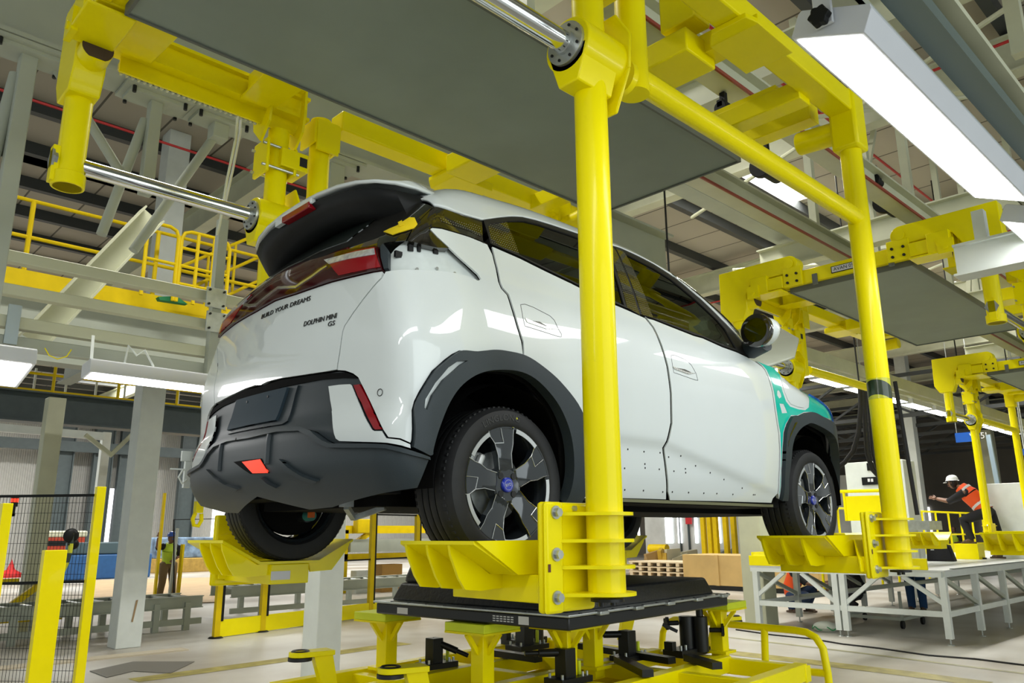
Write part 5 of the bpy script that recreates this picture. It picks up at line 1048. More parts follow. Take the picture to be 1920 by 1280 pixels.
def pad_stand(px_pts, posts=True):
    c = on(px_pts[0], px_pts[1], 'z', 1.165); q = MB(); w = .13
    v = lambda a, b, z: (c[0] + a * math.cos(YAW) - b * math.sin(YAW), c[1] + a * math.sin(YAW) + b * math.cos(YAW), z)
    def bx(mb, a0, b0, z0, a1, b1, z1): return mb.add([v(a, b, z) for z in (z0, z1) for a, b in ((a0, b0), (a1, b0), (a1, b1), (a0, b1))], [(0, 1, 2, 3), (4, 5, 6, 7), (0, 1, 5, 4), (1, 2, 6, 5), (2, 3, 7, 6), (3, 0, 4, 7)])
    st = bx(MB(), -.04, -.04, FZ, .04, .04, 1.145).build('pad_post', YEL, cart, bevel=.003)
    bx(MB(), -w, -w, 1.145, w, w, 1.185).build('lime_pad', LIME, st, bevel=.004)
    m_ = bx(MB(), -w, -w, 1.135, w, w, 1.145)
    for sa, sb in ((1, 0), (-1, 0), (0, 1), (0, -1)): m_.bar(v(sa * .11, sb * .11, 1.135), v(sa * .035, sb * .035, 1.04), .018, .022)
    m_.build('pad_braces', YEL, st)
    bx(MB(), -.07, -.07, FZ + .045, .07, .07, FZ + .06).build('post_foot', YEL, st); return c
for p in ((727, 1152), (905, 1172), (1345, 1132)): pad_stand(p)
for p in ((1060, 1165), (1110, 1150)): pad_stand(p)
def ring_arm(u, v, z, du, dv):
    """bracket holding a black rubber ring"""
    c = Vector(on(u, v, 'z', z)); r = MB().tube(c + Vector((0, 0, -.012)), c + Vector((0, 0, .012)), .055, 28)
    d = Vector(on(u + du, v + dv, 'z', z)) - c; d.z = 0; d = d.normalized(); s_ = Vector((-d.y, d.x, 0))
    r.plate([c + s_ * .055 - Vector((0, 0, .012)), c - s_ * .055 - Vector((0, 0, .012)), c + d * .16 - s_ * .055 - Vector((0, 0, .012)), c + d * .16 + s_ * .055 - Vector((0, 0, .012))], .024, (0, 0, 1))
    r.plate([c + d * .06 + s_ * .02 + Vector((0, 0, -.012)), c + d * .16 + s_ * .02 + Vector((0, 0, -.012)), c + d * .2 + s_ * .02 + Vector((0, 0, FZ - z)), c + d * .12 + s_ * .02 + Vector((0, 0, FZ - z))], .05, tuple(-s_))
    b_ = r.build('ring_bracket', YEL, cart, bevel=.003)
    MB().lathe([(.028, .0), (.04, .006), (.046, 0)], (c.x, c.y, c.z + .012), 'z', 28).lathe([(.02, -.03), (.058, -.03), (.058, -.014), (.02, -.014)], c, 'z', 28).build('rubber_ring', RUB, b_)
ring_arm(563, 1226, 1.03, 40, -4); ring_arm(732, 1256, 1.03, 45, -4); ring_arm(1204, 1146, 1.03, -45, 2); ring_arm(1375, 1158, 1.03, -45, 2)
def clamp(u, v, s, ad, kind=0):
    c = Vector(on(u, v, 'z', FZ + .06)); m_ = MB().box((c.x - .09 * s, c.y - .06 * s, c.z - .015), (c.x + .12 * s, c.y + .06 * s, c.z + .015)).box((c.x - .04 * s, c.y - .035 * s, c.z), (c.x + .03 * s, c.y + .035 * s, c.z + .14 * s))
    d = Vector(ad); e = c + Vector((0, 0, .12 * s)); m_.tube(e - d * .02, e + d * .14 * s, .018 * s, 14).tube(e + d * .14 * s, e + d * .21 * s, .012 * s, 12)
    o = m_.build('clamp', BLKM, cart, bevel=.002); g = MB()
    for dx in (-.07, .07, .10):
        for dy in (-.04, .04): g.tube((c.x + dx * s, c.y + dy * s, c.z + .015), (c.x + dx * s, c.y + dy * s, c.z + .035), .007, 8)
    g.build('clamp_screws', ZINC, o)
    MB().tube((c.x + .09 * s, c.y - .0, c.z + .015), (c.x + .09 * s, c.y, c.z + .075 * s), .010, 10).build('lime_pin', LIME, o)
clamp(815, 1246, 1.0, (.62, -.62, -.35)); clamp(1062, 1274, 1.05, (-.75, .55, .0)); clamp(1178, 1232, 1.05, (-.75, .6, .0)); clamp(985, 1212, 1.2, (.3, -.6, .1))
def cyl_unit(u, v):
    c = Vector(on(u, v, 'z', FZ + .06)); m_ = MB().box((c.x - .16, c.y - .07, c.z - .02), (c.x + .14, c.y + .07, c.z + .02)).tube((c.x, c.y, c.z), (c.x, c.y, c.z + .2), .045, 24).tube((c.x + .04, c.y - .07, c.z), (c.x + .04, c.y - .07, c.z + .2), .045, 24).tube((c.x + .04, c.y - .07, c.z + .2), (c.x + .04, c.y - .07, 1.18), .022, 18)
    m_.bar((c.x - .1, c.y, c.z + .12), (c.x - .16, c.y + .06, c.z + .16), .02).box((c.x - .2, c.y - .03, c.z + .02), (c.x - .16, c.y + .03, c.z + .07))
    o = m_.build('support_cylinder', BLKM, cart, bevel=.002); k = MB()
    for e, d in ((Vector((c.x + .09, c.y - .10, c.z + .12)), Vector((.6, -.8, 0))), (Vector((c.x - .03, c.y + .04, c.z + .16)), Vector((-.8, .5, 0)))):
        k.tube(e, e + d * .07, .014, 12); p = e + d * .07; s_ = Vector((-d.y, d.x, 0))
        k.plate([p + (s_ * math.cos(t) + Vector((0, 0, 1)) * math.sin(t)) * (.034 * (1 + .15 * math.cos(5 * t))) for t in [2 * PI * i / 30 for i in range(30)]], .016, tuple(d))
    k.build('star_knobs', BLK, o); g = MB()
    for dx in (-.13, -.08, .09, .12):
        for dy in (-.04, .04): g.tube((c.x + dx, c.y + dy, c.z + .02), (c.x + dx, c.y + dy, c.z + .045), .008, 8)
    g.build('unit_screws', ZINC, o)
cyl_unit(1290, 1220); cyl_unit(985, 1200)
for (u0, v0, u1, v1) in ((1160, 1235, 1215, 1262), (1290, 1232, 1345, 1248), (920, 1222, 1010, 1235), (1090, 1210, 1260, 1238)): MB().bar(on(u0, v0, 'z', FZ + .07), on(u1, v1, 'z', FZ + .07), .06, .035).build('linear_rail', BLKM, cart)
# looped guard at the front of the cart
gd = thing('cart_guard_rail', 'looped yellow tube guard rail at the front of the lift cart', 'railing', on(1540, 1260, 'x', 2.6))
L_ = [(1240, 1225), (1243, 1185), (1250, 1168), (1265, 1161), (1300, 1163), (1400, 1173), (1490, 1181), (1512, 1185), (1530, 1195), (1543, 1215), (1552, 1262), (1560, 1330)]
MB().path([on(u, v, 'x', 2.6) for u, v in L_], .022, 14).build('rail_tube', YEL, gd)
MB().tube(on(1250, 1230, 'x', 2.6), on(1548, 1262, 'x', 2.6), .022, 12).build('rail_tube', YEL, gd)
MB().tube(on(1433, 1176, 'x', 2.6), on(1438, 1330, 'x', 2.6), .022, 12).build('rail_post', YEL, gd)
# ================================================================== left side: mesh fence, conveyor, worker
F0, F1 = Vector(on(-60, 931, 'z', 1.98)), Vector(on(182, 928, 'z', 1.98)); fd = (F1 - F0).normalized(); fd.z = 0; fn = Vector((-fd.y, fd.x, 0))
fen_ = thing('mesh_fence', 'black wire mesh safety fence panel on a yellow post, lower left corner', 'fence', (F1.x, F1.y, 0))
Lf = (F1 - F0).length
mm_ = MB(); n = int(Lf / .034)
for k in range(n): p = F0 + fd * (Lf * k / n); mm_.bar((p.x, p.y, .15), (p.x, p.y, 1.98), .0035)
for k in range(19): z = .2 + k * .095; mm_.bar((F0.x, F0.y, z), (F1.x, F1.y, z), .0035)
mm_.build('wire_mesh', BLK, fen_)
for z in (1.98, 1.18, .15): MB().bar((F0.x, F0.y, z + (.0 if z != 1.18 else -.03)), (F1.x, F1.y, z), .022, .025).build('frame_bar', BLK, fen_)
MB().bar((F1.x, F1.y, .12), (F1.x, F1.y, 1.99), .03).build('frame_bar', BLK, fen_)
pp = F1 + fd * .03; MB().box((pp.x - .04, pp.y - .04, 0), (pp.x + .04, pp.y + .04, 2.06)).build('fence_post', YEL, fen_, bevel=.004)
MB().bar((F1.x, F1.y, 1.97), (pp.x + .05, pp.y + .0, 1.97), .03, .03).build('post_clamp', BLK, fen_)
q = Vector(on(122, 1058, 'z', 1.55)); tp_ = []
mt_ = mat('striped_hanging_tape', (.5, .5, .03), .5); nt = mt_.node_tree; b = nt.nodes['Principled BSDF']; tc = nt.nodes.new('ShaderNodeTexCoord'); wv = nt.nodes.new('ShaderNodeTexWave'); wv.bands_direction = 'Z'; wv.inputs['Scale'].default_value = 1.8; nt.links.new(tc.outputs['Object'], wv.inputs['Vector'])
gt = nt.nodes.new('ShaderNodeMath'); gt.operation = 'GREATER_THAN'; gt.inputs[1].default_value = .5; nt.links.new(wv.outputs['Fac'], gt.inputs[0]); mx = nt.nodes.new('ShaderNodeMix'); mx.data_type = 'RGBA'; mx.inputs[6].default_value = (.03, .05, .04, 1); mx.inputs[7].default_value = (.6, .6, .03, 1); nt.links.new(gt.outputs[0], mx.inputs[0]); nt.links.new(mx.outputs[2], b.inputs['Base Color'])
pz = F1 - fd * .22 + fn * -.03
w_ = MB(); V = []
for k in range(12): t = k / 11; c = pz + fd * (.05 * math.sin(3 * t) - .10 * t); V += [(c.x, c.y, 1.62 - .45 * t), (c.x + fd.x * .05, c.y + fd.y * .05, 1.62 - .45 * t)]
w_.add(V, [(2 * i, 2 * i + 1, 2 * i + 3, 2 * i + 2) for i in range(11)]); o = w_.build('warning_tape_strip', mt_); md = o.modifiers.new('s', 'SOLIDIFY'); md.thickness = .002
tag(o, 'striped yellow and dark tape hanging on the mesh fence', 'tape')
tag(MB().ball((pz.x + .02, pz.y, 1.60), .07, 14, 10, (1, .6, 1)).ball((pz.x + .05, pz.y, 1.52), .05, 12, 8, (1, .6, 1)).build('tape_knot', BLK), 'black bundled strap tied to the mesh fence', 'strap')
lp_ = on(28, 935, 'z', 1.98); sl = thing('signal_light', 'red signal light on a black bracket above the mesh fence', 'light', lp_)
MB().tube((lp_[0], lp_[1], 1.90), (lp_[0], lp_[1], 2.0), .035, 16).bar((lp_[0], lp_[1], 1.80), (lp_[0], lp_[1], 1.92), .03).bar((lp_[0] - .12, lp_[1], 1.82), (lp_[0] + .02, lp_[1], 1.82), .03).build('bracket', BLK, sl)
MB().tube((lp_[0], lp_[1], 1.945), (lp_[0], lp_[1], 1.985), .037, 16).build('red_lens', REDL, sl); MB().tube((lp_[0], lp_[1], 1.986), (lp_[0], lp_[1], 2.02), .038, 16).build('cap', BLK, sl)
def flat_post(us, y, w, label, top_v, bot_z=0, cat='post', material=YEL, d=.1):
    t_ = on(us, top_v, 'y', y); return tag(MB().box((t_[0] - w / 2, y, bot_z), (t_[0] + w / 2, y + d, t_[2])).build('yellow_post', material, bevel=.004), label, cat)
t_ = on(106, 1031, 'y', 4.6); b2 = on(80, 1262, 'y', 4.6)
flat_post(106, 4.6, .17, 'broad flat yellow post standing behind the mesh fence', 1031)
flat_post(16, 4.2, .07, 'narrow yellow post behind the mesh fence at the left edge', 943)
ycr = thing('yellow_trestle', 'low yellow trestle behind the mesh fence', 'trestle', on(40, 1160, 'z', .3))
c = on(40, 1160, 'z', .3); MB().box((c[0] - .8, c[1], .25), (c[0] + .6, c[1] + .1, .42)).bar((c[0] - .3, c[1] + .05, .4), (c[0] + .25, c[1] + .05, .85), .1).box((c[0] - .8, c[1], .85), (c[0] - .1, c[1] + .1, .93)).bar((c[0] - .6, c[1] + .05, .4), (c[0] - .6, c[1] + .05, .88), .12).build('frame', YELD, ycr)
# low conveyor running away to the right
def conveyor(p0, p1, z, h, w, label, legs):
    a, b_ = Vector(p0), Vector(p1); d = (b_ - a).normalized(); s_ = Vector((-d.y, d.x, 0)); t = thing('floor_conveyor', label, 'conveyor', (a.x, a.y, 0))
    for k, o_ in enumerate((0, w)): MB().ibeam(a + s_ * o_ + Vector((0, 0, z)), b_ + s_ * o_ + Vector((0, 0, z)), .10, h, .015).build('side_rail', GRYW, t)
    m2 = MB().bar(a + Vector((0, 0, .14)), b_ + Vector((0, 0, .14)), .06, .10)
    m2.build('lower_rail', GRYW, t)
    for k in range(legs): p = a + (b_ - a) * ((k + .5) / legs); MB().bar((p.x, p.y, 0), (p.x, p.y, z), .1).bar((p.x + s_.x * w, p.y + s_.y * w, 0), (p.x + s_.x * w, p.y + s_.y * w, z), .1).build('leg_frame', GRYW, t)
    rm_ = MB()
    for k in range(int((b_ - a).length / .35)): p = a + d * (.35 * k + .2); rm_.tube((p.x, p.y, z + .06), (p.x + s_.x * w, p.y + s_.y * w, z + .06), .035, 10)
    rm_.build('rollers', ZINC, t)
    return t
ca_, cb2 = on(-20, 1215, 'z', 0), on(375, 1178, 'z', 0)
conveyor((ca_[0], ca_[1], 0), (cb2[0], cb2[1], 0), .46, .20, .9, 'low grey-white floor conveyor behind the thick pale column', 6)
cc_, cd_ = on(430, 1160, 'z', 0), on(900, 1120, 'z', 0)
conveyor((cc_[0], cc_[1], 0), (cd_[0], cd_[1], 0), .50, .22, .9, 'grey-white floor conveyor behind the yellow fence base', 5)
tag(MB().box((on(160, 1240, 'z', 0)[0] - 1.2, on(160, 1240, 'z', 0)[1] + .0, 0), (on(300, 1220, 'z', 0)[0] + .3, on(300, 1220, 'z', 0)[1], .02)).build('floor_board', mat('pale_board', (.5, .44, .33), .7)), 'thin pale board lying on the floor by the thick column', 'board')
# yellow fence frame with mesh at centre left
ya, yb = Vector(on(404, 1196, 'z', 0)), Vector(on(800, 1142, 'z', 0)); yd = (yb - ya).normalized()
yf = thing('yellow_fence', 'yellow fence frame on black feet beyond the left cradle', 'fence', ya)
MB().bar(ya + Vector((0, 0, .14)), yb + Vector((0, 0, .14)), .05, .26).build('base_board', YEL, yf)
Lh = (yb - ya).length
for k, f in enumerate((0.0, .17, .36, .665, .93)):
    p = ya + yd * Lh * f; hgt = 1.55 if k < 2 else 2.0
    MB().box((p.x - .045, p.y - .045, 0), (p.x + .045, p.y + .045, hgt)).build('fence_post', YELD, yf); MB().box((p.x - .02 + .06, p.y - .02, .25), (p.x + .1, p.y + .02, hgt)).build('black_edge', BLK, yf)
    MB().lathe([(0, .03), (.10, .02), (.12, 0)], (p.x, p.y, 0), 'z', 16).build('black_foot', BLK, yf)
for z in (1.98, 1.1): MB().bar(ya + yd * Lh * .36 + Vector((0, 0, z)), yb + Vector((0, 0, z)), .03).build('frame_bar', BLK, yf)
# yellow gantry machine seen between the column and the rear wheel
gm = thing('yellow_gantry', 'yellow gantry frame seen below the car between column and wheel', 'gantry', on(720, 1120, 'z', 0))
g0 = on(640, 1120, 'z', 0); GY = g0[1] + 1.2
gx0, gx1 = on(655, 1000, 'y', GY)[0], on(860, 1000, 'y', GY)[0]; gz = on(720, 993, 'y', GY)[2]
MB().box((gx0 - .5, GY, gz - .10), (gx1 + 1, GY + .3, gz + .12)).build('top_beam', YELD, gm); MB().box((gx0 - .5, GY, .9), (gx1 + 1, GY + .2, 1.05)).build('middle_beam', YELD, gm)
MB().bar((gx0, GY + .1, 1.2), (gx0 + .9, GY + .1, gz), .13).bar((gx1 + .2, GY + .1, 1.2), (gx1 - .7, GY + .1, gz), .13).build('diagonal_braces', YELD, gm)
for x in (gx0 - .1, gx1 + .3): MB().box((x - .08, GY, 0), (x + .08, GY + .2, gz)).build('upright', YELD, gm)
MB().box((gx0 + .1, GY - .25, gz - .1), (gx0 + .1 + .5, GY, gz + .3)).build('gear_housing', YELD, gm, bevel=.03)
MB().box((gx0, GY - .1, 1.1), (gx1, GY + .2, 1.45)).build('side_cover', GRYW, gm)
mp_ = MB().box((gx0 + .1, GY - .3, 0), (gx0 + .6, GY - .0, .6)).build('control_box', WHT); tag(mp_, 'small white box standing under the yellow gantry', 'box')
tag(MB().box((gx0 + .8, GY - .5, 0), (gx0 + 1.5, GY - .1, .75)).build('wooden_box', mat('orange_plywood', (.42, .23, .05), .6)), 'orange-brown box under the yellow gantry', 'box')
# far left machines
rb = on(112, 1080, 'z', 0); rc = thing('orange_cabinet', 'orange-red cabinet with a cream top, seen through the mesh fence', 'cabinet', rb)
MB().box((rb[0] - .9, rb[1], 0), (rb[0] + .8, rb[1] + .9, 1.55)).build('body', mat('orange_red_paint', (.42, .05, .02), .5), rc, bevel=.05); MB().box((rb[0] - .95, rb[1] - .05, 1.55), (rb[0] + .85, rb[1] + .95, 1.8)).build('cream_top', CRM, rc, bevel=.06)
MB().box((rb[0] - .6, rb[1] - .02, 1.2), (rb[0] + .5, rb[1], 1.4)).build('dark_slot', BLKM, rc)
rd_ = on(18, 1082, 'z', 0); tag(MB().lathe([(.5, 0), (.5, .1), (.15, .3), (.0, .7)], rd_, 'z', 16).build('red_cone', mat('red_plastic', (.5, .02, .02), .5)), 'red cone-shaped marker on the floor at the far left', 'cone')
bm_ = on(200, 1085, 'z', 0); bmt = thing('blue_machine', 'dark blue machine bed in front of the bright door openings', 'machine', bm_)
MB().box((bm_[0] - 1.6, bm_[1], 0), (bm_[0] + 1.6, bm_[1] + 1.2, .9)).build('bed', BLUE, bmt, bevel=.05); MB().box((bm_[0] - 1.3, bm_[1] + .1, .9), (bm_[0] + .8, bm_[1] + 1, 1.35)).build('head', mat('teal_grey_machine', (.05, .09, .11), .5), bmt, bevel=.05)
MB().tube((bm_[0] + .9, bm_[1] + .4, .9), (bm_[0] + .9, bm_[1] + .4, 1.7), .08, 12).ball((bm_[0] + .9, bm_[1] + .4, 1.75), .14).build('turret', mat('teal_grey_machine', (.05, .09, .11), .5), bmt)
tw = on(350, 1072, 'z', 0); tag(MB().box((tw[0] - 1.4, tw[1], .6), (tw[0] + 2.6, tw[1] + 1.5, 1.5)).build('wrapped_stack', mat('blue_white_wrap', (.28, .42, .62), .4, noise=.8, nscale=3), bevel=.05), 'stack wrapped in blue and white film behind the worker', 'stack')
tag(MB().box((tw[0] - 1.4, tw[1] - .2, .0), (tw[0] + 2.8, tw[1] + 1.6, .6)).build('pallet_stack', mat('yellow_timber', (.55, .36, .08), .6, noise=.3), bevel=.02), 'yellow timber stack below the wrapped goods', 'stack')
TAN = mat('cardboard_covering', (.50, .36, .20), .7, noise=.2, nscale=2)
tag(MB().plate([on(u, v, 'z', .01) for u, v in ((150, 1140), (158, 1088), (415, 1082), (420, 1128))], .01, (0, 0, 1)).build('floor_covering', TAN), 'tan board covering on the floor around the standing worker', 'covering')
tag(MB().plate([on(u, v, 'z', .01) for u, v in ((1180, 1092), (1180, 1050), (1440, 1050), (1440, 1092))], .01, (0, 0, 1)).build('floor_covering', TAN), 'tan board covering on the floor behind the battery pack', 'covering')
hk = thing('crane_hook', 'yellow hoist hook block hanging left of the rear bumper', 'hook', on(371, 960, 'y', 9))
c = on(372, 955, 'y', 9); MB().tube((c[0], 9, c[2] + .12), (c[0], 9, 6.0), .012, 6).build('chain', ZINC, hk)
MB().box((c[0] - .055, 8.95, c[2] - .05), (c[0] + .055, 9.05, c[2] + .12)).path([(c[0] - .04, 9, c[2] - .05), (c[0] - .075, 9, c[2] - .14), (c[0] - .05, 9, c[2] - .23), (c[0] + .02, 9, c[2] - .24), (c[0] + .06, 9, c[2] - .16), (c[0] + .05, 9, c[2] - .06)], .03, 10).build('hook_body', YEL, hk)
MB().box((c[0] - .05, 8.94, c[2] + .12), (c[0] + .05, 9.06, c[2] + .19)).build('swivel', WHT, hk); MB().box((c[0] - .04, 8.95, c[2] + .19), (c[0] + .04, 9.05, c[2] + .24)).build('blue_cap', BLUE, hk)
ss = on(350, 880, 'y', 1.0); sn = thing('sensor_post', 'white sensor bracket with cable beside the left corner of the rear bumper', 'sensor', (ss[0], 1.0, 0))
MB().box((ss[0] - .012, .99, ss[2] - .09), (ss[0] + .02, 1.01, ss[2] + .09)).box((ss[0] - .035, .985, ss[2] + .04), (ss[0] + .01, 1.0, ss[2] + .09)).bar((ss[0] - .08, 1.0, ss[2] + .0), (ss[0] - .01, 1.0, ss[2]), .008).build('bracket', WHT, sn)
MB().path([(ss[0] - .02, .99, ss[2] - .0), (ss[0] - .04, .99, ss[2] - .04), (ss[0] - .02, .99, ss[2] - .07), (ss[0], .99, ss[2] - .05)], .005, 6).build('cable', WHT, sn)
# ================================================================== right side: white work platform
PZ = 1.03
pf = thing('work_platform', 'long white steel work platform with braced legs on the right', 'platform', (10.55, 1.35, 0))
PXs, PYn, PYf = 10.62, 1.25, 4.3
MB().box((PXs - .05, PYn - .05, PZ - .02), (24, PYf, PZ)).build('deck', mat('white_deck', (.66, .68, .66), .35), pf)
MB().box((PXs + .35, PYn - .06, PZ + .001), (24, PYn + .0, PZ + .012)).build('deck_edge', mat('dark_green_edge', (.06, .08, .06), .5), pf)
for y in (PYn, 2.75, PYf - .08): MB().bar((PXs, y, PZ - .06), (24, y, PZ - .06), .08, .08).build('deck_beam', WHT, pf)
MB().bar((PXs, PYn, PZ - .06), (PXs, PYf, PZ - .06), .08, .08).build('deck_beam', WHT, pf)
xs_l = [PXs + 1.42 * k for k in range(8)]
for k, x in enumerate(xs_l):
    for j, y in enumerate((PYn, 2.72, 2.84, PYf - .08) if k == 0 else (PYn, PYf - .08)):
        lg_ = MB().box((x - .045, y - .045, .09), (x + .045, y + .045, PZ - .1)).build('leg', WHT, pf)
        MB().tube((x, y, .0), (x, y, .1), .012, 8).lathe([(0, .02), (.045, .012), (.05, 0)], (x, y, 0), 'z', 12).build('levelling_foot', ZINC, lg_)
for y in (PYn, PYf - .08): MB().bar((PXs, y, .42), (xs_l[-1], y, .42), .06, .08).build('lower_rail', WHT, pf)
MB().bar((PXs, PYn, .42), (PXs, PYf - .08, .42), .06, .08).build('lower_rail', WHT, pf)
for k in range(7):
    x = xs_l[k]
    for y in (PYn, PYf - .08): MB().bar((x + .05, y, PZ - .12), (xs_l[k + 1] - .05, y, .50), .05, .06).build('brace', GRYW, pf)
for (y0, z0, y1, z1) in ((PYn, .55, PYn + .55, PZ - .1), (2.70, .50, 2.15, PZ - .1), (2.86, .50, 3.4, PZ - .1), (PYf - .1, .55, PYf - .6, PZ - .1)): MB().bar((PXs, y0, z0), (PXs, y1, z1), .055, .06).build('brace', WHT, pf)
for k in (1, 2, 3, 4): MB().bar((xs_l[k], PYn, PZ - .15), (xs_l[k], PYf - .1, .45), .05, .05).build('brace', GRYW, pf)
kb = thing('kick_board', 'yellow kick board along the back of the white platform', 'board', (PXs, PYf, PZ))
MB().box((PXs, PYf - .06, PZ), (24, PYf - .02, PZ + .22)).build('board', YEL, kb)
ka, kb2 = on(1447, 1075, 'x', PXs - .03), on(1740, 1070, 'x', PXs - .03); kz = on(1450, 1042, 'x', PXs - .03)[2]
tag(MB().box((PXs - .06, on(1742, 1070, 'x', PXs)[1], PZ + .0), (PXs - .02, PYf, kz)).build('end_kick_board', YEL, bevel=.004), 'yellow board across the near end of the white platform', 'board')
# bag, guard rails, cabinet behind
bgp = on(1765, 1052, 'z', PZ); bg_ = thing('black_bag', 'black shoulder bag standing on the white platform', 'bag', bgp)
MB().plate([(bgp[0], bgp[1] - .22, PZ), (bgp[0], bgp[1] + .26, PZ), (bgp[0], bgp[1] + .24, PZ + .26), (bgp[0], bgp[1] - .14, PZ + .30)], .2, (1, 0, 0)).build('body', CLOTHK, bg_, bevel=.02)
MB().path([(bgp[0], bgp[1] - .2, PZ + .03), (bgp[0] - .01, bgp[1] - .2, PZ + .2), (bgp[0] - .01, bgp[1] - .12, PZ + .33), (bgp[0], bgp[1] - .02, PZ + .29)], .012, 8).build('strap', CLOTHK, bg_); MB().box((bgp[0] - .006, bgp[1] + .1, PZ + .2), (bgp[0] - .001, bgp[1] + .16, PZ + .215)).build('tag', SILV, bg_)
tag(MB().box((bgp[0] + 1.6, bgp[1] - .3, PZ), (bgp[0] + 1.66, bgp[1] - .1, PZ + .03)).tube((bgp[0] + 1.62, bgp[1] - .22, PZ), (bgp[0] + 1.62, bgp[1] - .22, PZ + .08), .02, 8).build('small_tool', BLK), 'small black tool lying on the white platform', 'tool')
YR = PYf + .05
grr = thing('platform_guard_rail', 'yellow guard rail running behind the white platform and the worker', 'railing', (14, YR, PZ))
zt_ = PZ + 1.02
MB().tube((13.2, YR, zt_), (26, YR, zt_), .025, 10).build('rail_tube', YEL, grr); MB().tube((13.2, YR, PZ + .45), (26, YR, PZ + .45), .022, 10).build('rail_tube', YEL, grr)
for k in range(13): MB().tube((13.4 + k * .95, YR, PZ - .6), (13.4 + k * .95, YR, zt_), .026, 10).build('rail_post', YEL, grr)
yp = thing('safety_barrier', 'yellow panel with a tube rail above, right of the front wheel', 'panel', on(1600, 960, 'x', 12.0))
a, b_ = on(1582, 925, 'x', 12.0), on(1672, 975, 'x', 12.0); MB().box((12.0, b_[1], b_[2]), (12.05, a[1], a[2] - .05)).build('sheet', YEL, yp, bevel=.01)
MB().tube((12.0, a[1] + .1, on(1582, 921, 'x', 12.0)[2]), (12.0, b_[1] - .2, on(1672, 919, 'x', 12.0)[2]), .03, 10).tube((12, a[1], b_[2]), (12, a[1], a[2] + .02), .025, 8).tube((12, b_[1] + .3, .9), (12, b_[1] + .3, b_[2]), .03, 8).build('rail_tube', YEL, yp)
a, b_ = on(1583, 868, 'x', 13.5), on(1660, 940, 'x', 13.5)
cab = thing('control_cabinet', 'white control cabinet with black panels behind the taped pole', 'cabinet', (13.5, a[1], 0))
MB().box((13.5, b_[1] - .4, PZ), (14.1, a[1], a[2])).build('body', WHT, cab, bevel=.01)
c = on(1625, 868, 'x', 13.49); d_ = on(1660, 880, 'x', 13.49); MB().box((13.48, d_[1], d_[2]), (13.5, c[1], c[2])).build('display', BLK, cab)
c = on(1616, 895, 'x', 13.49); d_ = on(1665, 907, 'x', 13.49); MB().box((13.47, d_[1], d_[2]), (13.5, c[1], c[2])).build('button_panel', BLK, cab)
bt_ = MB()
for u in (1629, 1635): c = on(u, 900, 'x', 13.46); bt_.box((13.455, c[1] - .02, c[2] - .03), (13.47, c[1] + .02, c[2] + .03))
bt_.build('white_buttons', SILV, cab)
tag(MB().box((12.3, 1.9, 1.6), (12.9, 2.9, 1.75)).box((12.5, 2.2, PZ), (12.6, 2.4, 1.65)).build('tool_shelf', ZINC), 'grey shelf on a stand with tools behind the yellow panel', 'shelf')
for k, (pts, lab) in enumerate((([(1612, 715), (1614, 760), (1610, 810), (1600, 845), (1585, 865), (1572, 876)], 'thick black hose curving down toward the front wheel'), ([(1618, 715), (1622, 790), (1626, 850), (1636, 880), (1648, 893)], 'thick black hose hanging straight beside the taped pole'), ([(1624, 715), (1632, 790), (1637, 850), (1646, 880)], 'second straight black hose close to the taped pole'))):
    tag(MB().path([on(u, v, 'x', 9.2 + .15 * k) for u, v in pts], .035, 10).build('black_hose', RUB), lab, 'hose')
tag(MB().tube(on(1678, 715, 'x', 6.5), on(1720, 965, 'x', 6.5), .022, 8).build('black_bar', RUB), 'thin black bar leaning just right of the taped yellow pole', 'bar')
# signs
def sign(u0, v0, u1, v1, x, m_, label, txt=None, ts=.3, tu=0):
    a, b_ = on(u0, v0, 'x', x), on(u1, v1, 'x', x); t = thing('hanging_sign', label, 'sign', ((x), (a[1] + b_[1]) / 2, (a[2] + b_[2]) / 2))
    MB().box((x, b_[1], b_[2]), (x + .04, a[1], a[2])).build('board', m_, t); MB().bar((x + .02, a[1] - .05, a[2]), (x + .02, a[1] - .05, RZ), .02).bar((x + .02, b_[1] + .05, a[2]), (x + .02, b_[1] + .05, RZ), .02).build('hanger', ZINC, t)
    if txt: lettering('sign_lettering', txt, ts, (x - .004, (a[1] + b_[1]) / 2 + tu, (a[2] + b_[2]) / 2), (0, -1, 0), (0, 0, 1), SILV, t, .002)
    return t
SB_ = mat('sign_blue', (.01, .10, .48), .4); SR = mat('sign_red', (.6, .02, .03), .4)
sign(1790, 812, 1838, 826, 24, SB_, 'blue hanging sign with white letters right of the tall pale column', 'V05L', .26, -.33)
sign(1612, 768, 1626, 782, 22, SB_, 'small blue hanging sign seen left of the taped pole')
sign(1908, 842, 1930, 853, 17, SB_, 'blue sign on the pale column at the right edge')
sign(1911, 862, 1930, 874, 17, SR, 'red sign below the blue one at the right edge')
a = on(1895, 905, 'x', 16.5); tag(MB().box((16.5, a[1] - 2, PZ), (17.2, a[1] + .5, a[2])).build('white_cabinet', WHT, bevel=.01), 'large white cabinet behind the rail at the right edge', 'cabinet')
tag(MB().bar(on(1853, 815, 'x', 18), on(1874, 925, 'x', 18), .09).build('blue_white_post', mat('pale_blue_post', (.42, .55, .68), .4)), 'slender pale blue post behind the worker in orange', 'post')
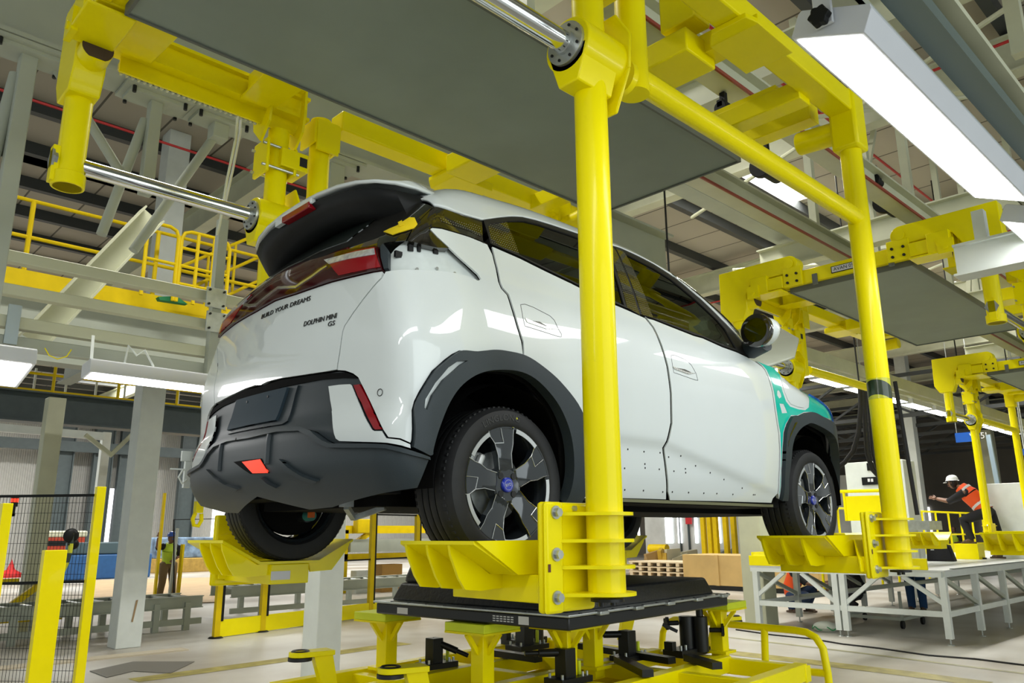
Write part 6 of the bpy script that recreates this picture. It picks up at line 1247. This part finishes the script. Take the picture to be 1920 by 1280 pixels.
# crates and clutter behind the battery
cr0 = on(1345, 1106, 'z', 0); crt = thing('wooden_crate', 'large plywood crate behind the battery pack', 'crate', cr0)
PLY = mat('pale_plywood', (.62, .42, .16), .6, noise=.18, nscale=2)
MB().box((cr0[0], cr0[1] - 3.0, .12), (cr0[0] + 1.5, cr0[1] + 1.1, .95)).build('box', PLY, crt, bevel=.01)
MB().box((cr0[0] - .04, cr0[1] - 3.0, .12), (cr0[0], cr0[1] - 2.9, .95)).box((cr0[0] - .04, cr0[1] - .1, .12), (cr0[0], cr0[1] + .0, .95)).build('batten', PLY, crt); MB().box((cr0[0], cr0[1] - 3.0, 0), (cr0[0] + 1.5, cr0[1] + 1.1, .12)).build('pallet_base', BLKM, crt)
p_ = on(1330, 1075, 'z', .3); pt2 = thing('wooden_pallets', 'stack of wooden pallets left of the plywood crate', 'pallets', (p_[0], p_[1], 0))
for k in range(4): MB().box((p_[0], p_[1], .16 * k + .1), (p_[0] + 1.6, p_[1] + 3.2, .16 * k + .14)).build('slatted_top', mat('pale_pallet_wood', (.6, .5, .34), .7), pt2)
for k in range(4):
    mbk = MB()
    for j in range(9): mbk.box((p_[0], p_[1] + j * .38, .16 * k), (p_[0] + 1.6, p_[1] + j * .38 + .12, .16 * k + .1))
    mbk.build('blocks', mat('pale_pallet_wood', (.6, .5, .34), .7), pt2)
random.seed(11)
JN = [mat('cream_scrap', (.52, .50, .36), .6), mat('brown_scrap', (.34, .22, .08), .6), mat('grey_scrap', (.25, .27, .25), .6), mat('yellow_scrap', (.55, .36, .04), .5), mat('green_scrap', (.02, .30, .15), .6), mat('navy_sheet', (.02, .025, .09), .7)]
def pile(u0, u1, v, label, n, cols, hmax=.7):
    a, b_ = Vector(on(u0, v, 'z', 0)), Vector(on(u1, v, 'z', 0)); t = thing('parts_pile', label, 'pile', a)
    for k in range(n):
        c = a + (b_ - a) * random.random() + Vector((random.random() * 1.2, random.random() * .5, 0)); h = random.uniform(.15, hmax); w = random.uniform(.15, .6)
        q = MB(); ang = random.uniform(-.6, .6)
        q.bar((c.x - w * math.cos(ang), c.y - w * math.sin(ang), h * .5), (c.x + w * math.cos(ang), c.y + w * math.sin(ang), h * .5 + random.uniform(-.1, .25)), random.uniform(.06, .3), random.uniform(.05, h))
        q.build('piece', random.choice(cols), t)
pile(1215, 1290, 1062, 'heap of crated parts and yellow rolls at the far centre', 22, [JN[0], JN[1], JN[3], JN[0]], .8)
pile(1330, 1420, 1055, 'heap of cream steel parts behind the plywood crate', 20, [JN[0], JN[0], JN[2]], .8)
rlr = on(1230, 1028, 'z', .75); tag(MB().tube((rlr[0], rlr[1] - .7, .75), (rlr[0], rlr[1] + .4, .75), .22, 20).build('yellow_roll', YELD), 'yellow cylinder lying on the far heap of parts', 'cylinder')
nb = on(1325, 1048, 'z', 0); tag(MB().ball((nb[0], nb[1], .35), .9, 14, 8, (.8, 1, .7)).build('navy_cover', JN[5]), 'navy cloth covering a heap at the far centre', 'cover')
gb = on(1270, 1055, 'z', 0); tag(MB().ball((gb[0], gb[1], .2), .35, 12, 8, (1, 1, .8)).build('green_bundle', JN[4]), 'small green bundle beside the yellow cylinder', 'bundle')
dc = on(1290, 1052, 'z', 0); tag(MB().ibeam((dc[0], dc[1], 0), (dc[0], dc[1], RZ), .5, .6, .05, up=(0, 1, 0)).build('dark_column', TEALB), 'dark grey column seen under the car sill', 'column')
tag(MB().box((dc[0] - .32, dc[1] - .6, 2.0), (dc[0] - .28, dc[1] - .2, 2.6)).build('red_white_sign', SR), 'small red and white sign on the dark column under the sill', 'sign')
wl_ = mat('pale_far_partition', (.55, .57, .55), .5, noise=.3, nscale=1)
a = on(1190, 1030, 'z', 0)
DX = 36
tag(MB().box((DX, 12, 0), (DX + .1, 25.5, 4.2)).build('far_partition', wl_), 'pale partition at the far end under the car sill', 'partition')
for k, (u0, u1) in enumerate(((1195, 1200), (1247, 1262), (1270, 1279), (1302, 1309), (1346, 1352), (1392, 1410))):
    a, b_ = on(u0, 985, 'x', DX - .1), on(u1, 1018, 'x', DX - .1); struct(MB().box((DX - .1, b_[1], max(.7, b_[2])), (DX - .05, a[1], 3.2)).build('window_%d' % (30 + k), DAY))
for k, u in enumerate((1318, 1330, 1341, 1360, 1375)):
    p = on(u, 1010, 'x', 30); tag(MB().box((30, p[1] - .1, 0), (30.2, p[1] + .1, 3.2)).build('yellow_frame_post', YELD), 'distant yellow frame post under the car sill', 'post', 'distant yellow frame posts')
# cables and small things on the floor
fc = [on(u, v, 'z', .01) for u, v in ((1380, 1180), (1450, 1190), (1520, 1197), (1580, 1207), (1650, 1215), (1740, 1228), (1830, 1235), (1925, 1247))]
tag(MB().path(fc, .012, 6).build('floor_cable', RUB), 'thin black cable snaking over the floor in front of the platform', 'cable')
gc = on(1548, 1183, 'z', .0); sk_ = tag(MB().ball((gc[0], gc[1], .06), .18, 14, 8, (1, 1.1, .55)).build('pale_sack', mat('pale_sack_cloth', (.5, .53, .45), .8)), 'pale sack tied with green cord below the white platform', 'sack')
MB().path([(gc[0] + .17 * math.cos(t) * (1 + .1 * math.sin(5 * t)), gc[1] + .2 * math.sin(t), .03 + .05 * math.sin(3 * t) ** 2) for t in np.linspace(0, 2 * PI, 40)], .008, 6, True).build('green_cord', mat('green_cord', (.02, .25, .08), .6), sk_)
tr = thing('white_trolley', 'low white trolley on castors under the platform', 'trolley', on(1650, 1175, 'z', 0))
c = on(1650, 1172, 'z', 0); f_t = MB()
for dy in (-.5, .5): f_t.bar((c[0] - .3, c[1] + dy, .16), (c[0] + .6, c[1] + dy, .16), .05).bar((c[0] - .3, c[1] + dy, .16), (c[0] - .3, c[1] + dy, .6), .04)
for dx in (-.3, .6): f_t.bar((c[0] + dx, c[1] - .5, .16), (c[0] + dx, c[1] + .5, .16), .05)
f_t.build('frame', GRYW, tr)
for k, (dx, dy) in enumerate(((-.3, -.5), (-.3, .5), (.6, -.5), (.6, .5))): MB().tube((c[0] + dx, c[1] + dy - .02, .07), (c[0] + dx, c[1] + dy + .02, .07), .065, 16).build('castor', BLK, tr)
# ================================================================== people
def person(name_label, root, joints, radii, skin_m, clothes, head, head_r=.10, cat='person', hat=None, hair=None, scale=1, face=None):
    """joints: dict name->(x,y,z) relative to root; clothes: list of (name, material, [joint chains], radii, extra)"""
    t = thing('person', name_label, cat, root); R0 = Vector(root)
    J = {k: R0 + Vector(v) * scale for k, v in joints.items()}
    def limb(nm, chain, rad, material, parent=t):
        m_ = MB(); pts = [J[c] for c in chain]; P = []; Rr = []
        for i in range(len(pts) - 1):
            for k in range(4): f = k / 4; P.append(pts[i].lerp(pts[i + 1], f)); Rr.append((rad[i] + (rad[i + 1] - rad[i]) * f) * scale)
        P.append(pts[-1]); Rr.append(rad[-1] * scale); m_.path(P, Rr, 12); return m_
    # one continuous skinned body
    ed = [('pelvis', 'spine'), ('spine', 'chest'), ('chest', 'neck'), ('neck', 'head0'), ('chest', 'shL'), ('shL', 'elL'), ('elL', 'haL'), ('chest', 'shR'), ('shR', 'elR'), ('elR', 'haR'), ('pelvis', 'hipL'), ('hipL', 'knL'), ('knL', 'anL'), ('anL', 'toL'), ('pelvis', 'hipR'), ('hipR', 'knR'), ('knR', 'anR'), ('anR', 'toR')]
    names = list(dict.fromkeys(['pelvis'] + [n for e in ed for n in e])); idx = {n: i for i, n in enumerate(names)}
    rr = dict(pelvis=.125, spine=.115, chest=.125, neck=.05, head0=.05, shL=.06, shR=.06, elL=.042, elR=.042, haL=.03, haR=.03, hipL=.085, hipR=.085, knL=.058, knR=.058, anL=.04, anR=.04, toL=.032, toR=.032)
    me = bpy.data.meshes.new('body'); me.from_pydata([tuple(J[n] - R0) for n in names], [(idx[a], idx[b]) for a, b in ed], [])
    o = bpy.data.objects.new('body', me); link(o, t); md = o.modifiers.new('skin', 'SKIN'); sv = me.skin_vertices[0].data
    for n in names: sv[idx[n]].radius = (rr[n] * scale * .9,) * 2
    sv[0].use_root = True; s2 = o.modifiers.new('sub', 'SUBSURF'); s2.levels = 1; s2.render_levels = 2; me.materials.append(skin_m)
    hd = J['head0'] + (J['head0'] - J['neck']).normalized() * head_r * .8 * scale
    h = MB().ball(hd, head_r * scale, 18, 12, (.92, .78, 1.18)); fd_ = Vector(head).normalized(); nz = hd + fd_ * head_r * .92 * scale
    h.ball(nz, .018 * scale, 8, 6, (1, .8, 1.3)); sd = fd_.cross(Vector((0, 0, 1))).normalized()
    for s_ in (-1, 1): h.ball(hd + sd * s_ * head_r * .8 * scale, .024 * scale, 8, 6, (.9, .5, 1.3))
    h.build('head', skin_m, t)
    ey = MB()
    for s_ in (-1, 1): ey.ball(hd + fd_ * head_r * .82 * scale + sd * s_ * .032 * scale + Vector((0, 0, .022 * scale)), .011 * scale, 8, 6)
    ey.build('eyes', RUB, t)
    MB().ball(hd + fd_ * head_r * .80 * scale - Vector((0, 0, .045 * scale)), .02 * scale, 8, 6, (.6, 1, .35)).build('mouth', mat('lips', (.25, .07, .06), .5), t)
    if hair: MB().ball(hd - fd_ * .012, head_r * 1.06 * scale, 18, 12, (.92, .82, 1.12)).build('hair', hair, t)
    if hat:
        c = hd + Vector((0, 0, .045 * scale)); hm = MB().lathe([(head_r * 1.32 * scale, 0), (head_r * 1.18 * scale, .012), (head_r * 1.12 * scale, .05 * scale), (head_r * .9 * scale, .09 * scale), (head_r * .5 * scale, .115 * scale), (0, .122 * scale)], c, 'z', 24); hm.plate([c + fd_ * head_r * 1.2 * scale + sd * .06, c + fd_ * head_r * 1.75 * scale + sd * .035, c + fd_ * head_r * 1.75 * scale - sd * .035, c + fd_ * head_r * 1.2 * scale - sd * .06], .008, (0, 0, 1)); hm.build('hard_hat', hat, t)
    for nm, material, chains in clothes:
        q = MB()
        for chain, rad in chains:
            pts = [J[c] for c in chain]; P = []; Rr = []
            for i in range(len(pts) - 1):
                for k in range(5): f = k / 5; P.append(pts[i].lerp(pts[i + 1], f)); Rr.append((rad[i] + (rad[i + 1] - rad[i]) * f) * scale)
            P.append(pts[-1]); Rr.append(rad[-1] * scale); q.path(P, Rr, 16)
        q.build(nm, material, t)
    # hands: palm, four fingers and a thumb
    for s_ in ('L', 'R'):
        w0, e0 = J['ha' + s_], J['el' + s_]; d = (w0 - e0).normalized(); u = d.orthogonal().normalized(); hm = MB().ball(w0 + d * .045 * scale, .045 * scale, 10, 8, (.9, .9, .7))
        for k in range(4): b0 = w0 + d * .075 * scale + u * (k - 1.5) * .019 * scale; hm.path([b0, b0 + d * .035 * scale, b0 + d * .058 * scale - Vector((0, 0, .012))], [.0095 * scale, .009 * scale, .007 * scale], 6)
        b0 = w0 + d * .03 * scale + u * .04 * scale; hm.path([b0, b0 + u * .022 * scale + d * .022 * scale, b0 + u * .02 * scale + d * .05 * scale], [.011 * scale, .010 * scale, .008 * scale], 6)
        hm.build('hand', skin_m, t)
        for k in (0,):
            a0, t0 = J['an' + s_], J['to' + s_]; dd = (t0 - a0); dd.z = 0; dd = dd.normalized() if dd.length > 1e-4 else Vector((1, 0, 0)); zf = t0.z - .03 * scale
            sw = Vector((-dd.y, dd.x, 0)); pl = []
            for f, w in ((-.07, .032), (-.05, .045), (.05, .043), (.12, .05), (.18, .042), (.205, .02)): pl.append((f, w))
            V = [a0 + dd * f * scale + sw * w * scale for f, w in pl] + [a0 + dd * f * scale - sw * w * scale for f, w in pl[::-1]]
            V = [Vector((v.x, v.y, zf)) for v in V]; MB().plate(V, .035 * scale, (0, 0, 1)).ball(Vector((a0.x, a0.y, zf + .06 * scale)) + dd * .03, .055 * scale, 12, 8, (1.2, 1.0, 1.1)).ball(Vector((a0.x, a0.y, zf + .035 * scale)) + dd * .13 * scale, .05 * scale, 12, 8, (1.1, .9, .7)).build('boot', mat('brown_boot_leather', (.09, .06, .04), .7), t, bevel=.004)
    return t
ORV = mat('orange_safety_vest', (.95, .10, .012), .6, noise=.06); LMV = mat('lime_safety_vest', (.45, .62, .03), .6, noise=.08)
BKT = mat('black_trousers', (.012, .012, .015), .8); KHK = mat('khaki_trousers', (.16, .11, .05), .8); NAV = mat('navy_trousers', (.015, .035, .09), .8); HW = mat('white_hard_hat', (.75, .77, .78), .3, coat=.5); HB = mat('blue_hard_hat', (.01, .06, .35), .3, coat=.5)
DSK = mat('brown_skin', (.20, .10, .06), .5)
# worker in orange leaning on the rail; he faces the image left
wb = on(1868, 1048, 'z', PZ); Rw = (wb[0], wb[1], PZ)
J1 = dict(pelvis=(.0, .05, .93), spine=(-.0, .16, 1.07), chest=(-.02, .30, 1.26), neck=(-.02, .46, 1.42), head0=(-.02, .53, 1.47), shL=(.16, .36, 1.31), elL=(.10, .72, 1.16), haL=(.06, .98, 1.22), shR=(-.18, .36, 1.31), elR=(-.16, .68, 1.13), haR=(-.10, .93, 1.20), hipL=(.09, .02, .90), knL=(.08, -.08, .50), anL=(.08, -.08, .10), toL=(.08, .06, .04), hipR=(-.10, .04, .90), knR=(-.14, .46, .76), anR=(-.14, .34, .38), toR=(-.14, .50, .33))
pr1 = person('worker in an orange vest and white hard hat leaning on the platform rail', Rw, J1, None, DSK, [
    ('shirt', CLOTHK, [(('spine', 'chest', 'neck'), (.15, .165, .07)), (('chest', 'shL'), (.11, .08)), (('chest', 'shR'), (.11, .08)), (('shL', 'elL'), (.078, .062)), (('shR', 'elR'), (.078, .062))]),
    ('vest', ORV, [(('pelvis', 'spine', 'chest'), (.155, .165, .178)), (('chest', 'neck'), (.178, .12))]),
    ('trousers', BKT, [(('spine', 'pelvis'), (.13, .155)), (('pelvis', 'hipL', 'knL', 'anL'), (.13, .115, .08, .065)), (('pelvis', 'hipR', 'knR', 'anR'), (.13, .115, .085, .065))])], (-.05, .95, -.25), hat=HW, hair=mat('dark_hair', (.01, .008, .006), .7))
vt = [o for o in bpy.data.objects if o.parent == pr1 and o.name.startswith('vest')][0]
Jp = {k: Vector(Rw) + Vector(v) for k, v in J1.items()}
for f0, (a, b_) in ((.15, ('pelvis', 'spine')), (.95, ('pelvis', 'spine')), (.55, ('chest', 'neck'))):
    c = Jp[a].lerp(Jp[b_], f0); d = (Jp[b_] - Jp[a]).normalized(); r_ = .168 if a == 'pelvis' else .16
    MB().tube(c - d * .025, c + d * .025, r_, 20).build('reflective_band', SILV, vt)
# step under his raised foot
tag(MB().box((Rw[0] - .35, Rw[1] + .2, PZ), (Rw[0] + .05, Rw[1] + .62, PZ + .30)).build('foot_step', YEL, bevel=.005), 'yellow step block under the raised foot of the worker in orange', 'step')
# far worker in lime
fw = on(1795, 1035, 'z', 0); sw_ = on(1790, 1045, 'z', 0)
SJ = dict(pelvis=(0, 0, .92), spine=(0, 0, 1.06), chest=(0, 0, 1.26), neck=(0, 0, 1.46), head0=(0, 0, 1.53), shL=(0, .19, 1.36), elL=(-.08, .24, 1.12), haL=(-.25, .14, 1.1), shR=(0, -.19, 1.36), elR=(-.08, -.24, 1.12), haR=(-.25, -.14, 1.1), hipL=(0, .1, .9), knL=(-.02, .11, .48), anL=(0, .11, .09), toL=(-.13, .11, .04), hipR=(0, -.1, .9), knR=(-.02, -.11, .48), anR=(0, -.11, .09), toR=(-.13, -.11, .04))
def clothes(v, tr_, sh=CLOTHK): return [('shirt', sh, [(('spine', 'chest', 'neck'), (.14, .155, .07)), (('chest', 'shL'), (.11, .085)), (('chest', 'shR'), (.11, .085)), (('shL', 'elL'), (.08, .062)), (('shR', 'elR'), (.08, .062))]), ('vest', v, [(('pelvis', 'spine', 'chest'), (.15, .16, .175)), (('chest', 'neck'), (.175, .10))]), ('trousers', tr_, [(('spine', 'pelvis'), (.12, .15)), (('pelvis', 'hipL', 'knL', 'anL'), (.12, .115, .085, .07)), (('pelvis', 'hipR', 'knR', 'anR'), (.12, .115, .085, .07))])]
fx = 34; fp_ = on(1789, 1000, 'x', fx); person('distant worker in a lime vest seen below the platform rail', (fx, fp_[1], 0), SJ, None, DSK, clothes(LMV, NAV), (-1, 0, 0), hair=mat('dark_hair', (.01, .008, .006), .7))
# standing worker at left with blue hard hat, reaching up the leaning yellow post
lw = on(309, 1130, 'z', 0)
LJ = dict(SJ); LJ.update(chest=(-.05, -.03, 1.24), neck=(-.09, -.04, 1.41), head0=(-.13, -.05, 1.46), shL=(.02, .16, 1.33), elL=(-.22, .26, 1.42), haL=(-.16, .30, 1.66), shR=(-.08, -.22, 1.32), elR=(-.2, -.28, 1.1), haR=(-.3, -.12, 1.02))
LJ = {k: (v[1] * .7 - 0, v[0], v[2]) for k, v in LJ.items()}
LJ.update(shL=(-.17, -.02, 1.33), elL=(-.34, -.08, 1.30), haL=(-.36, -.14, 1.55), shR=(.17, -.05, 1.32), elR=(.2, -.15, 1.1), haR=(.05, -.22, 1.02), hipL=(-.1, 0, .9), knL=(-.12, -.02, .48), anL=(-.16, 0, .09), toL=(-.18, -.13, .04), hipR=(.1, 0, .9), knR=(.13, -.02, .48), anR=(.17, 0, .09), toR=(.2, -.13, .04))
person('worker in a lime vest and blue hard hat standing behind the left column', (lw[0], lw[1], 0), LJ, None, DSK, clothes(LMV, KHK), (.1, -.9, -.5), hat=HB)
for k, (u0, v0, u1, v1, w, m_, lab, dy) in enumerate(((309, 924, 288, 1135, .10, YELD, 'yellow plank leaning upright in front of the standing worker', -.5), (333, 990, 316, 1128, .09, GRYW, 'grey plank leaning beside the standing worker', -.45), (343, 1020, 332, 1128, .14, YELD, 'short dull yellow plank right of the standing worker', -.35))):
    tag(MB().bar(on(u0, v0, 'y', lw[1] + dy), on(u1, v1, 'y', lw[1] + dy), w, .05).build('leaning_plank', m_, bevel=.004), lab, 'plank')
bx_ = thing('wire_screen', 'thin black screen frame behind the standing worker', 'screen', on(326, 974, 'y', lw[1] - .6))
q = [on(u, v, 'y', lw[1] - .6) for u, v in ((326, 1118), (326, 974), (418, 972), (418, 1118))]; MB().path(q, .018, 6).build('frame', BLK, bx_)
# crouching worker under the platform
cw = on(1497, 1152, 'z', 0)
CJ = dict(pelvis=(0, .10, .34), spine=(0, .10, .50), chest=(0, -.02, .72), neck=(0, -.16, .86), head0=(0, -.24, .89), shL=(.17, -.06, .78), elL=(.16, -.30, .58), haL=(.10, -.52, .50), shR=(-.17, -.06, .78), elR=(-.16, -.30, .58), haR=(-.08, -.55, .54), hipL=(.1, .08, .30), knL=(.14, -.32, .50), anL=(.14, -.12, .09), toL=(.14, -.27, .04), hipR=(-.1, .08, .30), knR=(-.14, -.34, .36), anR=(-.14, .10, .09), toR=(-.14, -.03, .04))
person('crouching worker in an orange vest under the near end of the white platform', (cw[0] + .4, cw[1] + .2, 0), CJ, None, DSK, clothes(ORV, NAV), (0, -1, -.2), hair=mat('dark_hair', (.01, .008, .006), .7))
cw2 = on(1590, 1150, 'z', 0); person('second crouching worker, dark clothes, behind the platform legs', (cw2[0] + .8, cw2[1] + .2, 0), {k: (v[0], -v[1], v[2]) for k, v in CJ.items()}, None, DSK, clothes(CLOTHK, BKT), (0, 1, -.2), hair=mat('dark_hair', (.01, .008, .006), .7))
sw2 = on(1712, 1150, 'z', 0); person('standing worker in blue jeans, legs seen through the platform legs', (sw2[0] + .3, sw2[1], 0), SJ, None, DSK, clothes(CLOTHK, mat('blue_jeans', (.015, .06, .16), .8)), (-1, 0, 0), hair=mat('dark_hair', (.01, .008, .006), .7))
